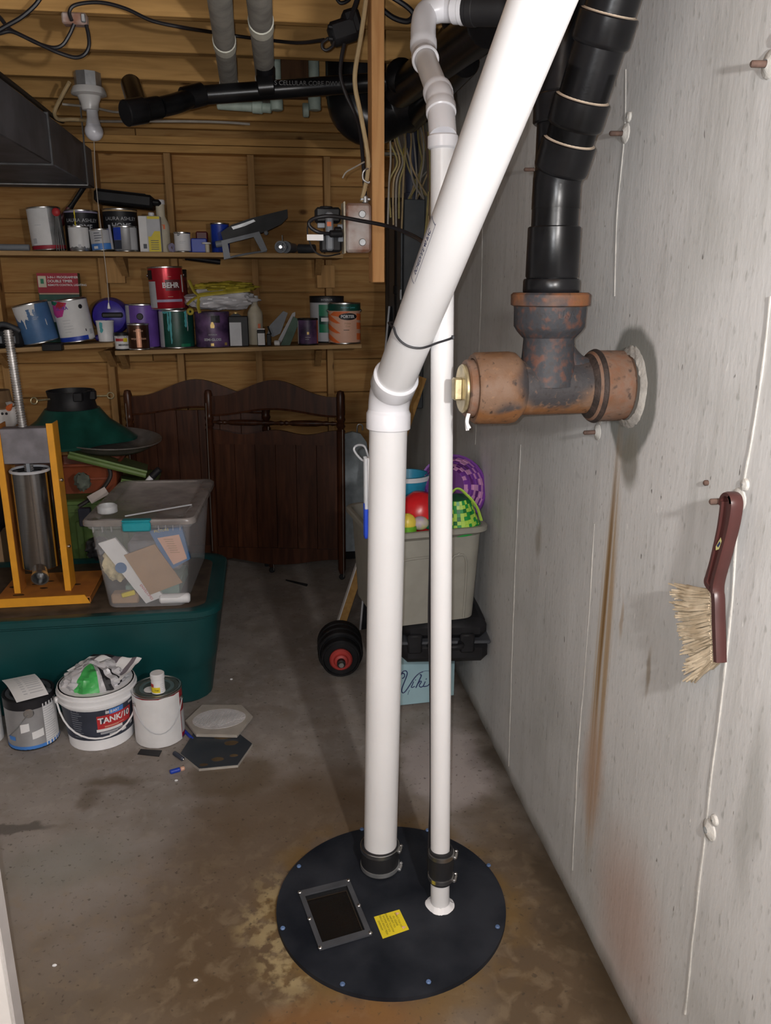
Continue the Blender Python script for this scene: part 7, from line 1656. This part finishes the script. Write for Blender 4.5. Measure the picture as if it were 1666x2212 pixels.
# white wrapped can with small spice-like tub
b, r, h = floorcan(290, 393, 1617, 1480)
c = Can('paint_can', 'paint can wrapped in crinkled white paper on the floor, small tub on top', 'paint can', V((b.x, b.y, 0)), .084, .196, RED, 'paint cans on the floor', lid=mat('grey_green_lid', (.16, .18, .165), .35, .7, var=.1), ears=64)
c.band('crinkled_wrap', WHITE, .015, .955, -120, 56, .0022, rag=.001, jag=.002); c.band('side_label', LGREY, .12, .55, 60, 86, .001)
mb = MB(); pts = []
for k in range(13):
    u = -1 + 2 * k / 12; z = .196 * .80 - .10 * (1 - u * u); a = c.ph + R_(64) * u; rr = .084 + .006; pts.append(c.M @ V((rr * math.sin(a), -rr * math.cos(a), z)))
mb.tube(pts, .0020, 6); mb.build('wire_bail', LGREY, c.t)
mb = MB(); q = c.b + V((-.018, -.025, .1965)); mb.lathe([(0, 0), (.022, 0), (.022, .0012), (0, .0012)], tr(q), 20); mb.build('paint_spot', WHITE, c.t)
q = PZ(341, 1500, .197); tb = Can('spice_tub', 'little white tub with a yellow label on top of the wrapped can', 'tub', V((q.x, q.y + .022, .1962)), .0225, .062, WHITEP, None, lid=WHITEP, rim=WHITEP, nolid=True)
tb.band('yellow_label', YELLOW, .03, .42, -85, 14); tb.band('red_patch', REDP, .42, .62, -85, -40); tb.lines(LGREY, .014, .15, .6, .014, 5, .0015); tb.text('Trial', .007, -.006, .25, INK, .02)
mb = MB(); mb.lathe([(.0235, .052), (.0240, .053), (.0240, .070), (.022, .072), (0, .072)], tb.M, 22); mb.build('cap', WHITEP, tb.t)

# hexagonal tiles on the floor
def tile(name, label, pts, z, m, th=.010, tilt=None):
    q = [PZ(px, py, z + th) for px, py in pts]; poly = [(p.x, p.y) for p in q]
    if sum(poly[i][0] * poly[(i + 1) % len(poly)][1] - poly[(i + 1) % len(poly)][0] * poly[i][1] for i in range(len(poly))) < 0: poly = poly[::-1]
    t = thing(name, label, 'tile', (sum(p[0] for p in poly) / len(poly), sum(p[1] for p in poly) / len(poly), z))
    mb = MB(); mb.prism(poly, th * .8, z0=z); mb.build('tile_body', TILEB, t)
    c_ = V((sum(p[0] for p in poly) / len(poly), sum(p[1] for p in poly) / len(poly), 0)); ins = [tuple((V((*p, 0)) + (c_ - V((*p, 0))) * .015)[:2]) for p in poly]
    mb = MB(); mb.prism(ins, th * .2, z0=z + th * .8); mb.build('tile_face', m, t); return t, poly
t, poly = tile('hex_tile', 'dark slate hexagon tile lying face up on the floor', [(389, 1627), (430, 1660), (514, 1652), (546, 1606), (500, 1571), (421, 1577)], 0.0002, TILED)
for k, (px, py, w_) in enumerate(((485, 1590, .05), (500, 1605, .035), (470, 1640, .03), (505, 1632, .02), (440, 1652, .02))):
    p = PZ(px, py, .0104); mb = MB(); mb.prism([(p.x + w_ * .7 * math.cos(a) * (1 + .6 * noise.noise((math.cos(a) * 2, math.sin(a) * 2, k * 5))), p.y + w_ * .4 * math.sin(a)) for a in [2 * math.pi * i / 14 for i in range(14)]], .0004, z0=.0103); mb.build('brown_smear', mat('brown_smear', (.10, .065, .03), .8, var=.3), t)
t, poly = tile('hex_tile', 'pale hexagon tile lying face down, white mortar on its back', [(400, 1556), (424, 1586), (512, 1588), (546, 1546), (522, 1522), (436, 1522)], 0.0135, TILEB)
cc = V((sum(p[0] for p in poly) / 6, sum(p[1] for p in poly) / 6, 0))
mb = MB(); rd = random.Random(4)
for k in range(30):
    u = -.92 + 1.84 * k / 29; 
    x_ = cc.x + u * .098; hl = .052 * (1 - abs(u) ** 2.4) * rd.uniform(.72, 1.05); a_ = .35
    if k > 20 and rd.random() < .4: hl *= .5
    mb.tube([V((x_ - hl * a_, cc.y - hl, .0240)), V((x_, cc.y + rd.uniform(-.002, .002), .0246)), V((x_ + hl * a_, cc.y + hl, .0240))], [.0028, .0036, .0026], 6, flat=.7)
o = mb.build('mortar_ridges', THINSET, t); o['kind'] = 'stuff'
mb = MB(); mb.prism([(cc.x + .096 * math.cos(a) * (1 + .10 * noise.noise((math.cos(a), math.sin(a), 9))), cc.y + .070 * math.sin(a)) for a in [2 * math.pi * i / 24 for i in range(24)]], .0010, z0=.0236); mb.build('mortar_skim', THINSET, t)
# markers, tape and crumbs
a, b_ = PZ(398, 1578, .006), PZ(412, 1592, .006); mb = MB(); mb.cyl(a, b_ + (b_ - a) * .4, .0055, 10); tag(mb.build('marker_pen', BLUE, None), 'blue marker pen tucked beside the slate tile', 'pen')
a, b_ = PZ(376, 1626, .008), PZ(396, 1640, .008); t = thing('battery', 'dark battery lying left of the slate tile', 'battery', (a + b_) / 2 - V((0, 0, .008)))
mb = MB(); mb.cyl(a, b_, .0078, 14); mb.build('cell', NAVY, t); mb = MB(); mb.cyl(b_, b_ + (b_ - a).normalized() * .003, .003, 8); mb.build('terminal', STEEL, t)
a, b_ = PZ(367, 1668, .008), PZ(399, 1659, .008); t = thing('battery', 'blue battery with pale end lying below the slate tile', 'battery', (a + b_) / 2 - V((0, 0, .008)))
mb = MB(); mb.cyl(a, a + (b_ - a) * .7, .0078, 14); mb.build('cell', BLUE, t); mb = MB(); mb.cyl(a + (b_ - a) * .7, b_, .0075, 14); mb.build('pale_end', PEACH, t)
q = [PZ(px, py, 0) for px, py in ((297, 1630), (304, 1619), (350, 1622), (344, 1635))]; mb = MB(); mb.prism([(p.x, p.y) for p in (q[3], q[2], q[1], q[0])] if True else [], .002, z0=.0003); tag(mb.build('tape_scrap', BLACKP, None), 'flat black tape scrap on the floor before the wrapped can', 'tape')
for px, py, lab in ((381, 1688, 'small white crumb on the floor below the blue battery'), (423, 2120, 'white crumb on the brown floor left of the lid'), (118, 2088, 'white crumb on the brown floor at far left'), (500, 1469, 'white crumb on the floor right of the trunk')):
    p = PZ(px, py, 0); mb = MB(); mb.ball((p.x, p.y, .0038), .0045, 7, sc=(1.3, .8, .8)); tag(mb.build('plaster_crumb', WHITE, None), lab, 'crumb')
for px, py, lab in ((735, 1990, 'tiny white chip on the lid window pane'), (778, 2000, 'tiny white chip on the pane near its frame')):
    pass

# ------------------------------------------------------------------ counter brush hanging from the form tie
XBq = .704
bt = thing('counter_brush', 'maroon counter brush with cream bristles hanging on the concrete wall', 'brush', PX(1550, 1430, XBq))
def bp(px, py, dx_=0): p = PX(px, py, XBq); return V((XBq + dx_, p.y, p.z))
def bar(pts, wds, th, name, m, par):
    """flat moulded bar along pixels in the plane parallel to the wall"""
    c_ = [bp(*q) for q in pts]; c_ = smooth_path(c_, 6); n_ = len(c_); L_, R2_ = [], []
    wv = []
    for i in range(n_): 
        k = i / (n_ - 1) * (len(wds) - 1); j = min(int(k), len(wds) - 2); wv.append(wds[j] + (wds[j + 1] - wds[j]) * (k - j))
    mb = MB(); pr_ = []
    for i, p in enumerate(c_):
        d_ = (c_[min(i + 1, n_ - 1)] - c_[max(i - 1, 0)]).normalized(); s_ = V((1, 0, 0)).cross(d_).normalized(); h_ = wv[i] / 2; e = th / 2
        ring = [p + s_ * h_ * cx_ + V((e * cz_, 0, 0)) for cx_, cz_ in ((-1, -.55), (-.7, -1), (.7, -1), (1, -.55), (1, .55), (.7, 1), (-.7, 1), (-1, .55))]
        pr_ += ring
    fs = []
    for i in range(n_ - 1):
        for k in range(8): fs.append((i * 8 + k, i * 8 + (k + 1) % 8, (i + 1) * 8 + (k + 1) % 8, (i + 1) * 8 + k))
    fs += [tuple(reversed(range(8))), tuple(range((n_ - 1) * 8, n_ * 8))]
    mb.add([tuple(v) for v in pr_], fs); return mb.build(name, m, par)
bar([(1543, 1268), (1551, 1285), (1553, 1350), (1556, 1430)], [.014, .015, .015, .013], .018, 'brush_back', BRUSHB, bt)
bar([(1586, 1072), (1590, 1090), (1582, 1140), (1566, 1200), (1551, 1255), (1549, 1280)], [.009, .011, .011, .011, .013, .014], .020, 'handle_spine', BRUSHB, bt)
bar([(1571, 1082), (1563, 1140), (1549, 1205), (1540, 1240), (1536, 1258), (1546, 1272)], [.006, .006, .007, .010, .012, .012], .020, 'handle_rib', BRUSHB, bt)
bar([(1566, 1090), (1570, 1074), (1579, 1067), (1588, 1074), (1591, 1088)], [.006, .007, .008, .008, .008], .020, 'hanging_loop', BRUSHB, bt)
mb = MB(); q = [bp(px, py, -.0106) for px, py in ((1560, 1180), (1571, 1160), (1573, 1168), (1567, 1186), (1560, 1188))]; mb.add([tuple(v) for v in q], [tuple(range(5))]); mb.build('sticker_remnant', [mat('pale_yellow_sticker', (.55, .52, .22), .6)], bt)
mb = MB(); q = [bp(px, py, -.0112) for px, py in ((1563, 1178), (1570, 1168), (1571, 1174), (1566, 1182))]; mb.add([tuple(v) for v in q], [tuple(range(4))]); mb.build('sticker_print', INKB, bt)
# tufts: many tapering bundles rooted in the back, fanning away from it
rd = random.Random(12); mb = MB()
for k in range(16):
    f_ = k / 15; root = V(bp(1541 + 6 * f_, 1276 + 150 * f_)); tip = V(bp(1467 + 34 * f_ + rd.uniform(-3, 3), 1270 + 188 * f_ + rd.uniform(-4, 4)))
    for j in range(26):
        o = V((rd.uniform(-.008, .008), rd.uniform(-.002, .002), rd.uniform(-.003, .003))); sp_ = V((rd.uniform(-.018, .018), rd.uniform(-.006, .006), rd.uniform(-.010, .010)))
        mid = root * .45 + tip * .55 + o + sp_ * .5 + V((0, 0, -.002)); mb.tube([root + o, mid, tip + sp_ + (tip - root) * rd.uniform(-.06, .05)], [.0018, .0026, .0016], 4)
o = mb.build('bristles', BRISTLE, bt); o['kind'] = 'stuff'
